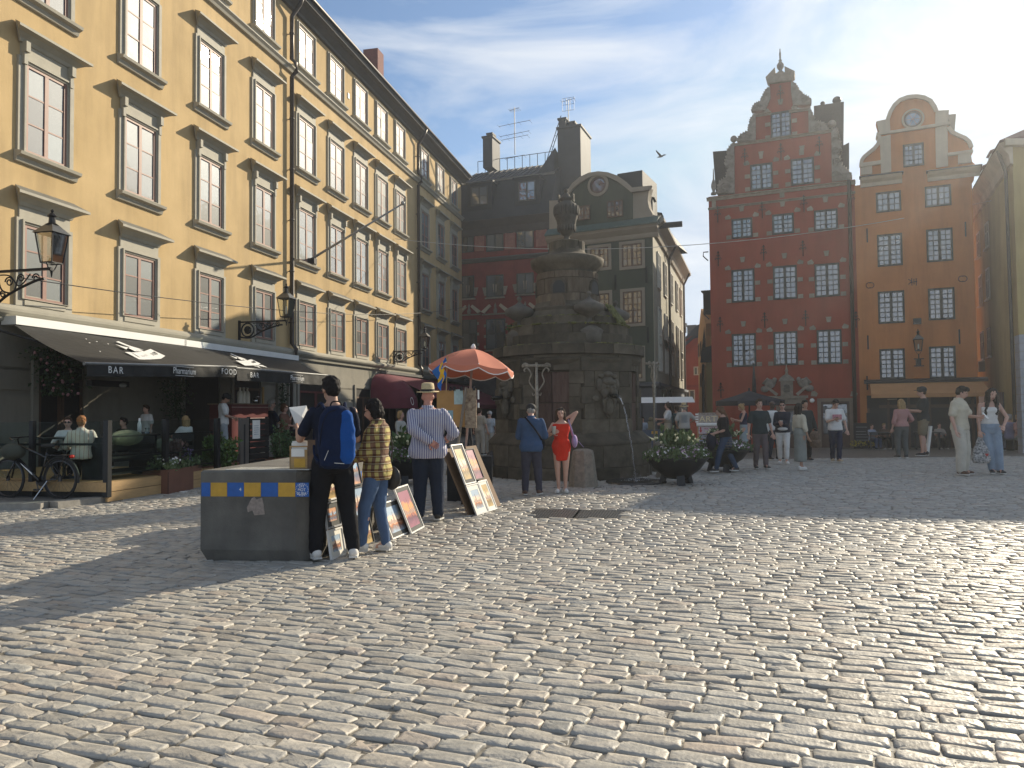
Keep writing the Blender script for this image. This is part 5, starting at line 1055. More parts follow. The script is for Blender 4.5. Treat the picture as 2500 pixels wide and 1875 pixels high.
P1, a1_, u1_, w1_ = picpx((956, 1319), (1000, 1300), .45, 22, whitef, mountd, 0, 'landscape picture of a bridge in a dark mount, lowest by the plaid shirt woman', .05)
P2, a2_, u2_, w2_ = picpx((1002, 1305), (1033, 1288), .60, 22, whitef, mountd, 2, 'tall picture of red houses in a dark mount, nearest the striped shirt man', .05)
picture(a1_+Vector((-.1, .12, 0)), u1_, w1_*.85, .52, 22, whitef, mountl, 3, 'picture in a wide cream mount standing above the bridge picture', 'pictures leaning on the concrete block', .07, .46)
picture(a2_+Vector((-.12, .1, 0)), u2_, w2_*.8, .42, 22, greyf, mountl, 2, 'small picture in a cream mount at the upper right of the leaning row', 'pictures leaning on the concrete block', .05, .6)
# second group of pictures by the umbrella
def picq(p0, p1, hpx, tilt, fm, mm, k, label, mt, up=0):
    a, b = G(*p0), G(*p1); uu = (b-a); w = uu.length; uu.normalize(); return picture(a, uu, w, hpx, tilt, fm, mm, k, label, 'pictures standing beside the umbrella', mt, up)
a_, b_ = G(1162, 1260), G(1212, 1243); uu = (b_-a_).normalized(); L_ = (b_-a_).length
brown = mat('brown_card', (.16, .095, .05), .8, .1, 3, .1)
for dx, w, lab in ((-.22, .5, 'brown cardboard panel behind the left framed picture by the umbrella'), (.62, .42, 'brown cardboard panel leaning at the right of the umbrella pictures')):
    q = MB().box(0, w, .02, .04, 0, 1.05).build('cardboard_panel', brown); q.location = a_+uu*dx+Vector((0, .22, 0)); q.rotation_euler = (-R(24), 0, math.atan2(uu.y, uu.x)); tag(q, lab, 'cardboard panel')
picture(a_, uu, L_*.56, .46, 22, greyf, mountl, 0, 'square watercolour in a cream mount at the bottom left by the umbrella', 'pictures standing beside the umbrella', .07)
picture(a_+uu*L_*.58, uu, L_*.42, .48, 22, whitef, mountl, 3, 'narrow watercolour in a cream mount at the bottom right by the umbrella', 'pictures standing beside the umbrella', .05)
picture(a_, uu, L_*.5, .62, 22, whitef, mountd, 3, 'tall picture in a dark grey mount at the top left by the umbrella', 'pictures standing beside the umbrella', .055, .47)
picture(a_+uu*L_*.52, uu, L_*.42, .5, 22, blackf, None, 2, 'unframed orange sunset canvas at the top right by the umbrella', 'pictures standing beside the umbrella', .0, .5)
# painter's easel, boards, umbrella
EZ = G(1150, 1235); ez = EZ.y
ed = D(1105, 1000, ez+.25); er = thing('painters_easel', 'painter\'s easel with yellow board and clipped papers under the peach umbrella', 'easel', (ed.x, ed.y, 0), R(-6))
sc = ez/FPX; zpx = lambda y: (1005-y)*sc+1.5; xpx = lambda x: (x-1105)*sc
brdm = mat('scribbled_yellow_board', (.46, .24, .07), .7, .12, 5, .1, c2=(.36, .18, .05), det=10); palm = mat('paint_smeared_board', (.13, .07, .04), .7, .8, 16, .8, 30, c2=(.42, .33, .22), det=12)
MB().box(xpx(1065), xpx(1136), 0, .02, zpx(1044), zpx(952)).build('yellow_board', brdm, er)
MB().box(xpx(1136), xpx(1165), -.01, .02, zpx(1046), zpx(948)).build('palette_board', palm, er)
MB().box(xpx(1109), xpx(1132), -.006, 0, zpx(987), zpx(950)).build('sketch', mat('pale_sketch', (.4, .5, .47), .8, .15, 14, 0), er)
MB().box(xpx(1092), xpx(1106), -.006, 0, zpx(1030), zpx(1002)).build('blue_sketch', mat('blue_sketch', (.25, .38, .42), .8, .2, 14, 0), er)
for px, a, b in ((1168.5, 952, 975), (1168.5, 984, 996)): MB().box(xpx(px), xpx(px+4), -.01, .0, zpx(b), zpx(a)).build('white_strip', papm, er)
for px in (1110, 1128, 1100, 1160): MB().box(xpx(px)-.02, xpx(px)+.02, -.03, .03, zpx(953), zpx(943)).build('clip', iron, er)
MB().tube([(xpx(1141), -.06, zpx(945)), (xpx(1120), -.08, zpx(1086))], .026, 5).build('wooden_bar', mat('grey_wood', (.2, .16, .12), .7, .3, 6, .2), er)
for x0, x1 in ((1145, 1128), (1150, 1168), (1148, 1150)): MB().tube([(xpx(1148), .03, zpx(1040)), (xpx(x1), .03+(.3 if x0 == 1148 else -.1), 0)], .018, 6).build('leg', iron, er)
MB().box(xpx(1078), xpx(1140), -.35, .0, zpx(1112)-.02, zpx(1112)).box(xpx(1078), xpx(1080), -.33, -.3, 0, zpx(1112)).box(xpx(1138), xpx(1140), -.33, -.3, 0, zpx(1112)).build('side_table', mat('pale_table_top', (.5, .48, .42), .4), er)
bx = MB().box(0, .75, 0, .5, 0, .74).build('black_cloth_stand', mat('black_cloth', (.012, .012, .013), .9, .3, 4, .5, 6, bdist=.05)); bx.location = (ed.x+xpx(1085), ed.y+.35, 0); tag(bx, 'black cloth covered stand behind the yellow easel board', 'stand')
# umbrella
ub_ = G(1128, 1225); uy = ub_.y; usc = uy/FPX; ztop = (1004-848)*usc+1.5; zrim = (1004-893)*usc+1.5; ur = 106*usc
UM = thing('umbrella', 'peach sun umbrella with white scalloped trim over the easel', 'umbrella', (ub_.x, ub_.y, 0), R(12)); UM.rotation_euler = (R(-2), R(5), R(12))
peach = mat('peach_canvas', (.55, .17, .095), .8, .06, 2, .15, 8); trimw = mat('white_trim', (.75, .7, .66), .7)
N = 8
for i in range(N):                                                        # each canvas gore sags between its ribs
    a0, a1 = 2*math.pi*i/N, 2*math.pi*(i+1)/N; mb = MB(); rows = 7; cols_ = 6; vs = []
    for r_ in range(rows+1):
        t_ = r_/rows
        for c in range(cols_+1):
            w = c/cols_; a = a0+(a1-a0)*w; rr = ur*t_*(math.cos((a1-a0)/2)/math.cos((w-.5)*(a1-a0)))**.6; sag = .05*math.sin(math.pi*w)*t_
            z = ztop-(ztop-zrim)*(t_**1.8)*.93-.05*t_-sag*0.6; vs.append((rr*math.cos(a), rr*math.sin(a), z))
    mb.add(vs, [(r_*(cols_+1)+c, (r_+1)*(cols_+1)+c, (r_+1)*(cols_+1)+c+1, r_*(cols_+1)+c+1) for r_ in range(rows) for c in range(cols_)])
    rim = vs[-(cols_+1):]; val = [(x*1.002, y*1.002, z-.05-.05*math.sin(math.pi*j/cols_)) for j, (x, y, z) in enumerate(rim)]
    mb.add(rim+val, [(j, j+cols_+1, j+cols_+2, j+1) for j in range(cols_)])
    g = mb.build('canopy_panel', peach, UM, smooth=True); MB().tube(val, .009, 5).build('trim', trimw, g)
    MB().tube([(0, 0, ztop-.06), (ur*.5*math.cos(a0), ur*.5*math.sin(a0), ztop-.2), (ur*.99*math.cos(a0), ur*.99*math.sin(a0), zrim-.02)], .008, 5).build('rib', trimw, UM)
MB().lathe([(.03, 0), (.045, .04), (.02, .09), (.0, .1)], (0, 0, ztop-.01), 10).build('finial', trimw, UM, smooth=True)
MB().tube([(0, 0, 0), (0, 0, ztop)], .022, 8).build('pole', mat('worn_wood_pole', (.35, .24, .2), .6, .2, 9, .1), UM)
# swedish flag on the easel
fgp = D(1083, 910, ez+.1); fl = thing('flag', 'blue and yellow flag hanging from a short pole on the easel', 'flag', (fgp.x, fgp.y, 0)); z1, z0 = zpx(895), zpx(960)
MB().tube([(.04, 0, zpx(955)), (.06, 0, zpx(868))], .01, 6).build('flag_pole', mat('light_wood', ()), fl)
fb = mat('flag_blue', (.01, .13, .42), .8, .1, 4, .2); fy = mat('flag_yellow', (.75, .42, .02), .8, .1, 4, .2)
def drape(u, v): return (.03-v*.20*(.4+.6*(1-u)*1.0)*1.0+.02*math.sin(9*u+4*v), .03*math.sin(6*v+5*u), z1+.16-(z1-z0+.1)*(u*.62+v*.42))
mb = MB(); n = 16; vs = [drape(i/n, j/n) for i in range(n+1) for j in range(n+1)]; mb.add(vs, [(i*(n+1)+j, (i+1)*(n+1)+j, (i+1)*(n+1)+j+1, i*(n+1)+j+1) for i in range(n) for j in range(n)])
mb.m = [1 if (5 <= j < 8 or 7 <= i < 10) else 0 for i in range(n) for j in range(n)]; mb.build('cloth', [fb, fy], fl, smooth=True)
mb = thing('rucksack', 'black rucksack lying on the ground beside the umbrella pictures', 'bag', G(1205, 1165)+Vector((0, .2, .0)))
MB().ball((0, 0, .32), (.2, .16, .3), 16, 10).ball((.05, -.12, .2), (.14, .08, .14)).build('bag_body', mat('black_nylon', (.015, .015, .018), .6, .3, 8, .4, 9, bdist=.04), mb, smooth=True)
MB().tube(smooth_curve([(-.1, -.14, .5), (-.16, -.24, .35), (-.12, -.2, .12)]), .016, 5).tube(smooth_curve([(.12, -.14, .52), (.24, -.22, .4), (.3, -.18, .1)]), .016, 5).build('strap', mat('grey_strap', (.3, .29, .27), .7), mb)
# ================================================================ cafe terrace
TO = 5.22                                                                 # how far its rail stands off the facade
def yl(px, py, out): s, z = YF.sz(px, py, out); return s, z
cs = yl(263, 1180, TO)[0]                                                 # near corner of the terrace
ce = yl(548, 1100, TO)[0]; DZ = .36
def yw(s, out, z): return YF.w(s, out, z)
TR = thing('terrace_deck', 'wooden cafe deck of pale boards along the ochre building', 'deck', YF.P, YF.rz)
deckm = mat('pale_deck_timber', (.42, .27, .12), .7, .15, 3, .25, 25, stretch=(1.2, 8, 8)); darkm = mat('dark_steel', (.02, .022, .024), .4, .15, 10, .1, metal=.4)
MB().box(cs+.1, ce, -TO+.1, -.1, .05, DZ-.03).build('base', mat('painted_dark_recess', ()), TR)  # near-black box paints the shade under the raised deck
for i in range(2):
    MB().box(cs, ce+.0, -TO, -TO+.04, .02+i*.17, .18+i*.17).build('board', deckm, TR); MB().box(cs-.04, cs, -TO, -.1, .02+i*.17 if i else .04, .18+i*.17).build('board', deckm, TR) if i else None
for i in range(28): MB().box(cs, ce, -TO+.06+i*.16, -TO+.21+i*.16, DZ-.03, DZ).build('deck_plank', deckm, TR)
glassr = clear('rail_glass', (.82, .88, .86), .1)
RL = thing('glass_railing', 'glass terrace railing with thick black posts round the cafe tables', 'railing', YF.P, YF.rz)
zt_ = yl(265, 1029, TO)[1]
segs = [(yl(x, 1080, TO)[0]) for x in (265, 406, 532)]
def rpost(s, o, w=.09): MB().box(s-w, s+w, o-w, o+w, .1, zt_+.02).build('post', darkm, RL)
for i, s in enumerate(segs): rpost(s, -TO+.02, .048)
lefts = [-TO+.1, -TO+1.55, -TO+3.2]
for o in lefts[1:]: rpost(segs[0], o, .04)
for i in range(2):
    MB().box(segs[i]+.09, segs[i+1]-.09, -TO+.01, -TO+.022, DZ+.05, zt_).build('glass_panel', glassr, RL)
    for z in (DZ+.1, DZ+.38, DZ+.75): MB().box(segs[i]+.09, segs[i+1]-.09, -TO+.06, -TO+.1, z, z+.03).build('rail', darkm, RL)
for a, b in ((lefts[0], lefts[1]), (lefts[1], lefts[2])):
    MB().box(segs[0]-.006, segs[0]+.006, a+.07, b-.07, DZ+.05, zt_).build('glass_panel', glassr, RL); MB().box(segs[0]+.03, segs[0]+.06, a, b, DZ+.62, DZ+.66).build('rail', darkm, RL)
# bench cushions inside the glass
cushm = mat('olive_cushion', (.13, .14, .09), .85, .15, 6, .5, 8, bdist=.04)
for i, (a, b) in enumerate(((.35, 1.35), (1.5, 2.5))):
    q = MB().ball(((a+b)/2, 0, 0), (.44, .1, .15), 16, 10).build('cushion', cushm, smooth=True); q.location = yw(segs[0], TO-.35, DZ+.72); q.rotation_euler = (0, .1*i, YF.rz)
    tag(q, ('olive bench cushion behind the glass nearest the railing corner', 'olive bench cushion behind the glass next to the flower trough')[i], 'cushion', 'cushions behind the glass railing')
SB = thing('terrace_bench', 'dark slatted terrace bench behind the glass railing', 'bench', yw(segs[0]+.3, TO-.35, DZ), YF.rz)
for z in (.08, .3, .5): MB().box(0, 2.5, -.03, .0, z, z+.1).build('slat', darkm, SB)
for x in (0, 1.25, 2.45): MB().box(x, x+.06, -.06, .45, 0, .75).build('leg', darkm, SB)
MB().box(0, 2.5, -.0, .5, .36, .42).build('seat', darkm, SB)
# tables
for i, (s, o, lab) in enumerate(((segs[0]+.55, TO-1.4, 'dark cafe table with glasses beside the couple at the railing corner'), (segs[0]+2.5, TO-1.6, 'dark cafe table with bottles in front of the blonde guest'))):
    t = thing('cafe_table', lab, 'table', yw(s, o, DZ), YF.rz, 'cafe tables on the terrace')
    MB().box(-.35, .35, -.4, .4, .72, .75).build('table_top', mat('dark_table', (.03, .028, .025), .3), t); MB().tube([(0, 0, 0), (0, 0, .72)], .03, 8).build('leg', darkm, t); MB().lathe([(.22, 0), (.2, .03), (.03, .05)], (0, 0, 0), 16).build('foot', darkm, t)
clearg = clear('drinking_glass', (.85, .9, .9), .25)
for i, (s, o, h, r, m_, lab) in enumerate(((.5, 1.15, .14, .035, clearg, 'water glass on the near cafe table, left one'), (.78, 1.2, .17, .035, clearg, 'tall glass on the near cafe table, right one'), (2.45, 1.35, .32, .04, papm, 'white water bottle standing on the far cafe table'), (2.62, 1.3, .12, .045, clearg, 'small tumbler on the far cafe table'))):
    q = MB().lathe([(r, 0), (r, h*.65), (r*.5, h*.8), (r*.5, h)] if h > .2 else [(r*.8, 0), (r, h)], (0, 0, 0), 12).build('bottle' if h > .2 else 'glass', m_, smooth=True); q.location = yw(segs[0]+s, TO-o, DZ+.75); tag(q, lab, 'bottle' if h > .2 else 'glass')
# awnings
canv = mat('dark_canvas', (.016, .016, .015), .75, .25, 2.2, .35, 5, bdist=.05, spec=.4)
whitec = mat('white_metal_case', (.78, .78, .75), .45, .04, 3, .05)
def awning(label, back, front, prints, words_, AO=3.6):
    t = thing('awning', label, 'awning', YF.P, YF.rz, 'dark cafe awnings')
    (bx0, by0), (bx1, by1) = back; (fx0, ft0, fb0), (fx1, ft1, fb1) = front
    s0, z0 = yl(bx0, by0, .3); s1, z1 = yl(bx1, by1, .3); zc_ = (z0+z1)/2
    MB().box(s0-.02, s1+.02, -.42, -.02, zc_-.02, zc_+.17).build('cassette', whitec, t)
    u0, v0 = yl(fx0, ft0, AO); u1, v1_ = yl(fx1, ft1, AO); w0 = yl(fx0, fb0, AO)[1]; w1 = yl(fx1, fb1, AO)[1]
    n = 14; mb = MB(); vs = []
    for j in range(n+1):
        for i in range(n+1):
            a, b = i/n, j/n; s = (s0+(s1-s0)*a)*(1-b)+(u0+(u1-u0)*a)*b; z = zc_*(1-b)+(v0+(v1_-v0)*a)*b; vs.append((s, -.3-(AO-.3)*b, z-.07*math.sin(math.pi*b)+.012*math.sin(9*a)))
    mb.add(vs, [(j*(n+1)+i, (j+1)*(n+1)+i, (j+1)*(n+1)+i+1, j*(n+1)+i+1) for j in range(n) for i in range(n)]); mb.build('canvas', canv, t, smooth=True)
    mb = MB(); m = 40; vs = []
    for i in range(m+1):
        a = i/m; s = u0+(u1-u0)*a; zt2 = v0+(v1_-v0)*a; zb2 = w0+(w1-w0)*a; vs += [(s, -AO-.02, zt2), (s, -AO-.02+.015*math.sin(i*1.3)+.01*math.sin(i*.7), (zt2+zb2)/2), (s, -AO-.02+.03*math.sin(i*1.3), zb2)]
    mb.add(vs, [(i*3+q, i*3+q+1, (i+1)*3+q+1, (i+1)*3+q) for i in range(m) for q in range(2)]); val = mb.build('valance', canv, t, smooth=True)
    MB().tube([(u0-.05, -AO, v0), (u1+.05, -AO, v1_)], .035, 8).build('front_rail', mat('grey_rail', (.2, .2, .19), .4, metal=.5), t)
    for a in (.12, .88): s = u0+(u1-u0)*a; MB().tube([(s, -.3, zc_-.1), (s+(.5-a)*1.6, -AO*.5, zc_*.55+v0*.45-.12), (s, -AO+.05, v0-.03)], .03, 6).build('folding_arm', darkm, t)
    for a, wd, size in words_:
        s = u0+(u1-u0)*a; z = (v0+(v1_-v0)*a+w0+(w1-w0)*a)/2
        text('lettering', wd, size, t, wprint, facing((s, -AO-.075, z)), .001, .8 if wd[0] == 'P' else 1, spacing=1.0 if wd[0] == 'P' else 1.3)
        if wd[0] == 'P':
            for dz in (-.105, .1): MB().box(s-.33, s+.33, -AO-.077, -AO-.072, z+dz-.004, z+dz+.004).build('printed_rule', wprint, val)
    # printed crest: pixels dropped on the canvas plane
    A_, B_, C_ = [t_m @ Vector(v) for t_m in [Matrix.Translation(YF.P) @ Matrix.Rotation(YF.rz, 4, 'Z')] for v in ((s0, -.3, zc_), (s1, -.3, zc_), (u0, -AO, v0))]
    nn_ = (B_-A_).cross(C_-A_).normalized(); nn_ = nn_ if nn_.z > 0 else -nn_; inv = (Matrix.Translation(YF.P) @ Matrix.Rotation(YF.rz, 4, 'Z')).inverted()
    for nm, pts in prints:
        P_ = [inv @ (hit(x, y, A_, nn_)+nn_*.012) for x, y in pts]; k = len(P_)
        MB().add(P_, [tuple(range(k))]).build(nm, wprint if nm == 'printed_crest' else canv, t)
    return t
def zz8(l): return [(200+x/8.508, 800+y/8.508) for x, y in l]
pr = [('printed_crest', zz8([(890, 515), (1210, 680), (1640, 655), (1730, 595), (1420, 450), (1290, 500), (1100, 520)])), ('printed_crest', zz8([(690, 350), (920, 460), (960, 420), (860, 400)])), ('printed_crest', zz8([(700, 300), (960, 400), (1060, 430), (1290, 480), (1180, 440), (980, 380), (760, 290)])), ('printed_crest', zz8([(960, 430), (1100, 500), (1290, 505), (1150, 440), (990, 415)])),
      ('printed_crest', zz8([(1640, 665), (1960, 715), (1780, 640), (1710, 640)])), ('printed_crest', zz8([(1500, 660), (1800, 775), (1640, 690)])), ('printed_crest', zz8([(1500, 690), (1700, 710), (1640, 670)])), ('crest_text_gap', zz8([(1400, 550), (1480, 590), (1590, 560), (1500, 505)])), ('crest_text_gap', zz8([(1200, 590), (1260, 610), (1380, 600), (1330, 565)])), ('crest_text_gap', zz8([(1000, 520), (1180, 630), (1200, 625), (1020, 515)])), ('crest_text_gap', zz8([(1110, 480), (1150, 505), (1260, 480), (1180, 455)]))]
for x, y in ((85, 245), (155, 325), (305, 298), (542, 348), (375, 505)): pr.append(('printed_crest', zz8([(x-18, y-5), (x+10, y+8), (x+20, y), (x-5, y-10)])))
awning('near black cafe awning with white print, BAR and FOOD on its valance', ((30, 790), (446, 843)), ((210, 888, 919), (574, 896, 921)), pr, ((.14, 'BAR', .2), (.575, 'Pharmarium', .21), (.925, 'FOOD', .2)))
def z16(l): return [(500+x, 500+y) for x, y in l]
sx2 = lambda pts: [((x-200)*.62+490+20, (y-840)*.62+868+(x-300)*.02) for x, y in pts]
pr2 = [(nm, sx2([(a, b) for a, b in p])) for nm, p in pr[:11]]
awning('far black cafe awning with white print and BAR on its valance', ((443, 842), (722, 880)), ((577, 899, 929), (803, 917, 941)), pr2, ((.14, 'BAR', .2), (.58, 'Pharmarium', .21)))
# heater under the awning
ht = thing('patio_heater', 'dark long heater lamp hanging under the near awning', 'heater', yw(yl(265, 935, 1.6)[0], 1.6, yl(265, 938, 1.6)[1]), YF.rz)
MB().box(-.6, .6, -.08, .08, -.06, .08).build('housing', darkm, ht); MB().ball((.35, -.1, -.02), (.12, .05, .05)).build('lamp', mat('lamp_glass', (.4, .4, .38), .2), ht)
# climbing plants by the entrance
vine = mat('dark_leaf', (.03, .055, .018), .55, .5, 25, 0, c2=(.05, .09, .03)); pinkb = mat('pink_blossom', (.5, .25, .27), .7)
def vinething(label, px, y0, y1, out, n, w, flowers=0):
    s = yl(px, y0, out)[0]; z1_, z0_ = yl(px, y0, out)[1], yl(px, y1, out)[1]; t = thing('climbing_plant', label, 'plant', yw(s, out, z0_), YF.rz, 'climbing plants on the cafe front'); mb = MB()
    def f():
        v = random.random(); return (random.gauss(0, w*(.5+.6*v)), random.gauss(0, w*.4), v*(z1_-z0_))
    leaves(mb, n, f, .1, up=-.2); tag(mb.build('foliage', vine, t), kind='stuff')
    MB().tube([(0, 0, 0), (.05, .05, (z1_-z0_)*.5), (0, 0, (z1_-z0_))], .02, 5).build('stem', mat('brown_stem', (.06, .04, .02), .9), t)
    if flowers:
        mb = MB()
        for _ in range(flowers): x, y, z = f(); mb.ball((x, y-.1, z), .035, 6, 4)
        tag(mb.build('blossoms', pinkb, t), kind='stuff')
vinething('dark climbing plant with pink blossoms at the left end of the cafe front', 140, 850, 965, .3, 900, .42, 40)
vinething('dark hanging foliage in the middle of the cafe front behind the blonde guest', 430, 930, 1020, .5, 500, .3)
vinething('thin climbing plant with dark leaves on the banded pilaster by the red door', 690, 935, 1000, .25, 260, .16)
# bar counter with bottles
bs0, bs1 = yl(566, 1000, 2.6)[0], yl(655, 1000, 2.6)[0]; bz = yl(610, 985, 2.6)[1]
bar = thing('bar_counter', 'dark red outdoor bar counter with three white bottles on the terrace', 'bar', yw(bs0, 2.6, DZ), YF.rz); bl = bs1-bs0
maroon = mat('maroon_paint', (.11, .018, .018), .4, .12, 4, .05)
MB().box(0, bl, 0, .7, 0, bz-DZ-.03).build('front', maroon, bar); MB().box(-.04, bl+.04, -.05, .75, bz-DZ-.03, bz-DZ).build('counter_top', mat('counter_wood', (.2, .14, .09), .4), bar)
for z in (.42, .1): MB().box(-.01, bl+.01, -.012, 0, bz-DZ-z-.02, bz-DZ-z).build('moulding', mat('pale_edge', (.35, .25, .22), .5), bar)
for i, px in enumerate((586, 594.5, 603.5)):
    s = yl(px, 980, 2.5)[0]; q = MB().lathe([(.075, 0), (.078, .02), (.078, .28), (.06, .34), (.028, .37), (.026, .43), (.034, .435), (.034, .46), (0, .46)], (0, 0, 0), 16).build('stoneware_bottle', mat('cream_stoneware', (.6, .55, .45), .4, .05, 6, 0), smooth=True)
    q.location = yw(s, 2.5, bz); tag(q, ('leftmost of the three cream bottles on the maroon bar', 'middle one of the three cream bottles on the maroon bar', 'rightmost of the three cream bottles on the maroon bar')[i], 'bottle', 'cream bottles on the bar')
q = MB().box(-.04, .04, -.02, .02, 0, .5).build('wooden_tap_board', mat('light_wood', ()), None); q.location = yw(yl(642, 980, 2.5)[0], 2.5, bz); q.rotation_euler = (0, 0, YF.rz); tag(q, 'upright wooden board at the right end of the maroon bar', 'board')
q = MB().ball((0, 0, .08), (.1, .08, .09)).tube([(0, 0, .1), (.05, 0, .22), (.14, 0, .2)], .015, 6).build('metal_jug', mat('steel', (.5, .5, .5), .2, metal=1), None, smooth=True); q.location = yw(yl(622, 985, 2.5)[0], 2.5, bz); tag(q, 'shiny metal pouring jug between the bottles and the wooden board on the bar', 'jug')
# menu cabinets at the terrace entrance
mc = thing('entrance_screen', 'dark slatted screen with a grey side panel and a menu sheet beside the bushes', 'screen', yw(yl(585, 1080, TO-.3)[0], TO-.3, .05), YF.rz)
mw = yl(655, 1080, TO-.3)[0]-yl(585, 1080, TO-.3)[0]; mh = yl(600, 1020, TO-.3)[1]-.05
MB().box(0, .35, -.02, .04, .1, mh).build('grey_panel', mat('grey_brown_panel', (.11, .095, .08), .6), mc); MB().box(.14, .2, -.024, -.02, .25, mh-.15).build('panel_slot', blackf, mc)
for i in range(9): MB().box(.4, mw, -.02, .02, .1+i*(mh-.1)/9, .1+(i+1)*(mh-.1)/9-.02).build('slat', darkm, mc)
for x in (.38, mw-.05): MB().box(x, x+.06, 0, .06, 0, mh+.02).build('post', darkm, mc)
MB().box(.5, .82, -.028, -.021, mh-.5, mh-.06).build('menu_sheet', papm, mc)
for i in range(5): MB().box(.56, .76, -.031, -.028, mh-.2-i*.05, mh-.19-i*.05).build('printed_line', mat('grey_print', (.2, .25, .3), .7), mc)
# bushes
bleaf = mat('laurel_leaf', (.05, .10, .018), .35, .45, 20, 0, c2=(.10, .17, .03), spec=.6)
def bush(label, px, pyb, pyt, w, n, out_, lm, size=.1, leafy=1.0):
    p = G(px, pyb); h = (1006-pyt)/FPX*p.y+1.5; t = thing('bush', label, 'bush', p, 0, 'bushes at the terrace entrance'); mb = MB(); stems = []
    for i in range(26): a = random.uniform(0, 6.28); r_ = w*math.sqrt(random.random()); stems.append((r_*math.cos(a)*.35, r_*math.sin(a)*.35, r_*math.cos(a), r_*math.sin(a), h*random.uniform(.55, 1.0)*(1-.35*r_/w)))
    sm = MB()
    for a in stems: sm.tube([(a[0], a[1], .1), (a[2], a[3], a[4])], .008, 4)
    sm.build('stems', mat('brown_stem', ()), t)
    def f():
        a = random.choice(stems); v = random.random()**.6; return (a[0]+(a[2]-a[0])*v+random.gauss(0, .035), a[1]+(a[3]-a[1])*v+random.gauss(0, .035), .1+(a[4]-.1)*v)
    leaves(mb, n, f, size, up=.6); tag(mb.build('foliage', lm, t), kind='stuff'); return t
bush('glossy bright green laurel bush left of the dark menu screen', 535, 1178, 1012, .36, 2300, 0, bleaf, .1)
bush('dense fresh green conifer-like bush right of the dark menu screen', 694, 1154, 1005, .36, 2600, 0, mat('soft_green_leaf', (.05, .10, .03), .6, .4, 20, 0, c2=(.07, .14, .04)), .06)
corten = mat('rusty_corten_steel', (.17, .075, .045), .75, .15, 3, .2, 40)
def trough(a, b, wdt, h, label, plants=True, z0=0.0):
    d = b-a; L = d.length; t = thing('corten_trough', label, 'planter', (a.x, a.y, a.z+z0), math.atan2(d.y, d.x), 'rusty steel troughs along the terrace')
    MB().box(0, L, 0, .012, 0, h).box(0, L, wdt-.012, wdt, 0, h).box(0, .012, .012, wdt-.012, 0, h).box(L-.012, L, .012, wdt-.012, 0, h).box(.012, L-.012, .012, wdt-.012, 0, h-.06).build('trough', corten, t)
    if plants:
        g = MB(); leaves(g, 900, lambda: (random.uniform(.03, L-.03), random.uniform(0, wdt), h-.03+abs(random.gauss(0, .09))), .09, up=1.0); tag(g.build('foliage', mat('grey_green_leaf', (.10, .15, .06), .6, .4, 20, 0, c2=(.16, .2, .08)), t), kind='stuff')
        g = MB(); leaves(g, 500, lambda: (L*.52+random.gauss(0, .13), wdt/2+random.gauss(0, .08), h+random.random()*.5), .07, up=1.5); tag(g.build('flowering_grass', mat('plum_grass', (.13, .07, .06), .7, .4, 20, 0, c2=(.22, .14, .13)), t), kind='stuff')
        g = MB()
        for _ in range(40): g.ball((random.gauss(L*.22, .12), random.uniform(0, wdt*.6), h+.08+random.random()*.14), .02, 6, 4)
        for _ in range(60): g.ball((L*.72+random.gauss(0, .05), .1+random.gauss(0, .04), h+.1+random.random()*.28), .012, 5, 4, 1)
        tag(g.build('blossoms', [petw, mat('violet_petal', (.3, .2, .42), .6)], t), kind='stuff')
    return t
pa, pb = G(409, 1207), G(492, 1190); trough(pa, pb, .5, .46, 'near rusty steel trough with white flowers and plum grasses left of the concrete block')
pa2 = G(354, 1200); q = MB().box(0, (pa-pa2).length, 0, .02, 0, .42).build('trough_end_panel', mat('dark_rusty_steel', (.07, .03, .02), .7), None); q.location = pa2; q.rotation_euler = (0, 0, math.atan2((pa-pa2).y, (pa-pa2).x)); tag(q, 'dark rusty side panel at the left end of the near trough', 'planter panel')
trough(G(498, 1186), G(592, 1169), .45, .4, 'low rusty steel trough under the laurel bush', False)
trough(G(665, 1161), G(742, 1148), .45, .4, 'low rusty steel trough under the soft green bush', False)
# further awnings along the ochre building
mar = mat('maroon_canvas', (.13, .018, .03), .8, .12, 3, .2, 6)
t = thing('awning', 'long maroon awning at the far end of the ochre building', 'awning', YF.P, YF.rz)
s0_, z0_ = yl(940, 912, .25); s1_, z1_ = yl(1135, 940, .25); q0 = yl(1045, 985, 3.2)
MB().add([(s0_, -.25, z0_), (s1_+3, -.25, z0_-.2), (s1_+3, -3.4, 1.9), (s0_+.6, -3.4, 1.9), (s0_+.6, -3.4, 1.65), (s1_+3, -3.4, 1.65)], [(0, 3, 2, 1), (3, 4, 5, 2)]).build('canvas', mar, t)
MB().box(s0_-.1, s1_+3, -.35, -.05, z0_, z0_+.14).build('cassette', mat('grey_rail', ()), t)
t = thing('dome_awning', 'rounded maroon dome awning with a pale round mark beside the drain pipe', 'awning', yw(yl(925, 950, .1)[0], .1, yl(925, 1000, .1)[1]+.05), YF.rz)
zr_ = yl(925, 915, .1)[1]-yl(925, 1000, .1)[1]; mb = MB()
for g_ in range(5):
    a0, a1 = math.pi/2*g_/5, math.pi/2*(g_+1)/5; vs = []
    for a in (a0, a1):
        for j in range(13):
            th = math.pi*j/12; vs.append((-1.3*math.cos(th), -.1-1.9*math.sin(th)**.6*math.cos(a)*1.0, zr_*math.sin(a)*(math.sin(th)**.35 if j not in (0, 12) else 0)))
    MB().add(vs, [(j, j+1, 13+j+1, 13+j) for j in range(12)]).build('canvas_segment', mar, t, smooth=True)
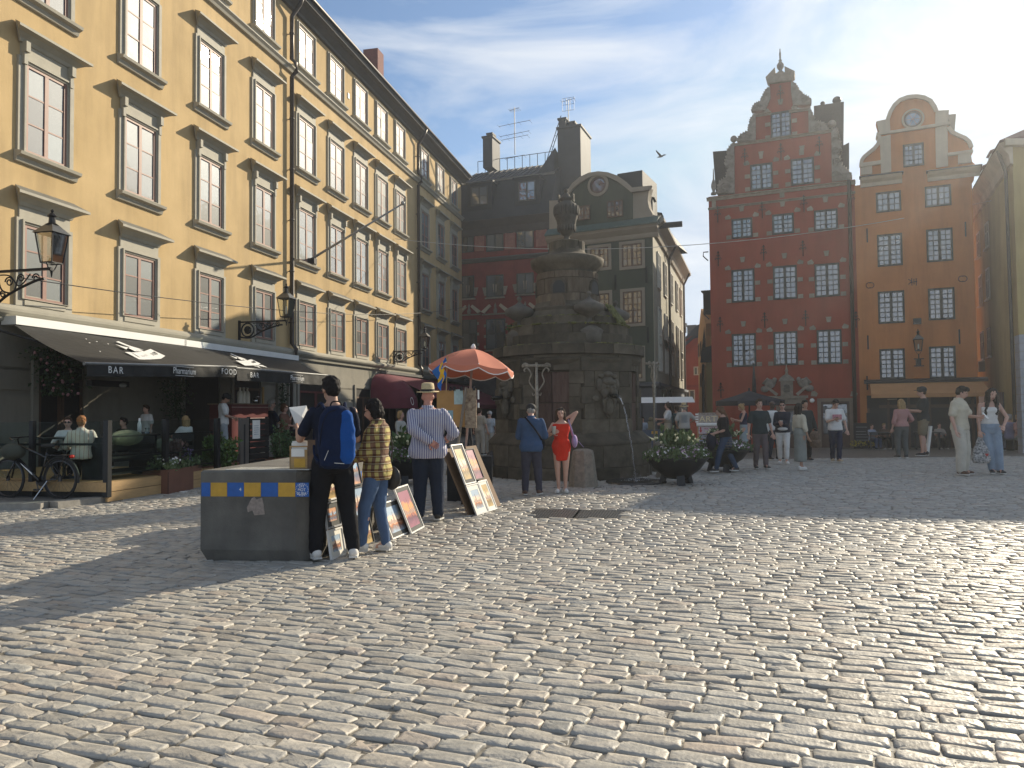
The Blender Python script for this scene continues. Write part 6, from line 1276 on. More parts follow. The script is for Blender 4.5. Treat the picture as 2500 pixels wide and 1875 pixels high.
o = MB().lathe([(.16, 0), (.2, 0), (.2, .01), (.16, .01)], (0, 0, 0), 20, cap=False).build('round_mark', wprint, t); o.location = (-.55, -1.95, .34); o.rotation_euler = (R(80), 0, 0)
# ---------------------------------------------------------------- lanterns on brackets
lglass = clear('lantern_glass', (.82, .85, .82), .3)
def lantern(parent, x, y, z, k=1.0, nm='lantern'):
    b = .20*k; t_ = .30*k; h = .62*k
    mb = MB(); z0, z1 = z+.22*k, z+.22*k+h
    for sx in (-1, 1):
        for sy in (-1, 1): mb.tube([(x+sx*b*.72, y+sy*b*.72, z0), (x+sx*t_*.72, y+sy*t_*.72, z1)], .014*k, 4)
    for q, zz_ in ((b, z0), (t_, z1)): mb.box(x-q*.74, x+q*.74, y-q*.76, y-q*.68, zz_-.012, zz_+.012).box(x-q*.74, x+q*.74, y+q*.68, y+q*.76, zz_-.012, zz_+.012).box(x-q*.76, x-q*.68, y-q*.68, y+q*.68, zz_-.012, zz_+.012).box(x+q*.68, x+q*.76, y-q*.68, y+q*.68, zz_-.012, zz_+.012)
    q = t_*.86; r_ = .09*k; V_ = [(x-q, y-q, z1), (x+q, y-q, z1), (x+q, y+q, z1), (x-q, y+q, z1), (x-r_, y-r_, z1+.2*k), (x+r_, y-r_, z1+.2*k), (x+r_, y+r_, z1+.2*k), (x-r_, y+r_, z1+.2*k)]
    body = mb.lathe([(.13*k, z1+.2*k), (.07*k, z1+.24*k), (.06*k, z1+.36*k), (.1*k, z1+.38*k), (.06*k, z1+.43*k), (.02*k, z1+.46*k), (.035*k, z1+.5*k), (.0, z1+.55*k)], (x, y, 0), 8).tube(smooth_curve([(x-b*.7, y, z0), (x-b*.4, y, z0-.12*k), (x, y, z0-.2*k)]), .012*k, 5).tube(smooth_curve([(x+b*.7, y, z0), (x+b*.4, y, z0-.12*k), (x, y, z0-.2*k)]), .012*k, 5).tube([(x, y, z0-.3*k), (x, y, z0-.16*k)], [.01, .03*k], 6).lathe([(.06*k, z0), (.08*k, z0+.03), (.05*k, z0+.1*k)], (x, y, 0), 8).build(nm+'_frame', iron, parent)
    MB().add(V_, [(0, 1, 5, 4), (1, 2, 6, 5), (2, 3, 7, 6), (3, 0, 4, 7)]).build('hood', mat('lamp_hood', (.12, .12, .115), .35, .2, 5, .1, metal=.6), body)
    for (ax, ay) in ((0, -1), (1, 0), (0, 1), (-1, 0)):
        px_, py_ = (-ay, ax); B0, T0 = b*.70, t_*.70
        MB().add([(x+ax*B0+px_*B0, y+ay*B0+py_*B0, z0+.012), (x+ax*B0-px_*B0, y+ay*B0-py_*B0, z0+.012), (x+ax*T0-px_*T0, y+ay*T0-py_*T0, z1-.012), (x+ax*T0+px_*T0, y+ay*T0+py_*T0, z1-.012)], [(0, 1, 2, 3)]).build('glass_pane', lglass, body)
    MB().lathe([(.03*k, z0+.04), (.035*k, z0+.2*k), (.03*k, z0+.36*k)], (x, y, 0), 8).build('lamp', mat('frosted_bulb', (.6, .58, .52), .4), body)
def bracket(label, tip, wallpx, arm_y, wall_bot, k=1.0):
    """arm reaching out of the facade; tip=(px, py) of the arm end, wallpx = px of its foot"""
    s, z = yl(wallpx, arm_y, .02); n = 1
    L = 1.2
    for _ in range(30):                                                   # length so that its end lies at the tip pixel
        p = YF.w(s, L, z); v = CAMR.inverted() @ (p-CAMP); pxx = CX+FPX*v.x/-v.z; L *= 1+(tip-pxx)/abs(tip-wallpx)*.5
    t = thing('wall_lantern', label, 'street lamp', YF.w(s, 0, z), YF.rz, 'lanterns on wrought iron brackets')
    h = z-yl(wallpx, wall_bot, .02)[1]
    MB().box(-.035, .035, -L, 0, -.025, .025).build('arm', iron, t)
    mb = MB(); mb.box(-.04, .04, -.06, .02, -h*1.1, .06)
    P = lambda u, v: (0, -u*L, -v*h)
    mb.tube(smooth_curve([P(.02, .92), P(.25, .98), P(.5, .6), P(.8, .3), P(.92, .25)]), .028, 6)
    r_ = .19; cu, cv = .19, .5
    rr = min(L*.16, h*.42)
    mb.tube([(0, -cu*L+rr*math.cos(a), -cv*h+rr*math.sin(a)) for a in [i*.33 for i in range(19)]], .026, 6, closed=True); mb.tube([(0, -cu*L+rr*.5*math.cos(a), -cv*h+rr*.5*math.sin(a)) for a in [i*.66 for i in range(9)]], .03, 6, closed=True); mb.ball((0, -cu*L, -cv*h), (.02, rr*.38, rr*.38), 10, 6)
    for u, v, q in ((.5, .28, .11), (.64, .2, .09), (.82, .22, .1), (.42, .6, .08)):
        mb.tube([(0, -u*L+q*(1-i/26)*math.cos(i*.5), -v*h+q*(1-i/26)*math.sin(i*.5)) for i in range(20)], .016, 5)
    mb.tube(smooth_curve([P(.36, .2), P(.42, .5), P(.55, .55), P(.6, .2)]), .018, 5).tube(smooth_curve([P(.3, .1), P(.5, .12), P(.62, .4), P(.75, .1)]), .015, 5)
    mb.build('scrollwork', iron, t)
    lantern(t, 0, -L, -.1, k)
    return t
bracket('nearest wall lantern on a scrolled bracket, at the left edge above the awning', 126, -75, 668, 760, .98)
bracket('wall lantern on a scrolled bracket beside the first drainpipe above the awnings', 699, 584, 787, 826, 1.0)
bracket('farthest wall lantern on a bracket, in the shade above the peach umbrella', 1037, 962, 858, 885, 1.0)
t = thing('facade_lantern', 'small lantern on an iron bracket between the lowest windows of the orange house', 'street lamp', OFc.w(OFc.sz(2240, 850)[0], .45, OFc.sz(2240, 868)[1]), OFc.rz)
lantern(t, 0, 0, 0, .85); MB().box(-.2, .2, -.06, .06, -.2, -.16).box(-.2, .2, -.06, .06, -.52, -.48).box(-.09, .09, -.05, .45, -.5, -.18).tube([(0, 0, -.2), (0, 0, .05)], .03, 6).build('bracket', iron, t)
MB().box(-.16, .16, .1, .3, 1.42, 1.68).build('sign_box', darkm, t)
t = thing('facade_lantern', 'small white-topped lantern on the grey shopfront at the alley corner', 'street lamp', SF.w(2.0, .25, SF.sz(1641, 975)[1]-.2), SF.rz); lantern(t, 0, 0, 0, .7)
# wires
def wire(a, b, sag, label, r=.012, m=None):
    pts = [a.lerp(b, i/24)+Vector((0, 0, -sag*4*(i/24)*(1-i/24))) for i in range(25)]; tag(MB().tube(pts, r, 5).build('overhead_wire', m or iron), label, 'wire')
wire(D(60, 680, 16.6), YF.w(ysx(1150)+.5, .1, YF.sz(1150, 742, .1)[1]), .75, 'dark wire strung along the ochre facade from the nearest lantern')
wire(YF.w(*[yl(965, 583, .05)[0]], .05, yl(965, 583, .05)[1]), D(2420, 490, 34), 1.25, 'pale suspension wire crossing the square past the urn', .016, mat('pale_wire', (.45, .43, .4), .5))
# the gull
bp_ = D(1614, 382, 40); t = thing('gull', 'small dark gull flying above the alley roofs', 'bird', bp_, R(40)); t.scale = (.6, .6, .6); gm_ = mat('gull_feather', (.12, .12, .12), .8)
MB().ball((0, 0, 0), (.09, .28, .08), 12, 8).ball((0, .3, .03), (.06, .09, .055), 10, 6).prism([(-.02, -.01), (.02, -.01), (.02, .01), (-.02, .01)], .36, .46).add([(-.05, -.22, 0), (.05, -.22, 0), (.11, -.5, .02), (-.11, -.5, .02), (0, -.25, .03)], [(0, 1, 2, 3), (0, 3, 4), (1, 4, 2)]).build('body', gm_, t, smooth=True)
for s_ in (-1, 1): MB().add([(s_*.04, .14, .03), (s_*.04, -.12, .03), (s_*.34, -.1, .2), (s_*.36, .14, .24), (s_*.75, -.12, .34), (s_*.9, -.16, .36), (s_*.6, .08, .34), (s_*.04, .05, .06), (s_*.35, .03, .26)], [(0, 1, 2, 8), (0, 8, 3), (3, 8, 6), (8, 2, 4, 6), (6, 4, 5)]).build('wing', gm_, t)
# ---------------------------------------------------------------- bicycle
ba, bbk = Vector((-8.80, 13.26, 0)), Vector((-7.74, 13.0, 0)); bd_ = bbk-ba; wb_ = bd_.length; bz_ = math.atan2(bd_.y, bd_.x)
t = thing('bicycle', 'black city bicycle with red rear lamp on its stand on the pavement beside the terrace', 'bicycle', (ba.x, ba.y, .085), bz_)
rub = mat('tyre_rubber', (.012, .012, .012), .7); WR = .335; frm = mat('black_bike_paint', (.008, .008, .01), .25, coat=.5)
for x, nm in ((0, 'front_wheel'), (wb_, 'rear_wheel')):
    w_ = ob(nm, MB().tube([(WR*math.cos(a), 0, WR*math.sin(a)) for a in [i*math.pi/20 for i in range(40)]], .019, 7, closed=True).mesh(nm, rub, True), t, loc=(x, 0, WR))
    mb = MB().tube([((WR-.03)*math.cos(a), 0, (WR-.03)*math.sin(a)) for a in [i*math.pi/18 for i in range(36)]], .01, 5, closed=True).lathe([(.03, -.04), (.03, .04)], (0, 0, 0), 10)
    for i in range(20): a = i*math.pi/10; mb.tube([(.025*math.cos(a), .02*(-1)**i, .025*math.sin(a)), ((WR-.03)*math.cos(a), 0, (WR-.03)*math.sin(a))], .0016, 3)
    mb.build('rim_and_spokes', mat('dark_alloy', (.08, .08, .085), .35, metal=.8), w_)
bbx = (wb_*.60, 0, .29); st_ = (wb_*.52+.06, 0, .86); hd = (.22, 0, .92); hd2 = (.17, 0, .70)
MB().tube([bbx, (wb_*.6-.0+.12, 0, .62), (wb_*.6+.16, 0, .80)], .018, 8).tube([hd2, bbx], [.032, .036], 8).tube([hd, (wb_*.6+.13, 0, .70)], .02, 8).tube([hd, hd2], .024, 8).tube([bbx, (wb_, .06, WR)], .011, 6).tube([bbx, (wb_, -.06, WR)], .011, 6).tube([(wb_*.6+.14, 0, .72), (wb_, .06, WR)], .009, 6).tube([(wb_*.6+.14, 0, .72), (wb_, -.06, WR)], .009, 6).build('frame', frm, t, smooth=True)
MB().tube([hd2, (0.02, .05, WR)], .014, 6).tube([hd2, (0.02, -.05, WR)], .014, 6).build('fork', frm, t, smooth=True)
MB().ball((wb_*.6+.18, 0, .90), (.14, .07, .035), 14, 8).tube([(wb_*.6+.15, 0, .76), (wb_*.6+.17, 0, .89)], .013, 6).build('saddle', rub, t, smooth=True)
MB().tube([hd, (.19, 0, 1.02), (.24, .0, 1.05)], .014, 6).tube(smooth_curve([(.42, -.30, 1.0), (.28, -.24, 1.05), (.24, 0, 1.05), (.28, .24, 1.05), (.42, .30, 1.0)]), .012, 6).build('handlebar', frm, t, smooth=True)
MB().tube([((WR+.04)*math.cos(R(a)), 0, (WR+.04)*math.sin(R(a))) for a in range(-10, 150, 12)], .022, 5).build('rear_mudguard', rub, t).location = (wb_, 0, WR)
MB().tube([(wb_-.3, y, .74) for y in (0,)]+[(wb_+.2, 0, .74)], .012, 5).tube([(wb_+.15, .06, .74), (wb_, .07, WR)], .007, 5).tube([(wb_+.15, -.06, .74), (wb_, -.07, WR)], .007, 5).box(wb_-.25, wb_+.2, -.06, .06, .735, .745).build('carrier', frm, t)
MB().ball((wb_+.24, 0, .72), (.035, .05, .03), 10, 6).build('rear_lamp', mat('red_lamp', (.6, .02, .01), .2, .1, 5, 0), t, smooth=True)
MB().lathe([(.02, -.05), (.09, -.045), (.09, -.04), (.02, -.03)], (0, 0, 0), 20).build('crank', mat('dark_alloy', ()), t).matrix_local = Matrix.Translation(bbx) @ Matrix.Rotation(R(90), 4, 'X')
MB().box(bbx[0]+.0, bbx[0]+.13, -.12, -.04, .14, .17).tube([(bbx[0], -.06, .29), (bbx[0]+.06, -.07, .16)], .01, 5).build('pedal', frm, t)
MB().tube([(wb_*.78, -.03, .3), (wb_*.70, -.22, .0)], .011, 6).build('stand', mat('steel', ()), t)
MB().prism([(.30, .60), (.33, .57), (.55, .40), (.53, .44)], -.045, -.036).build('frame_lettering', wprint, t)
MB().ball((.1, 0, .8), (.22, .17, .15), 14, 8).build('front_bag', mat('olive_bag', (.05, .055, .04), .8), t, smooth=True)
# small litter on the deck edge
q = MB().box(-.06, .06, -.04, .04, 0, .02).build('paper_scrap', papm); q.location = G(448, 1202); tag(q, 'white paper scrap on the cobbles below the near trough', 'litter')
# ---------------------------------------------------------------- art stall and far parasol
ap = G(1724, 1118); asc = ap.y/FPX; X_ = lambda px: (px-1724)*asc; Z_ = lambda py: (998-py)*asc+1.5-ap.z*0
AS = thing('art_stall_board', 'street art stall sign reading STOCKHOLM ART with red arrow between the flower bowls', 'sign', (ap.x, ap.y, 0), R(-6))
MB().box(X_(1706), X_(1754), -.02, .0, Z_(1031), Z_(1007)).build('sign_panel', mat('sign_collage', (.32, .25, .2), .6, .5, 9, 0, c2=(.5, .42, .36)), AS)
gold = mat('gold_letters', (.75, .62, .36), .5, .08, 5, 0)
text('lettering', 'ART', .27, AS, gold, facing((X_(1730), -.025, Z_(1023))), .002, 1.15); text('lettering', 'STOCKHOLM', .095, AS, mat('dark_print', (.12, .05, .03), .6), facing((X_(1730), -.025, Z_(1010.5))), .001, 1.0)
MB().lathe([(.05, 0), (.05, 1)], (0, 0, 0), 10).build('rolled_posters', papm, AS).matrix_local = Matrix.Translation((X_(1702), -.06, Z_(1036))) @ Matrix.Rotation(R(90), 4, 'Y') @ Matrix.Diagonal((1.2, 1, X_(1756)-X_(1702), 1))
MB().box(X_(1707), X_(1754), -.03, .0, Z_(1058), Z_(1041)).build('price_board', mat('pale_pink_board', (.6, .48, .5), .7, .12, 12, 0), AS)
redm = mat('red_print', (.5, .03, .03), .5)
MB().prism([(X_(1710.5), Z_(1042)), (X_(1713.5), Z_(1042)), (X_(1713.5), Z_(1050)), (X_(1716), Z_(1050)), (X_(1712), Z_(1056)), (X_(1708), Z_(1050)), (X_(1710.5), Z_(1050))], -.034, -.03).build('red_arrow', redm, AS)
text('lettering', 'MIX 2 FOR 1', .08, AS, redm, facing((X_(1736), -.033, Z_(1046))), .001)
for i in range(4): MB().box(X_(1700), X_(1707), -.03, .0, Z_(1013+i*6), Z_(1009+i*6)).build('print_strip', papm, AS)
for i in range(4): MB().box(X_(1708), X_(1752), -.03, .0, Z_(1070+i*12), Z_(1061+i*12)).build('lower_print', mat('print_%d' % (i % 2), ((.35, .33, .36), (.22, .24, .32))[i % 2], .7, .3, 9, 0), AS)
MB().box(X_(1704.5), X_(1707), -.02, .03, 0, Z_(1040)).box(X_(1754), X_(1756), -.02, .03, 0, Z_(1005)).build('post', mat('light_wood', ()), AS)
q = MB().ball((0, 0, 0), (.11, .08, .12), 12, 8).build('red_bow', redm, AS, smooth=True); q.location = (X_(1738), -.1, Z_(1059))
st = thing('market_stall', 'blue-grey street stall counter behind the fountain beside the ponytailed woman', 'stall', G(1570, 1106), R(-8))
MB().box(0, 1.9, 0, .6, 0, .95).build('counter', mat('blue_grey_cloth', (.07, .09, .13), .7), st); MB().box(.35, .6, -.005, 0, .78, .9).build('yellow_note', yelm, st); MB().box(.95, 1.2, -.005, 0, .8, .92).build('paper_note', papm, st)
for x in (0, 1.85): MB().tube([(x, .6, 0), (x, .6, 2.2)], .025, 6).build('post', iron, st)
MB().add([(-.2, -.3, 2.05), (2.1, -.3, 2.05), (2.1, .9, 2.3), (-.2, .9, 2.3)], [(0, 1, 2, 3)]).build('canopy', papm, st)
q = MB().box(-.12, .12, -.1, .1, .95, 1.3).ball((0, 0, 1.38), .1).build('display_bust', mat('khaki_cloth', (.2, .17, .1), .8), st, smooth=False)
q.location = (.35, .2, 0)
pp = G(1832, 1104); pz_ = gz(pp.y); PS = thing('dark_parasol', 'large dark parasol in front of the red house portal', 'parasol', (pp.x, pp.y, pz_), R(10)); psc = pp.y/FPX
apx = (996-952)*psc+1.5-pz_; rimz = (996-978)*psc+1.5-pz_; pr_ = 92*psc*.92; drk = mat('black_parasol_cloth', (.015, .016, .022), .8, .2, 3, .2)
for i in range(8):
    a0, a1 = math.pi*2*i/8, math.pi*2*(i+1)/8; c0_, c1_ = Vector((pr_*math.cos(a0), pr_*math.sin(a0), rimz)), Vector((pr_*math.cos(a1), pr_*math.sin(a1), rimz)); m0, m1 = c0_*.5+Vector((0, 0, rimz*.5+(apx-rimz)*.42)), c1_*.5+Vector((0, 0, rimz*.5+(apx-rimz)*.42))
    MB().add([(0, 0, apx), m0, m1, c0_, c1_, c0_-Vector((0, 0, .18)), c1_-Vector((0, 0, .18))], [(0, 1, 2), (1, 3, 4, 2), (3, 5, 6, 4)]).build('canopy_panel', drk, PS); MB().tube([(0, 0, apx-.05), tuple(m0), tuple(c0_)], .015, 4).build('rib', iron, PS)
MB().tube([(0, 0, 0), (0, 0, apx+.1)], .035, 8).build('pole', iron, PS); MB().lathe([(.35, 0), (.3, .08), (.05, .1)], (0, 0, 0), 16).build('base', iron, PS)
q = MB().tube([(0, 0, 0), (0, 0, .5), (0, 0, 1.5)], [.11, .09, .03], 8).build('closed_parasol', drk, None, smooth=True); _w = RF.w(RF.sz(1843, 930)[0], .4, RF.sz(1843, 962)[1]); q.location = _w; tag(q, 'dark pointed closed parasol top sticking up behind the open dark parasol', 'parasol')
# ---------------------------------------------------------------- benches and cafe in front of the orange house
grn = mat('dark_green_slat', (.03, .05, .035), .5)
def bench(px, py, w, label, rz=0):
    p = G(px, py); t = thing('park_bench', label, 'bench', p, rz, 'green benches by the olive building')
    for i in range(4): MB().box(0, w, -.02, .02, .5+i*.11, .59+i*.11).build('back_slat', grn, t)
    for i in range(4): MB().box(0, w, -.5+i*.12, -.4+i*.12, .42, .45).build('seat_slat', grn, t)
    for x in (.1, w-.16): MB().box(x, x+.06, -.5, .04, 0, .42).box(x, x+.06, .02, .06, .42, .95).build('leg', iron, t)
bench(2444, 1099, 2.2, 'dark green slatted bench at the right edge behind the cream couple', R(6))
def ctable(px, py, label):
    p = D(px, 1000, 33.0 if px < 2200 else 32.2); t = thing('cafe_table', label, 'table', (p.x, p.y, gz(p.y)), RF.rz, 'dark cafe tables before the orange house')
    MB().box(-.5, .5, -.3, .3, .7, .74).build('table_top', mat('dark_table', ()), t); MB().box(-.45, -.4, -.25, .25, 0, .7).box(.4, .45, -.25, .25, 0, .7).build('leg', darkm, t)
ctable(2150, 1091, 'dark cafe table with cup between the two seated guests by the red house'); ctable(2262, 1088, 'dark cafe table behind the man in khaki shorts')
for i, (px, py) in enumerate(((2103, 1091), )):
    t = thing('menu_board', 'black chalk menu board with yellow flowers at its foot beside the red house', 'sign', (D(px, 1000, 34.4).x, 34.4, gz(34.4)), RF.rz)
    MB().box(-.35, .35, 0, .05, 0, 1.15).build('board', blackf, t)
    for z in (.95, .75, .62, .5, .36): MB().box(-.25, .2+.05*math.sin(z*40), -.004, 0, z, z+.03).build('chalk_line', mat('chalk', (.25, .25, .25), .9), t)
    g = MB(); leaves(g, 160, lambda: (random.uniform(-.5, .6), random.uniform(-.35, -.15), random.uniform(.1, .35)), .07); tag(g.build('yellow_flowers', mat('yellow_petal', (.5, .42, .04), .6), t), kind='stuff')
for k, (px, py, h_) in enumerate(((2110, 1022, .5), (2111, 985, .6))):
    q = MB().box(-.25, .25, -.04, 0, 0, h_).build('hanging_board', blackf, OB); s, z = OFc.sz(px, py+12); q.location = (s+.35, -.1, z)
# ================================================================ people
def cl(c, n=None, **k): return mat(n or 'cloth_%d_%d_%d' % tuple(int(x*999) for x in c), c, .88, .12, 6, .55, 11, bdist=.03, spec=.15, **k)
skins = {'l': mat('fair_skin', (.52, .30, .22), .55, .06, 9, .05), 't': mat('tan_skin', (.40, .22, .145), .55, .06, 9, .05), 'd': mat('dark_skin', (.07, .035, .022), .45, .06, 9, .05), 'r': mat('reddish_skin', (.48, .22, .16), .55, .06, 9, .05)}
def hairm(c, n): return mat(n, c, .75, .35, 30, .8, 60, stretch=(1, 1, .15), bdist=.01, spec=.2)
H = {'black': hairm((.012, .009, .008), 'black_hair'), 'brown': hairm((.05, .028, .016), 'brown_hair'), 'auburn': hairm((.12, .055, .025), 'auburn_hair'), 'blond': hairm((.34, .22, .10), 'blond_hair'), 'grey': hairm((.3, .28, .25), 'grey_hair'), 'ginger': hairm((.25, .11, .04), 'ginger_hair')}
eyem = mat('dark_eye', (.02, .015, .012), .2, .1, 5, 0); lipm = mat('lips', (.32, .10, .09), .5, .05, 5, 0); lens = mat('dark_lens', (.008, .008, .009), .12, .1, 5, 0)
FOLD = bpy.data.textures.new('folds', 'CLOUDS'); FOLD.noise_scale = .11; FOLD.noise_depth = 2
HTEX = bpy.data.textures.new('curls', 'CLOUDS'); HTEX.noise_scale = .028; HTEX.noise_depth = 1
def cone(mb, p0, p1, r0, r1, seg=12, flat=1.0):
    p0, p1 = Vector(p0), Vector(p1); d = p1-p0; L = d.length
    if L < 1e-5: return
    q = d.to_track_quat('Z', 'Y').to_matrix(); pr = []
    for k in range(5): a = R(-90+k*22.5); pr.append((r0*math.cos(a), r0*math.sin(a)))
    for k in range(5): a = R(k*22.5); pr.append((r1*math.cos(a), L+r1*math.sin(a)))
    o = len(mb.v)
    for r, z in pr:
        for j in range(seg): w = 2*math.pi*j/seg; mb.v.append(tuple(p0+q @ Vector((max(r, 1e-4)*math.cos(w), max(r, 1e-4)*math.sin(w)*flat, z))))
    n = len(pr)
    for i in range(n-1):
        for j in range(seg): mb.f.append((o+i*seg+j, o+i*seg+(j+1)%seg, o+(i+1)*seg+(j+1)%seg, o+(i+1)*seg+j)); mb.m.append(0)
    mb.f.append(tuple(o+j for j in range(seg-1, -1, -1))); mb.m.append(0); mb.f.append(tuple(o+(n-1)*seg+j for j in range(seg))); mb.m.append(0)
def loft(mb, rings, T=lambda v: v, seg=20, e=.85):
    o = len(mb.v)
    for (cx_, cy_, z, rx, ry) in rings:
        for j in range(seg):
            w = 2*math.pi*j/seg; c, s_ = math.cos(w), math.sin(w)
            mb.v.append(tuple(T(Vector((cx_+rx*math.copysign(abs(c)**e, c), cy_+ry*math.copysign(abs(s_)**e, s_), z)))))
    n = len(rings)
    for i in range(n-1):
        for j in range(seg): mb.f.append((o+i*seg+j, o+i*seg+(j+1)%seg, o+(i+1)*seg+(j+1)%seg, o+(i+1)*seg+j)); mb.m.append(0)
    mb.f.append(tuple(o+j for j in range(seg-1, -1, -1))); mb.m.append(0); mb.f.append(tuple(o+(n-1)*seg+j for j in range(seg))); mb.m.append(0)
def ik(a, t, l1, l2, hint):
    a, t = Vector(a), Vector(t); d = t-a; L = min(d.length, (l1+l2)*.995); d = d.normalized() if d.length > 1e-6 else Vector((0, 0, -1)); t = a+d*L
    x = (l1*l1-l2*l2+L*L)/(2*L); y = math.sqrt(max(0, l1*l1-x*x)); h = Vector(hint)-d*Vector(hint).dot(d); h = h.normalized() if h.length > 1e-4 else Vector((0, -1, 0)); return a+d*x+h*y, t
def hand_geo(wrist, dirv, side_, k, curl=.5, palm=None):
    """palm, four fingers of different length bent at the knuckles, and a thumb leaving the side of the palm"""
    mb = MB(); d = dirv.normalized(); pn = Vector(palm) if palm else Vector((0, 1, 0)); s_ = d.cross(pn); s_ = s_.normalized() if s_.length > .1 else d.orthogonal().normalized(); n_ = s_.cross(d).normalized(); s_ *= side_
    M = Matrix((s_, n_, d)).transposed(); mb.ball(wrist+d*.045*k, (.042*k, .018*k, .055*k), 12, 8, M=M)
    for i, (off, L) in enumerate(((-.03, .062), (-.01, .075), (.01, .07), (.03, .055))):
        p = wrist+d*.085*k+s_*off*k; c1, c2 = curl*.8, curl*1.9; d1 = (d*math.cos(c1)+n_*math.sin(c1)); d2 = (d*math.cos(c2)+n_*math.sin(c2)); q = p+d1*L*.55*k
        mb.tube([p-d*.02*k, p, q, q+d2*L*.5*k], [.0105*k, .0105*k, .0095*k, .007*k], 7)
    b = wrist+d*.03*k-s_*.035*k; q = b+(d*.6-s_*.75+n_*.25).normalized()*.045*k; mb.tube([b, q, q+(d*.9-s_*.1+n_*.4).normalized()*.035*k], [.014*k, .012*k, .009*k], 7); return mb
BODIES = []
def person(label, loc, Hh, face, top, bottom, shoes=None, hair=('brown', 'short'), skin='l', L=None, Rr=None, feet=None, lean=0, head=(0, 0, 0), sex='m', vox=.016, sit=None, extra=(), g=1.0, eyes=False, curl=(.5, .5), hintL=None, hintR=None, palmL=None, palmR=None):
    P = thing('person', label, 'person', loc, R(face)); f = sex == 'f'; sk = skins[skin]
    hip = .525 if sit is None else sit; sw = (.092 if f else .105)*Hh*g**.4; hw = (.052 if f else .048)*Hh
    dz = (hip-.525)*Hh; piv = Vector((0, 0, (hip)*Hh)); RL_ = Matrix.Rotation(-R(lean), 3, 'X')
    def T(v): v = Vector(v)+Vector((0, 0, dz)); return piv+RL_ @ (v-piv)
    h = Hh
    W = [(.47, .060, .055, 0), (.50, .086, .062, 0), (.535, .093 if not f else .098, .068, -.002), (.58, .088 if not f else .09, .062, 0), (.63, .082 if not f else .068, .055, .003), (.68, .087 if not f else .074, .058, .004), (.73, .096 if not f else .086, .066 if not f else .07, .006), (.775, .100 if not f else .088, .062, .0), (.805, .094 if not f else .082, .05, -.006), (.83, .062 if not f else .052, .038, -.008), (.85, .034, .034, -.006)]
    def rings(z0, z1, off, flare=0, gg=g): return [(0, cy_*h, z*h, rx*h*gg+off+flare*max(0, (.62-z))*h, ry*h*gg+off+flare*.7*max(0, (.62-z))*h) for z, rx, ry, cy_ in W if z0 <= z <= z1]
    shL, shR = T((-sw, -.006*h, .797*h)), T((sw, -.006*h, .797*h)); nk = T((0, -.006*h, .84*h))
    Ht = Matrix.Rotation(R(head[0]), 3, 'Z') @ Matrix.Rotation(-R(head[1]+lean*.6), 3, 'X') @ Matrix.Rotation(R(head[2]), 3, 'Y')
    hc = nk+Ht @ Vector((0, .012*h, .085*h)); TH = lambda v: hc+Ht @ Vector(v)
    ua, fa = .165*h, .145*h
    lt = T(Vector(L)*h) if L and len(L) == 3 else (T((-.175*h, .03*h, .50*h)) if not L else None); rt = T(Vector(Rr)*h) if Rr else T((.175*h, .03*h, .50*h))
    hl = RL_ @ Vector(hintL or (-.5, -1, -.25)); hr = RL_ @ Vector(hintR or (.5, -1, -.25))
    eL, wL = ik(shL, lt, ua, fa, hl); eR, wR = ik(shR, rt, ua, fa, hr)
    th, sh_ = .235*h, .235*h; hpL, hpR = Vector((-hw, 0, hip*h)), Vector((hw, 0, hip*h)); fz = .047*h
    fe = feet or ((-.055, .0), (.06, .015)); aL, aR = Vector((fe[0][0]*h, fe[0][1]*h, fz+(fe[0][2]*h if len(fe[0]) > 2 else 0))), Vector((fe[1][0]*h, fe[1][1]*h, fz+(fe[1][2]*h if len(fe[1]) > 2 else 0)))
    kL, aL = ik(hpL, aL, th, sh_, (-.12, 1, .1)); kR, aR = ik(hpR, aR, th, sh_, (.12, 1, .1))
    # the body, one continuous surface
    b = MB(); loft(b, [(0, r[1], r[2], r[3]-.004, r[4]-.004) for r in rings(.46, .86, 0)], T)
    cone(b, nk-Ht @ Vector((0, 0, .01*h)), TH((0, -.012*h, -.045*h)), .033*h*(1 if not f else .86), .030*h*(1 if not f else .86))
    b.ball(TH((0, -.006*h, .012*h)), (.0425*h, .052*h, .052*h), 18, 14, M=Ht); b.ball(TH((0, .012*h, -.026*h)), (.034*h, .036*h, .040*h), 16, 12, M=Ht); b.ball(TH((0, .026*h, -.052*h)), (.018*h, .016*h, .013*h), 10, 8, M=Ht)
    cone(b, TH((0, .047*h, .004*h)), TH((0, .058*h, -.018*h)), .0045*h, .0085*h, 8); b.ball(TH((0, .046*h, -.036*h)), (.014*h, .007*h, .006*h), 8, 6, M=Ht); b.ball(TH((0, .043*h, .014*h)), (.03*h, .008*h, .007*h), 8, 6, M=Ht)
    for s_ in (-1, 1): b.ball(TH((s_*.043*h, -.008*h, -.008*h)), (.006*h, .012*h, .019*h), 8, 8, M=Ht)
    for a, e_, w_, in ((shL, eL, wL), (shR, eR, wR)):
        cone(b, a, e_, .030*h*g**.5*(1 if not f else .85), .022*h*(1 if not f else .9)); cone(b, e_, w_, .023*h*(1 if not f else .88), .0145*h)
        b.ball(e_.lerp(w_, .25), .0225*h, 10, 8)
    for a, k_, an in ((hpL, kL, aL), (hpR, kR, aR)):
        cone(b, a, k_, .052*h*g**.5, .034*h); cone(b, k_, an, .033*h, .0195*h); b.ball(k_.lerp(an, .28)-Vector((0, .007*h, 0)), (.030*h, .031*h, .05*h), 10, 8); fd = Vector((0, .06*h, -.03*h)); cone(b, an, an+fd, .02*h, .017*h)
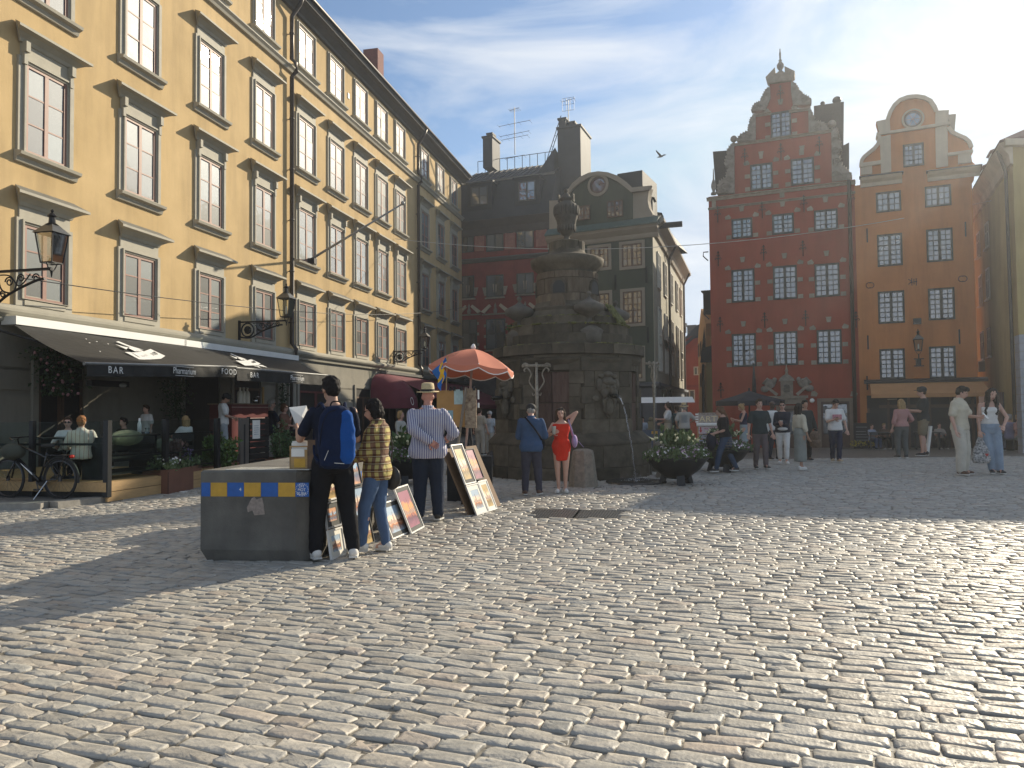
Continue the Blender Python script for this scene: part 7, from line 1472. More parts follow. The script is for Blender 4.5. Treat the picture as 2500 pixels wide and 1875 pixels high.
    bo = b.build('body', sk, P); md = bo.modifiers.new('r', 'REMESH'); md.mode = 'VOXEL'; md.voxel_size = vox; md.use_smooth_shade = True; sm_ = bo.modifiers.new('s', 'SMOOTH'); sm_.iterations = 3; sm_.factor = .4
    hs = []
    for s_, e_, w_, cu, pm_ in ((-1, eL, wL, curl[0], palmL), (1, eR, wR, curl[1], palmR)): hs.append(hand_geo(w_, (w_-e_), s_, h/1.75*1.02, cu, pm_ or tuple((Vector((0, 1, 0)) if abs((w_-e_).normalized().y) < .7 else Vector((-s_, 0, .3))))))
    PENDING.append((bo, hs))
    def garment(nm, mb, m, v=vox, fold=.018, sm=2):
        o = mb.build(nm, m, P); a = o.modifiers.new('r', 'REMESH'); a.mode = 'VOXEL'; a.voxel_size = v; a.use_smooth_shade = True
        c = o.modifiers.new('s', 'SMOOTH'); c.iterations = sm; c.factor = .5
        if fold: d_ = o.modifiers.new('d', 'DISPLACE'); d_.texture = FOLD; d_.strength = fold; d_.mid_level = .45
        PENDING.append((o, None)); return o
    # clothes
    tm, sl, hem = top[:3]; off = top[3] if len(top) > 3 else .012; m = MB()
    if sl == 'strapless': loft(m, rings(.57, .78, off), T)
    else: loft(m, rings(max(.47, hem), .84 if sl != 'tank' else .81, off, top[4] if len(top) > 4 else .06), T)
    if sl in ('short', 'long', 'half'):
        for a, e_, w_ in ((shL, eL, wL), (shR, eR, wR)):
            ro = .0245*h*g**.4*(1 if not f else .85)+off*.8
            if sl == 'short': cone(m, a, a.lerp(e_, .72), ro, .026*h+off*1.2)
            elif sl == 'half': cone(m, a, e_, ro, .024*h+off); cone(m, e_, e_.lerp(w_, .3), .024*h+off, .022*h+off)
            else: cone(m, a, e_, ro, .024*h+off); cone(m, e_, w_.lerp(e_, .04), .024*h+off, .018*h+off*.8)
        if sl != 'strapless' and len(top) > 5: m.lathe([(.041*h, 0), (.05*h, -.004), (.046*h, .03*h), (.036*h, .032*h)], tuple(nk+Vector((0, 0, -.012*h))), 16)
    garment('shirt' if bottom[1] != 'dress' else 'dress_top', m, tm)
    bm, kind = bottom[:2]
    if kind in ('trousers', 'shorts', 'crop'):
        m = MB(); of = bottom[2] if len(bottom) > 2 else .012; q = [r for r in rings(.46, .60, of*.8)]
        loft(m, [(r[0], r[1], r[2]+dz, r[3], r[4]) for r in q]); 
        for a, k_, an in ((hpL, kL, aL), (hpR, kR, aR)):
            if kind == 'shorts': cone(m, a, a.lerp(k_, .78), .053*h*g**.5+of, .045*h+of)
            else:
                e_ = k_.lerp(an, .97 if kind == 'trousers' else .8); cone(m, a, k_, .052*h*g**.5+of, .036*h+of); cone(m, k_, e_, .036*h+of, (.0255*h)+of)
        garment(('trousers' if kind != 'shorts' else 'shorts'), m, bm)
    elif kind in ('dress', 'skirt'):
        zl = bottom[2]; m = MB(); r_ = [(0, 0, (zl)*h, .075*h+bottom[3]*h, .062*h+bottom[3]*.8*h), (0, 0, (zl+.52)/2*h, .088*h+bottom[3]*.5*h, .068*h+bottom[3]*.4*h)]+[(a[0], a[1], a[2]+dz*0, a[3], a[4]) for a in rings(.5, .64, .014)]
        loft(m, sorted(r_, key=lambda q: q[2])); garment('skirt' if kind == 'skirt' else 'dress_skirt', m, bm, fold=.014)
    if shoes:
        for a, k_ in ((aL, 0), (aR, 1)):
            m = MB(); rz_ = R(12 if k_ == 0 else -12); M3 = Matrix.Rotation(rz_, 3, 'Z'); c = a+Vector((0, 0, -fz*.55))
            for (y, z, rx, ry, rz2) in ((-.014, .008, .027, .03, .03), (.03, .002, .029, .045, .022), (.068, -.003, .029, .032, .017)): m.ball(c+M3 @ Vector((0, y*h, z*h)), (rx*h, ry*h, rz2*h), 12, 8, M=M3)
            o = m.build('shoe', shoes, P); md = o.modifiers.new('r', 'REMESH'); md.mode = 'VOXEL'; md.voxel_size = min(vox, .014); md.use_smooth_shade = True; PENDING.append((o, None))
            c2 = MB(); pts = [(c+M3 @ Vector((x*h, y*h, 0)))  for x, y in ((-.022, -.035), (.022, -.035), (.027, .02), (.028, .07), (.014, .098), (-.014, .098), (-.028, .07), (-.024, .02))]; zb = a.z-fz
            c2.plan([(p.x, p.y) for p in pts], zb-.002, zb+.02).build('sole', mat('pale_sole', (.6, .58, .53), .7), o)
    hcname, st = hair
    if st != 'bald':
        m = MB(); hm_ = H[hcname]
        m.ball(TH((0, -.014*h, .022*h)), (.048*h, .052*h, .052*h), 18, 12, M=Ht)
        if st in ('short', 'curly'): m.ball(TH((0, -.032*h, -.004*h)), (.043*h, .034*h, .045*h), 14, 10, M=Ht); m.ball(TH((0, .022*h, .056*h)), (.036*h, .026*h, .018*h), 12, 8, M=Ht)
        if st == 'fringe': m.ball(TH((0, -.032*h, -.004*h)), (.046*h, .034*h, .04*h), 14, 10, M=Ht); m.ball(TH((0, .024*h, .046*h)), (.047*h, .034*h, .026*h), 14, 10, M=Ht)
        if st in ('bob', 'long', 'pony', 'bun', 'wavy'):
            m.ball(TH((0, -.024*h, -.008*h)), (.05*h, .042*h, .056*h), 14, 10, M=Ht)
            for s_ in (-1, 1): cone(m, TH((s_*.036*h, -.004*h, .03*h)), TH((s_*.042*h, -.01*h, -.045*h if st != 'pony' else -.01*h)), .018*h, .018*h)
        if st == 'bob': m.ball(TH((0, -.03*h, -.03*h)), (.05*h, .036*h, .035*h), 12, 8, M=Ht)
        if st in ('long', 'wavy'):
            for s_ in (-1, -.4, .4, 1): cone(m, TH((s_*.03*h, -.035*h, .0)), T((s_*.05*h, -(.05 if abs(s_) < .9 else -.01 if st == 'wavy' else .03)*h, (.74 if st == 'long' else .70)*h)), .030*h, .018*h)
            if st == 'wavy':
                for s_ in (-1, 1): cone(m, TH((s_*.04*h, .0, .02*h)), T((s_*.055*h, .05*h, .70*h)), .022*h, .02*h)
        if st == 'pony': cone(m, TH((0, -.06*h, .03*h)), T((-.01*h, -.075*h, .79*h)), .02*h, .012*h); m.ball(TH((0, -.062*h, .03*h)), .018*h, 8, 6)
        if st == 'bun': m.ball(TH((0, -.07*h, .03*h)), (.026*h, .024*h, .024*h), 10, 8)
        o = m.build('hair', hm_, P); md = o.modifiers.new('r', 'REMESH'); md.mode = 'VOXEL'; md.voxel_size = min(vox, .013); md.use_smooth_shade = True; c = o.modifiers.new('s', 'SMOOTH'); c.iterations = 2
        d_ = o.modifiers.new('d', 'DISPLACE'); d_.texture = HTEX; d_.strength = .035 if st in ('curly', 'bob', 'pony', 'wavy') else .026; d_.mid_level = .4; PENDING.append((o, None))
    if eyes:
        for s_ in (-1, 1):
            MB().ball(TH((s_*.0165*h, .0425*h, .004*h)), (.0075*h, .004*h, .0038*h), 8, 6, M=Ht).build('eye', eyem, P, smooth=True)
            MB().ball(TH((s_*.0175*h, .045*h, .0175*h)), (.0115*h, .003*h, .0022*h), 8, 5, M=Ht).build('eyebrow', H['brown'] if hcname in ('blond', 'ginger', 'grey') else H[hcname if st != 'bald' else 'black'], P)
        MB().ball(TH((0, .051*h, -.0365*h)), (.0125*h, .004*h, .0038*h), 8, 6, M=Ht).build('mouth', lipm, P, smooth=True)
    for x in extra:
        if x == 'shades': MB().ball(TH((-.018*h, .05*h, .004*h)), (.016*h, .005*h, .011*h), 10, 8, M=Ht).ball(TH((.018*h, .05*h, .004*h)), (.016*h, .005*h, .011*h), 10, 8, M=Ht).tube([TH((-.045*h, -.01*h, .006*h)), TH((-.04*h, .04*h, .006*h)), TH((.04*h, .04*h, .006*h)), TH((.045*h, -.01*h, .006*h))], .0025*h, 5).build('sunglasses', lens, P)
        if x == 'glasses': MB().tube([TH((-.018*h+.013*h*math.cos(a), .054*h, .002*h+.011*h*math.sin(a))) for a in [i*.63 for i in range(10)]], .0012*h, 4, closed=True).tube([TH((.018*h+.013*h*math.cos(a), .054*h, .002*h+.011*h*math.sin(a))) for a in [i*.63 for i in range(10)]], .0012*h, 4, closed=True).tube([TH((-.045*h, -.01*h, .004*h)), TH((-.032*h, .05*h, .004*h))], .0012*h, 4).tube([TH((.045*h, -.01*h, .004*h)), TH((.032*h, .05*h, .004*h))], .0012*h, 4).build('spectacles', iron, P)
        if x == 'topshades': MB().ball(TH((-.02*h, .03*h, .058*h)), (.016*h, .008*h, .01*h), 8, 6).ball(TH((.02*h, .03*h, .058*h)), (.016*h, .008*h, .01*h), 8, 6).tube([TH((-.048*h, -.01*h, .03*h)), TH((-.03*h, .03*h, .058*h)), TH((.03*h, .03*h, .058*h)), TH((.048*h, -.01*h, .03*h))], .003*h, 5).build('sunglasses', lens, P)
        if x in ('cap', 'greycap'):
            m_ = mat('black_cap', (.015, .015, .017), .8) if x == 'cap' else mat('white_cap', (.5, .48, .45), .8)
            m = MB(); m.ball(TH((0, -.014*h, .028*h)), (.058*h, .066*h, .052*h), 18, 10, M=Ht).ball(TH((0, .06*h, .034*h)), (.036*h, .035*h, .004*h), 14, 6, M=Ht); m.build('cap', m_, P, smooth=True)
        if x in ('fedora', 'sunhat'):
            w = .088*h if x == 'fedora' else .098*h; sm2 = mat('straw', (.52, .40, .22), .8, .15, 60, .4, 90); M4 = Matrix.Translation(TH((0, -.006*h, .04*h))) @ (Ht.to_4x4()) @ Matrix.Rotation(R(8), 4, 'X')
            o = MB().lathe([(0, -.012*h), (w*.6, -.01*h), (w, -.006*h if x == 'fedora' else -.016*h), (w, -.002*h if x == 'fedora' else -.012*h), (.052*h, 0), (.051*h, .03*h), (.046*h, .058*h), (.03*h, .064*h if x == 'fedora' else .056*h), (0, .055*h)], (0, 0, 0), 28, sx=.95, sy=1.08).build('straw_hat', sm2, P, smooth=True); o.matrix_local = M4
            o2 = MB().lathe([(.0535*h, .002*h), (.0535*h, .016*h), (.05*h, .018*h)], (0, 0, 0), 28, sx=.95, sy=1.08, cap=False).build('hat_band', blackf, o)
        if x == 'tie': MB().box(-.05*h, .05*h, -.085*h, -.07*h, .36*h, .56*h).build('tied_shirt', MATS['dark_check'], P)
    P['_'] = 0; del P['_']
    return P, dict(T=T, TH=TH, wL=wL, wR=wR, eL=eL, eR=eR, shL=shL, shR=shR, nk=nk, h=h, aL=aL, aR=aR, kR=kR, kL=kL)
def at(px, pyf, pyh): p = G(px, pyf); v = FPX/p.y; return p, (pyf-pyh)/v
def child_thing(P, nm, label, cat, group=None):                           # something carried: a thing of its own placed where its bearer is
    t = thing(nm, label, cat, P.location.copy(), P.rotation_euler.z, group); return t
plaid = striped('yellow_plaid', (.42, .35, .12), (.17, .09, .05), 13, 1, .5, cc=(.45, .3, .24)); stripe = striped('blue_white_stripe', (.55, .54, .56), (.08, .08, .20), 42, 0, .5)
stripe2 = striped('red_white_stripe', (.62, .55, .48), (.25, .08, .08), 15, 0, .9); striped('dark_check', (.05, .06, .09), (.02, .025, .05), 16, 3, .5, cc=(.5, .5, .5))
denim = cl((.075, .12, .21), 'mid_blue_denim'); ddenim = cl((.018, .026, .045), 'dark_blue_denim'); ldenim = cl((.25, .32, .40), 'pale_blue_denim'); blackc = cl((.012, .012, .014), 'black_cotton'); navy = cl((.012, .016, .032), 'navy_cotton'); whit = cl((.68, .66, .62), 'white_cotton'); cremec = cl((.56, .50, .38), 'cream_cotton')
wsh = mat('white_sneaker', (.66, .63, .58), .6, .06, 12, .1); bsh = mat('black_shoe', (.02, .018, .017), .5); brsh = mat('brown_leather', (.10, .045, .025), .45)
# 1 the man with the blue backpack
p, h = at(812, 1368, 918)
P1_, d = person('man in navy T-shirt and black trousers seen from behind with a blue backpack', p, h, 22, (navy, 'short', .5), (blackc, 'trousers', .022), wsh, ('black', 'short'), 't', L=(-.16, .19, .70), Rr=(.10, .19, .62), feet=((-.085, .03), (.11, -.02)), head=(12, 10, 0), vox=.012, extra=('shades',), hintL=(-.35, -.3, -1))
bp = child_thing(P1_, 'backpack', 'bright blue backpack on the back of the man in the navy T-shirt', 'backpack'); T = d['T']; bl = cl((.012, .07, .26), 'blue_nylon'); bn = cl((.008, .016, .045), 'dark_blue_nylon')
m = MB(); loft(m, [(.0, -.135*h, z*h, rx*h, ry*h) for z, rx, ry in ((.50, .06, .03), (.52, .085, .05), (.60, .094, .058), (.70, .092, .056), (.78, .084, .048), (.815, .06, .032), (.83, .03, .015))], lambda v: v, 22, .7); o = m.build('bag_body', bn, bp, smooth=True)
for _o, _st in ((o, .03),):
    md = _o.modifiers.new('r', 'REMESH'); md.mode = 'VOXEL'; md.voxel_size = .012; md.use_smooth_shade = True; md = _o.modifiers.new('s', 'SMOOTH'); md.iterations = 4; md = _o.modifiers.new('d', 'DISPLACE'); md.texture = FOLD; md.strength = _st; PENDING.append((_o, None))
MB().tube(smooth_curve([(-.03*h, -.12*h, .82*h), (-.02*h, -.13*h, .85*h), (.02*h, -.13*h, .85*h), (.03*h, -.12*h, .82*h)]), .008, 5).tube(smooth_curve([(-.09*h, -.16*h, .60*h), (-.08*h, -.18*h, .72*h), (-.05*h, -.18*h, .79*h), (.0, -.17*h, .812*h)]), .004, 4).build('zip_and_handle', blackc, bp)
m = MB(); loft(m, [(.045*h, -.150*h, z*h, rx*h, ry*h) for z, rx, ry in ((.525, .03, .035), (.56, .048, .05), (.70, .05, .05), (.79, .036, .036), (.805, .02, .02))], lambda v: v, 16, .75); o = m.build('front_pocket', bl, bp, smooth=True)
md = o.modifiers.new('r', 'REMESH'); md.mode = 'VOXEL'; md.voxel_size = .012; md.use_smooth_shade = True; md = o.modifiers.new('s', 'SMOOTH'); md.iterations = 3; md = o.modifiers.new('d', 'DISPLACE'); md.texture = FOLD; md.strength = .035; PENDING.append((o, None))
for s_ in (-1, 1): MB().tube(smooth_curve([(s_*.055*h, -.10*h, .815*h), (s_*.065*h, -.02*h, .845*h), (s_*.075*h, .075*h, .80*h), (s_*.085*h, .08*h, .68*h), (s_*.095*h, -.02*h, .57*h), (s_*.08*h, -.1*h, .54*h)]), .017, 6).build('strap', bn, bp, smooth=True)
MB().tube([(-.05*h, -.195*h, .60*h), (-.07*h, -.192*h, .55*h)], .003, 4).tube([(-.02*h, -.197*h, .535*h), (.03*h, -.2*h, .53*h)], .003, 4).build('reflective_mark', whit, bp)
q = child_thing(P1_, 'paper_sheet', 'white printed sheet held up by the backpack man', 'paper'); c = d['wL']+Vector((.05, .10, .14)); 
MB().add([c+Vector(v) for v in ((-.13, .02, .10), (.06, .08, .12), (.11, .05, -.10), (-.05, -.02, -.12), (.0, .0, .0))], [(0, 3, 4), (3, 2, 4), (2, 1, 4), (1, 0, 4)]).build('sheet', papm, q)
# 2 the woman in the plaid shirt
p, h = at(922, 1350, 973)
P2_, d = person('woman in yellow and maroon plaid shirt and blue jeans looking at the pictures', p, h, 80, (plaid, 'long', .42, .026, .10, 1), (denim, 'trousers', .010), wsh, ('black', 'bob'), 'l', L=(-.06, .18, .60), Rr=(.06, .17, .60), feet=((-.05, .09), (.05, -.04)), head=(8, 16, 0), sex='f', vox=.012, extra=('glasses',), eyes=True, curl=(.8, .8))
q = child_thing(P2_, 'shoulder_bag', 'small black shoulder bag at the hip of the plaid shirt woman', 'bag'); MB().ball((.11*h, -.06*h, .47*h), (.03, .10, .13), 14, 10).tube(smooth_curve([(.1*h, -.05*h, .52*h), (.09*h, -.07*h, .7*h), (.05*h, -.03*h, .83*h)]), .008, 5).build('bag_body', mat('black_leather', (.015, .013, .012), .35), q, smooth=True)
q = child_thing(P2_, 'paper_cup', 'small pale cup held by the plaid shirt woman', 'cup'); MB().lathe([(.028, 0), (.036, .1)], tuple(d['wL']+Vector((.03, .07, .02))), 12).build('cup', papm, q)
# 3 the man in the striped shirt
p, h = at(1046, 1274, 945)
P3_, d = person('man in blue and white striped shirt and straw hat with one hand behind his back', p, h, 2, (stripe, 'long', .47, .034, .20, 1), (ddenim, 'trousers', .032), bsh, ('grey', 'bald'), 'r', L=(.02, -.125, .60), Rr=(.16, .14, .62), feet=((-.07, .02), (.07, .03)), head=(-4, 4, 0), vox=.013, g=1.18, extra=('fedora',), hintL=(-1, -.7, .1), curl=(.6, .7), palmL=(0, -1, .1))
# 4 the man in the blue shirt
p, h = at(1298, 1210, 984)
P4_, d = person('man in blue denim shirt and black cap seen from behind in front of the fountain', p, h, -4, (cl((.045, .085, .165), 'blue_denim_shirt'), 'long', .47, .03, .14, 1), (cl((.05, .05, .07), 'slate_trousers'), 'trousers', .018), brsh, ('grey', 'short'), 'l', L=(-.08, .17, .62), Rr=(.10, .17, .62), feet=((-.07, .0), (.08, .03)), head=(0, 30, 0), lean=3, vox=.015, g=1.06, extra=('cap',))
q = child_thing(P4_, 'shoulder_strap_bag', 'black strap bag worn across the back of the man in the blue shirt', 'bag'); MB().tube(smooth_curve([(-.06*h, -.05*h, .845*h), (.02*h, -.085*h, .75*h), (.085*h, -.09*h, .66*h), (.115*h, -.02*h, .60*h)]), .016, 6).build('strap', blackc, q); MB().ball((.12*h, .06*h, .55*h), (.05, .09, .11), 12, 8).build('bag_body', blackc, q, smooth=True)
# 5 the woman in the red dress
p, h = at(1372, 1203, 995)
redd = cl((.62, .03, .012), 'red_jersey')
P5_, d = person('woman in short bright red dress and white sneakers facing the camera with one arm raised', p, h, 172, (redd, 'tank', .5, .012, .0), (redd, 'dress', .375, .012), wsh, ('brown', 'long'), 'l', L=(-.055, -.03, .865), Rr=(.085, .13, .70), feet=((-.04, .0), (.035, .02)), head=(10, 4, 6), sex='f', vox=.013, g=1.08, eyes=True, extra=('topshades',), hintL=(-1, .1, .4), hintR=(.8, -.2, -1), curl=(.5, .8))
q = child_thing(P5_, 'drink_cup', 'clear iced drink cup held by the woman in the red dress', 'cup'); MB().lathe([(.03, 0), (.042, .14), (.044, .145)], tuple(d['wR']+Vector((-.02, .05, -.02))), 14).build('cup', mat('cloudy_cup', (.45, .45, .42), .2), q, smooth=True)
q = child_thing(P5_, 'lilac_bag', 'lilac shoulder bag under the raised arm of the woman in the red dress', 'bag'); lil = cl((.36, .26, .44), 'lilac_nylon'); MB().ball((-.155*h, -.0*h, .60*h), (.055, .10, .12), 14, 10).tube(smooth_curve([(-.15*h, .03*h, .65*h), (-.12*h, .05*h, .76*h), (-.085*h, .01*h, .85*h), (-.13*h, -.05*h, .66*h)]), .012, 6).tube([(-.2*h, 0, .60*h), (-.26*h, .02, .53*h)], .006, 4).build('bag_body', lil, q, smooth=True)
# 6-7 the couple on the right
p, h = at(2347, 1160, 941)
P6_, d = person('young man in cream polo shirt and cream trousers showing his phone', p, h, 215, (cremec, 'short', .49, .026, .10, 1), (cl((.52, .48, .40), 'cream_linen'), 'trousers', .042), brsh, ('black', 'fringe'), 'l', L=(-.03, .20, .645), Rr=(.16, .03, .50), feet=((-.07, .0), (.075, .03)), head=(22, 20, 0), vox=.015, eyes=True, curl=(.9, .4))
q = child_thing(P6_, 'phone', 'white phone held between the couple in cream and pale blue', 'phone'); a = MB().box(-.04, .04, -.005, .005, -.08, .08).build('phone', papm, q); a.location = d['wL']+Vector((.02, .11, .03)); a.rotation_euler = (R(40), 0, 0)
p, h = at(2420, 1158, 946)
P7_, d = person('young woman with long wavy dark hair in white strapless top and pale jeans', p, h, 165, (whit, 'strapless', .57, .012), (ldenim, 'trousers', .022), bsh, ('black', 'wavy'), 'l', L=(-.10, .13, .56), Rr=(.12, .06, .50), feet=((-.085, .02), (-.01, .0)), head=(6, 14, -14), lean=3, sex='f', vox=.015, eyes=True, hintL=(-1, -.2, -.5))
gmp = mat('graphic_print_bag', (.03, .03, .035), .7, .9, 26, .1, c2=(.62, .60, .58), det=3); q = child_thing(P7_, 'tote_bag', 'large black and white printed shopping bag with red heart held between the couple', 'bag'); m = MB()
c = d['wR']; loft(m, [(c.x, c.y, c.z-.10, .03, .02), (c.x, c.y, c.z-.24, .08, .035), (c.x-.01, c.y, c.z-.42, .16, .06), (c.x-.01, c.y, c.z-.62, .19, .08), (c.x-.01, c.y, c.z-.70, .15, .07)], lambda v: v, 20, .8); m.build('bag_body', gmp, q, smooth=True)
MB().tube(smooth_curve([(c.x-.03, c.y, c.z-.14), (c.x, c.y+.02, c.z-.03), (c.x+.03, c.y, c.z-.14)]), .01, 5).build('handle', gmp, q); yb = c.y+.088
MB().prism([(c.x-.10, c.z-.55), (c.x-.13, c.z-.51), (c.x-.12, c.z-.48), (c.x-.10, c.z-.50), (c.x-.08, c.z-.48), (c.x-.065, c.z-.51)], yb-.02, yb+.004).build('red_heart', redm, q)
# walkers in the middle distance
p, h = at(1857, 1146, 974)
person('bearded man in dark green-blue T-shirt and taupe trousers walking towards the camera', p, h, 184, (cl((.02, .035, .04), 'petrol_cotton'), 'short', .49, .02), (cl((.13, .10, .10), 'taupe_cotton'), 'trousers', .014), bsh, ('brown', 'curly'), 'l', feet=((-.04, .10), (.05, -.05)), eyes=True, vox=.018, g=1.04)
p, h = at(1888, 1124, 978)
person('bald dark-skinned man in white shirt and dark trousers behind the bearded man', p, h, 215, (whit, 'long', .49, .025), (ddenim, 'trousers', .016), bsh, ('black', 'bald'), 'd', L=(-.05, .14, .62), feet=((-.06, .06), (.05, -.04)), vox=.02, extra=('shades',))
p, h = at(1913, 1134, 979)
P_, d = person('woman in navy top and white trousers with sunglasses looking at her phone', p, h, 160, (navy, 'long', .48, .022), (whit, 'crop', .014), wsh, ('black', 'short'), 'l', L=(.0, .14, .66), Rr=(.05, .15, .64), feet=((-.05, .08), (.05, -.05)), vox=.018, sex='f', eyes=True, extra=('shades',), g=1.05)
q = child_thing(P_, 'phone', 'white phone in the hands of the woman in navy and white', 'phone'); MB().box(-.035, .035, -.02, .06, -.01, .005).build('phone', papm, q).location = d['wL']+Vector((.03, .06, .05))
q = child_thing(P_, 'waist_bag', 'white waist bag on the woman in the navy top', 'bag'); MB().ball((0, .10*h, .56*h), (.13, .04, .045), 14, 8).build('bag_body', whit, q, smooth=True)
p, h = at(1955, 1148, 984)
P_, d = person('woman in long sage dress and cream cardigan with dark hair walking to the right', p, h, -72, (cremec, 'half', .60, .022), (cl((.26, .27, .24), 'sage_knit'), 'dress', .13, .02), wsh, ('black', 'long'), 't', Rr=(.15, .02, .50), L=(-.14, .04, .48), feet=((-.04, .05), (.05, -.04)), vox=.018, sex='f', extra=('shades',))
p, h = at(1968, 1126, 977)
P_, d = person('person in dark coat walking close behind the woman in the sage dress', p, h, 190, (cl((.03, .035, .035), 'charcoal_coat'), 'long', .42, .03, .1), (blackc, 'trousers', .014), bsh, ('black', 'curly'), 't', Rr=(-.0, .14, .55) if False else None, vox=.022)
q = thing('basket_bag', 'round brown woven basket bag hanging from the arm of the dark coated person', 'bag', p+Vector((.18, -.25, .3*h)), 0); MB().lathe([(.08, -.13), (.14, -.08), (.16, .04), (.14, .1)], (0, 0, 0), 16).tube(smooth_curve([(-.12, 0, .08), (-.07, 0, .38), (.07, 0, .38), (.12, 0, .08)]), .01, 5).ball((-.02, 0, .2), (.14, .08, .16)).build('basket', mat('woven_basket', (.13, .08, .05), .8, .5, 18, .5), q, smooth=True)
p, h = at(2041, 1130, 972)
P_, d = person('young man in white T-shirt with red print walking and reading his phone', p, h, 178, (whit, 'short', .50, .022), (cl((.02, .025, .05), 'navy_denim'), 'trousers', .016), cl((.45, .36, .24), 'tan_suede'), ('black', 'short'), 'l', Rr=(.06, .15, .67), L=(-.17, .02, .50), feet=((-.01, .10), (.02, -.08)), head=(0, 32, 0), vox=.018, eyes=True)
M_ = mat('red_shirt_print', (.5, .2, .22), .8, .4, 25, 0); MB().box(-.07*h, .07*h, .088*h, .093*h, .665*h, .745*h).build('shirt_print', M_, P_)
q = child_thing(P_, 'phone', 'dark phone in the hand of the young man in the white T-shirt', 'phone'); MB().box(-.035, .035, -.07, .07, -.005, .005).build('phone', lens, q).location = d['wR']+Vector((-.02, .05, .06))
p, h = at(2203, 1119, 974)
person('woman with long blond hair in pink top and grey trousers seen from behind', p, h, 3, (cl((.42, .22, .20), 'dusty_pink'), 'half', .52, .02), (cl((.10, .105, .10), 'grey_cotton'), 'trousers', .02), bsh, ('blond', 'long'), 'l', L=(-.16, .0, .50), Rr=(.14, .08, .58), feet=((-.07, .0), (.07, .0)), vox=.018, sex='f', g=1.12)
p, h = at(2257, 1114, 944)
P_, d = person('man in dark T-shirt, khaki shorts and cap standing in profile beside the pink woman', p, h, 70, (cl((.03, .035, .035), 'charcoal_cotton'), 'short', .50, .024), (cl((.22, .18, .12), 'khaki_cotton'), 'shorts', .03), bsh, ('brown', 'short'), 'l', L=(-.05, .19, .66), Rr=(.05, .18, .64), feet=((-.06, .03), (.07, -.03)), head=(0, 8, 0), vox=.017, g=1.06, extra=('cap',))
q = thing('poster_roll', 'white rolled sheet held upright behind the legs of the man in shorts', 'poster roll', p+Vector((.22, .25, 0)), 0); MB().tube([(0, 0, .02), (.14, 0, .98)], .06, 10).build('roll', papm, q)
p, h = at(1632, 1106, 981)
P_, d = person('woman with ponytail in white T-shirt and beige dungarees reaching to the stall left', p, h, 80, (whit, 'short', .6, .02), (cl((.38, .33, .25), 'beige_dungarees'), 'trousers', .026), wsh, ('brown', 'pony'), 'l', L=(-.08, .20, .66), Rr=(.04, .14, .58), feet=((-.05, .03), (.06, -.03)), vox=.018, sex='f', eyes=True)
m = MB(); loft(m, [(0, .0, z*h, rx*h, ry*h) for z, rx, ry in ((.58, .086, .07), (.66, .08, .068), (.74, .07, .07))]); m.build('bib', MATS['beige_dungarees'], P_, smooth=True)
q = child_thing(P_, 'shoulder_bag', 'large black shoulder bag with a draped dark jacket on the ponytailed woman', 'bag'); MB().ball((.02, -.14*h, .56*h), (.13, .09, .13), 14, 10).tube(smooth_curve([(.0, -.12*h, .6*h), (.0, -.09*h, .76*h), (.03*h, .0, .84*h)]), .014, 6).build('bag_body', blackc, q, smooth=True); m = MB(); loft(m, [(.05, -.13*h, z*h, rx, .04) for z, rx in ((.36, .09), (.42, .1), (.56, .06))]); m.build('jacket', cl((.03, .035, .025), 'dark_olive_jacket'), q, smooth=True)
p, h = at(1672, 1107, 986)
P_, d = person('man in straw hat and pale grey T-shirt with text on the back, seen from behind', p, h, -12, (cl((.42, .40, .36), 'stone_grey_cotton'), 'short', .50, .028), (cl((.045, .05, .045), 'dark_grey_cotton'), 'trousers', .026), bsh, ('grey', 'short'), 'l', Rr=(.12, .13, .62), L=(-.14, .06, .54), feet=((-.06, .0), (.06, .0)), vox=.018, g=1.08, extra=('sunhat',), hintR=(1, -.3, -.3))
for i in range(9): MB().box(-.055*h-.01*(i % 3), .05*h+.012*((i*2) % 3), -.092*h, -.089*h, (.765-.018*i)*h, (.771-.018*i)*h).build('printed_line', mat('grey_print', ()), P_)
p, h = at(1662, 1104, 990); person('person in teal shirt mostly hidden left of the man in the straw hat', p+Vector((-.05, .5, 0)), h, 20, (cl((.05, .11, .12), 'teal_cotton'), 'half', .5, .02), (cl((.05, .10, .11), 'teal_linen'), 'trousers', .02), bsh, ('brown', 'short'), 'l', vox=.024)
p, h = at(1772, 1156, 990)
P_, d = person('woman in black T-shirt with checked shirt round her waist walking left past the flower bowls', p, h, 82, (blackc, 'short', .52, .02), (cl((.04, .065, .11), 'blue_grey_denim'), 'trousers', .014), bsh, ('auburn', 'pony'), 'l', L=(-.06, .15, .60), Rr=(.05, .16, .60), feet=((-.05, .15), (.05, -.17, .01)), head=(0, 22, 0), lean=6, vox=.015, sex='f', g=1.08, eyes=True)
m = MB(); loft(m, [(0, -.02, z*h, rx*h, ry*h) for z, rx, ry in ((.36, .075, .07), (.42, .10, .09), (.52, .102, .084), (.56, .096, .078))]); m.build('tied_shirt', MATS['dark_check'], P_, smooth=True)
q = child_thing(P_, 'jacket_bundle', 'dark jacket carried in front by the walking woman in the black T-shirt', 'jacket'); MB().ball((0, .20*h, .47*h), (.12, .12, .22), 14, 10).build('jacket', navy, q, smooth=True)
q = child_thing(P_, 'water_bottle', 'pale blue bottle pouch at the hip of the walking woman', 'bottle'); MB().box(.1*h, .15*h, -.06, .06, .49*h, .57*h).build('pouch', cl((.15, .30, .42), 'sky_blue_nylon'), q)
p, h = at(1817, 1110, 984)
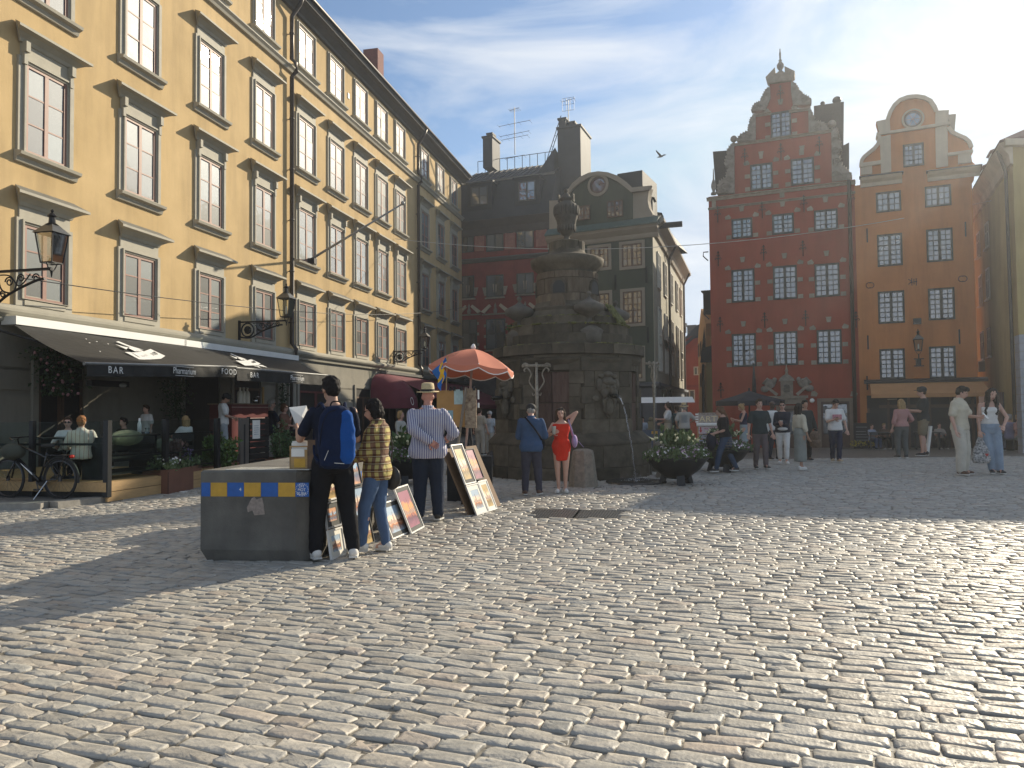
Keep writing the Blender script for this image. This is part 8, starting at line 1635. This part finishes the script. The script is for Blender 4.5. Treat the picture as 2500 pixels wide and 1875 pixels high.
P_, d = person('blonde woman in dark top and pale blue apron looking down near the dark parasol', p, h, 78, (cl((.03, .03, .06), 'midnight_cotton'), 'tank', .55, .018), (cl((.30, .36, .38), 'pale_blue_linen'), 'skirt', .22, .03), wsh, ('blond', 'bun'), 'l', L=(-.06, .18, .68), Rr=(.04, .17, .66), feet=((-.05, .03), (.05, -.02)), head=(0, 28, 0), vox=.018, sex='f', eyes=True)
# behind the easel and by the ochre building
p, h = at(1172, 1112, 995)
person('man in beige T-shirt and beige trousers right of the easel board', p, h, -30, (cl((.42, .36, .28), 'sand_cotton'), 'short', .5, .024), (cl((.40, .35, .28), 'beige_cotton'), 'trousers', .026), bsh, ('brown', 'short'), 'l', vox=.02, g=1.05)
p, h = at(1196, 1110, 1004)
P_, d = person('man in white cap and pale shirt with dark backpack beside the man in beige', p, h, 150, (cl((.45, .48, .5), 'pale_blue_cotton'), 'short', .5, .022), (cl((.45, .42, .36), 'ecru_cotton'), 'trousers', .024), bsh, ('grey', 'short'), 'l', vox=.02, extra=('greycap', 'shades'), g=1.05)
q = child_thing(P_, 'backpack', 'dark backpack worn by the man in the white cap', 'backpack'); MB().ball((0, -.13*h, .68*h), (.15, .09, .24), 14, 10).build('bag_body', navy, q, smooth=True)
p, h = at(979, 1150, 1003)
P_, d = person('blonde woman in pale T-shirt with terracotta bag between plaid shirt and striped shirt', p, h, 250, (cl((.42, .42, .38), 'pale_sage_cotton'), 'short', .53, .02), (cl((.25, .12, .07), 'terracotta_linen'), 'skirt', .25, .02), bsh, ('blond', 'bob'), 'l', L=(.02, .14, .60), Rr=(.04, .14, .62), vox=.018, sex='f', g=1.1)
# the cafe guests and staff on the terrace
def deckp(px, py_head, out, seat=None, hh=1.72):
    s = yl(px, py_head, out)[0]; return yw(s, out, DZ)
p = deckp(545, 985, 2.9); dtop = yl(545, 958, 2.9)[1]
P_, d = person('waiter in white T-shirt and dark cap standing left of the maroon bar looking down', p, dtop-DZ, -70, (whit, 'short', .5, .024), (cl((.35, .37, .38), 'pale_grey_trousers'), 'trousers', .02), bsh, ('black', 'short'), 't', Rr=(.06, .17, .60), L=(-.06, .18, .60), head=(0, 30, 0), vox=.015, extra=('cap', 'glasses'))
def seated(label, px, pyh, out, face, top, bottom, hair, hh=1.7, loc=None, **k):
    if loc is None: loc = deckp(px, pyh, out); zt_l = yl(px, pyh, out)[1]-DZ
    else: zt_l = k.pop('ztop')
    sit = .27; hh2 = zt_l/(1-(.525-sit)-.005); k.setdefault('L', (-.08, .20, .66)); k.setdefault('Rr', (.10, .20, .64))
    return person(label, loc, hh2, face, top, bottom, k.pop('shoes', bsh), hair, sit=sit, feet=((-.07, .24), (.07, .22)), vox=k.pop('vox', .018), **k)
seated('red-haired man in red-striped pale shirt sitting behind the glass railing, seen from behind', 199, 1015, TO-.75, 20, (stripe2, 'long', .49, .026, .1, 1), (blackc, 'trousers', .014), ('ginger', 'short'), L=(-.12, .16, .62), Rr=(.12, .16, .62))
seated('dark-haired woman with sunglasses in white shirt sitting opposite the red-haired man', 166, 1018, TO-1.75, 200, (whit, 'long', .5, .024), (blackc, 'trousers', .014), ('brown', 'short'), sex='f', extra=('shades',), eyes=True)
seated('long-haired blonde guest in white top with her head turned at the far cafe table', 452, 1015, TO-1.9, 60, (whit, 'short', .5, .02), (blackc, 'trousers', .014), ('blond', 'long'), sex='f')
seated('dark-haired guest in the shade behind the near cafe table', 302, 1020, TO-2.6, 150, (cl((.05, .04, .035), 'brown_cotton'), 'short', .5, .02), (blackc, 'trousers', .014), ('black', 'curly'))
p = deckp(357, 1000, 1.6); P_, d = person('person in white top standing in the dark cafe doorway', p, yl(357, 988, 1.6)[1]-DZ, 150, (whit, 'short', .5, .024), (blackc, 'trousers', .014), bsh, ('brown', 'short'), 'l', vox=.02)
seated('older grey-haired man in navy shirt sitting right of the maroon bar', 662, 975, 2.4, -50, (navy, 'short', .5, .024), (blackc, 'trousers', .014), ('grey', 'short'), extra=('shades',))
seated('auburn-haired woman with sunglasses drinking at the right end of the bar', 694, 985, 2.8, -100, (cl((.2, .1, .07), 'rust_cotton'), 'half', .5, .022), (blackc, 'trousers', .014), ('auburn', 'bob'), sex='f', extra=('shades',), L=(-.02, .12, .80))
# seated people before the orange house and on the bench
def seatfar(label, px, pyf, pyh, face, top, bottom, hair, **k):
    q = G(px, pyf)
    if q.y > 32.6: q = D(px, 1000, 33.4 if px < 2200 else 32.6); q.z = gz(q.y)
    zt_l = (pyf-pyh)/FPX*q.y; return seated(label, px, 0, 0, face, top, bottom, hair, loc=q, ztop=zt_l, vox=.024, **k)
seatfar('guest in white top at the left of the dark cafe table by the red house', 2127, 1089, 1028, 200, (cl((.35, .38, .45), 'cloud_blue_cotton'), 'short', .5, .02), (cl((.08, .10, .16), 'blue_linen'), 'trousers', .014), ('brown', 'short'))
seatfar('guest in brown top with white shoes at the right of the dark cafe table', 2157, 1087, 1025, 175, (cl((.12, .08, .06), 'tan_cotton'), 'short', .5, .02), (blackc, 'trousers', .014), ('blond', 'short'), shoes=wsh)
seatfar('guest in pale T-shirt and white shoes sitting behind the man in khaki shorts', 2292, 1084, 1021, 175, (cl((.34, .30, .26), 'oat_cotton'), 'short', .5, .02), (cl((.05, .045, .035), 'brown_linen'), 'trousers', .014), ('brown', 'short'), shoes=wsh)
seatfar('person in purple jacket leaning over a blue bag on the green bench', 2432, 1101, 1013, 110, (cl((.06, .035, .06), 'plum_cotton'), 'long', .48, .03), (blackc, 'shorts', .014), ('brown', 'short'), shoes=mat('maroon_shoe', (.12, .03, .03), .6), lean=22, extra=('cap',))
seatfar('grey curly-haired person in lilac top on the green bench seen from behind', 2466, 1101, 1011, 10, (cl((.28, .26, .36), 'lilac_cotton'), 'short', .5, .022), (cl((.2, .2, .22), 'pale_grey_cotton'), 'trousers', .014), ('grey', 'curly'))
seatfar('blond woman in sunglasses, pink top and patterned trousers on the bench at the right edge', 2489, 1101, 1012, 195, (cl((.46, .27, .22), 'salmon_cotton'), 'short', .5, .022), (mat('patterned_trousers', (.10, .12, .10), .85, .7, 40, .2, c2=(.34, .36, .33)), 'trousers', .02), ('blond', 'short'), sex='f', extra=('shades',), shoes=wsh)
q = thing('blue_bag', 'bright blue bag on the lap of the person in the purple jacket', 'bag', G(2424, 1100)+Vector((-.1, -.2, .62))); MB().ball((0, 0, 0), (.12, .12, .2), 12, 8).build('bag_body', cl((.02, .10, .38), 'royal_blue_nylon'), q, smooth=True)
p, h = at(1577, 1104, 1040); person('seller in pale blue T-shirt behind the stall right of the fountain', p+Vector((0, .7, 0)), 1.5, 170, (cl((.40, .45, .52), 'light_blue_cotton'), 'short', .5, .022), (blackc, 'trousers', .014), bsh, ('brown', 'short'), 'l', vox=.024)
# ---------------------------------------------------------------- bake the modifiers and add the hands to the bodies
bpy.context.view_layer.update(); dg = bpy.context.evaluated_depsgraph_get()
baked = [(o, hs, bpy.data.meshes.new_from_object(o.evaluated_get(dg), depsgraph=dg)) for o, hs in PENDING]
for o, hs, me in baked:
    if hs:
        bm = bmesh.new(); bm.from_mesh(me)
        for hmb in hs:
            t_ = hmb.mesh('tmp', MATS['fair_skin'], True); bm.from_mesh(t_); bpy.data.meshes.remove(t_)
        for f_ in bm.faces: f_.smooth = True; f_.material_index = 0
        bm.to_mesh(me); bm.free()
    if o.type == 'FONT':
        n_ = bpy.data.objects.new('lettering', me); C.objects.link(n_); n_.parent = o.parent; n_.matrix_local = o.matrix_local.copy(); cu = o.data; bpy.data.objects.remove(o); me.name = 'lettering'
    else:
        o.modifiers.clear(); o.data = me
# ---------------------------------------------------------------- haze volume added to stand in for lens glare
hz_, n_, l_, b_ = newmat('glare_haze'); n_.remove(b_)
pv = n_.new('ShaderNodeVolumePrincipled'); pv.inputs['Color'].default_value = (.86, .92, 1, 1); pv.inputs['Density'].default_value = .0013; pv.inputs['Anisotropy'].default_value = .66
l_.new(pv.outputs[0], n_['Material Output'].inputs['Volume'])
tag(MB().box(-121, 121, -13, 201, -9, 27).build('haze', hz_), kind='stuff')
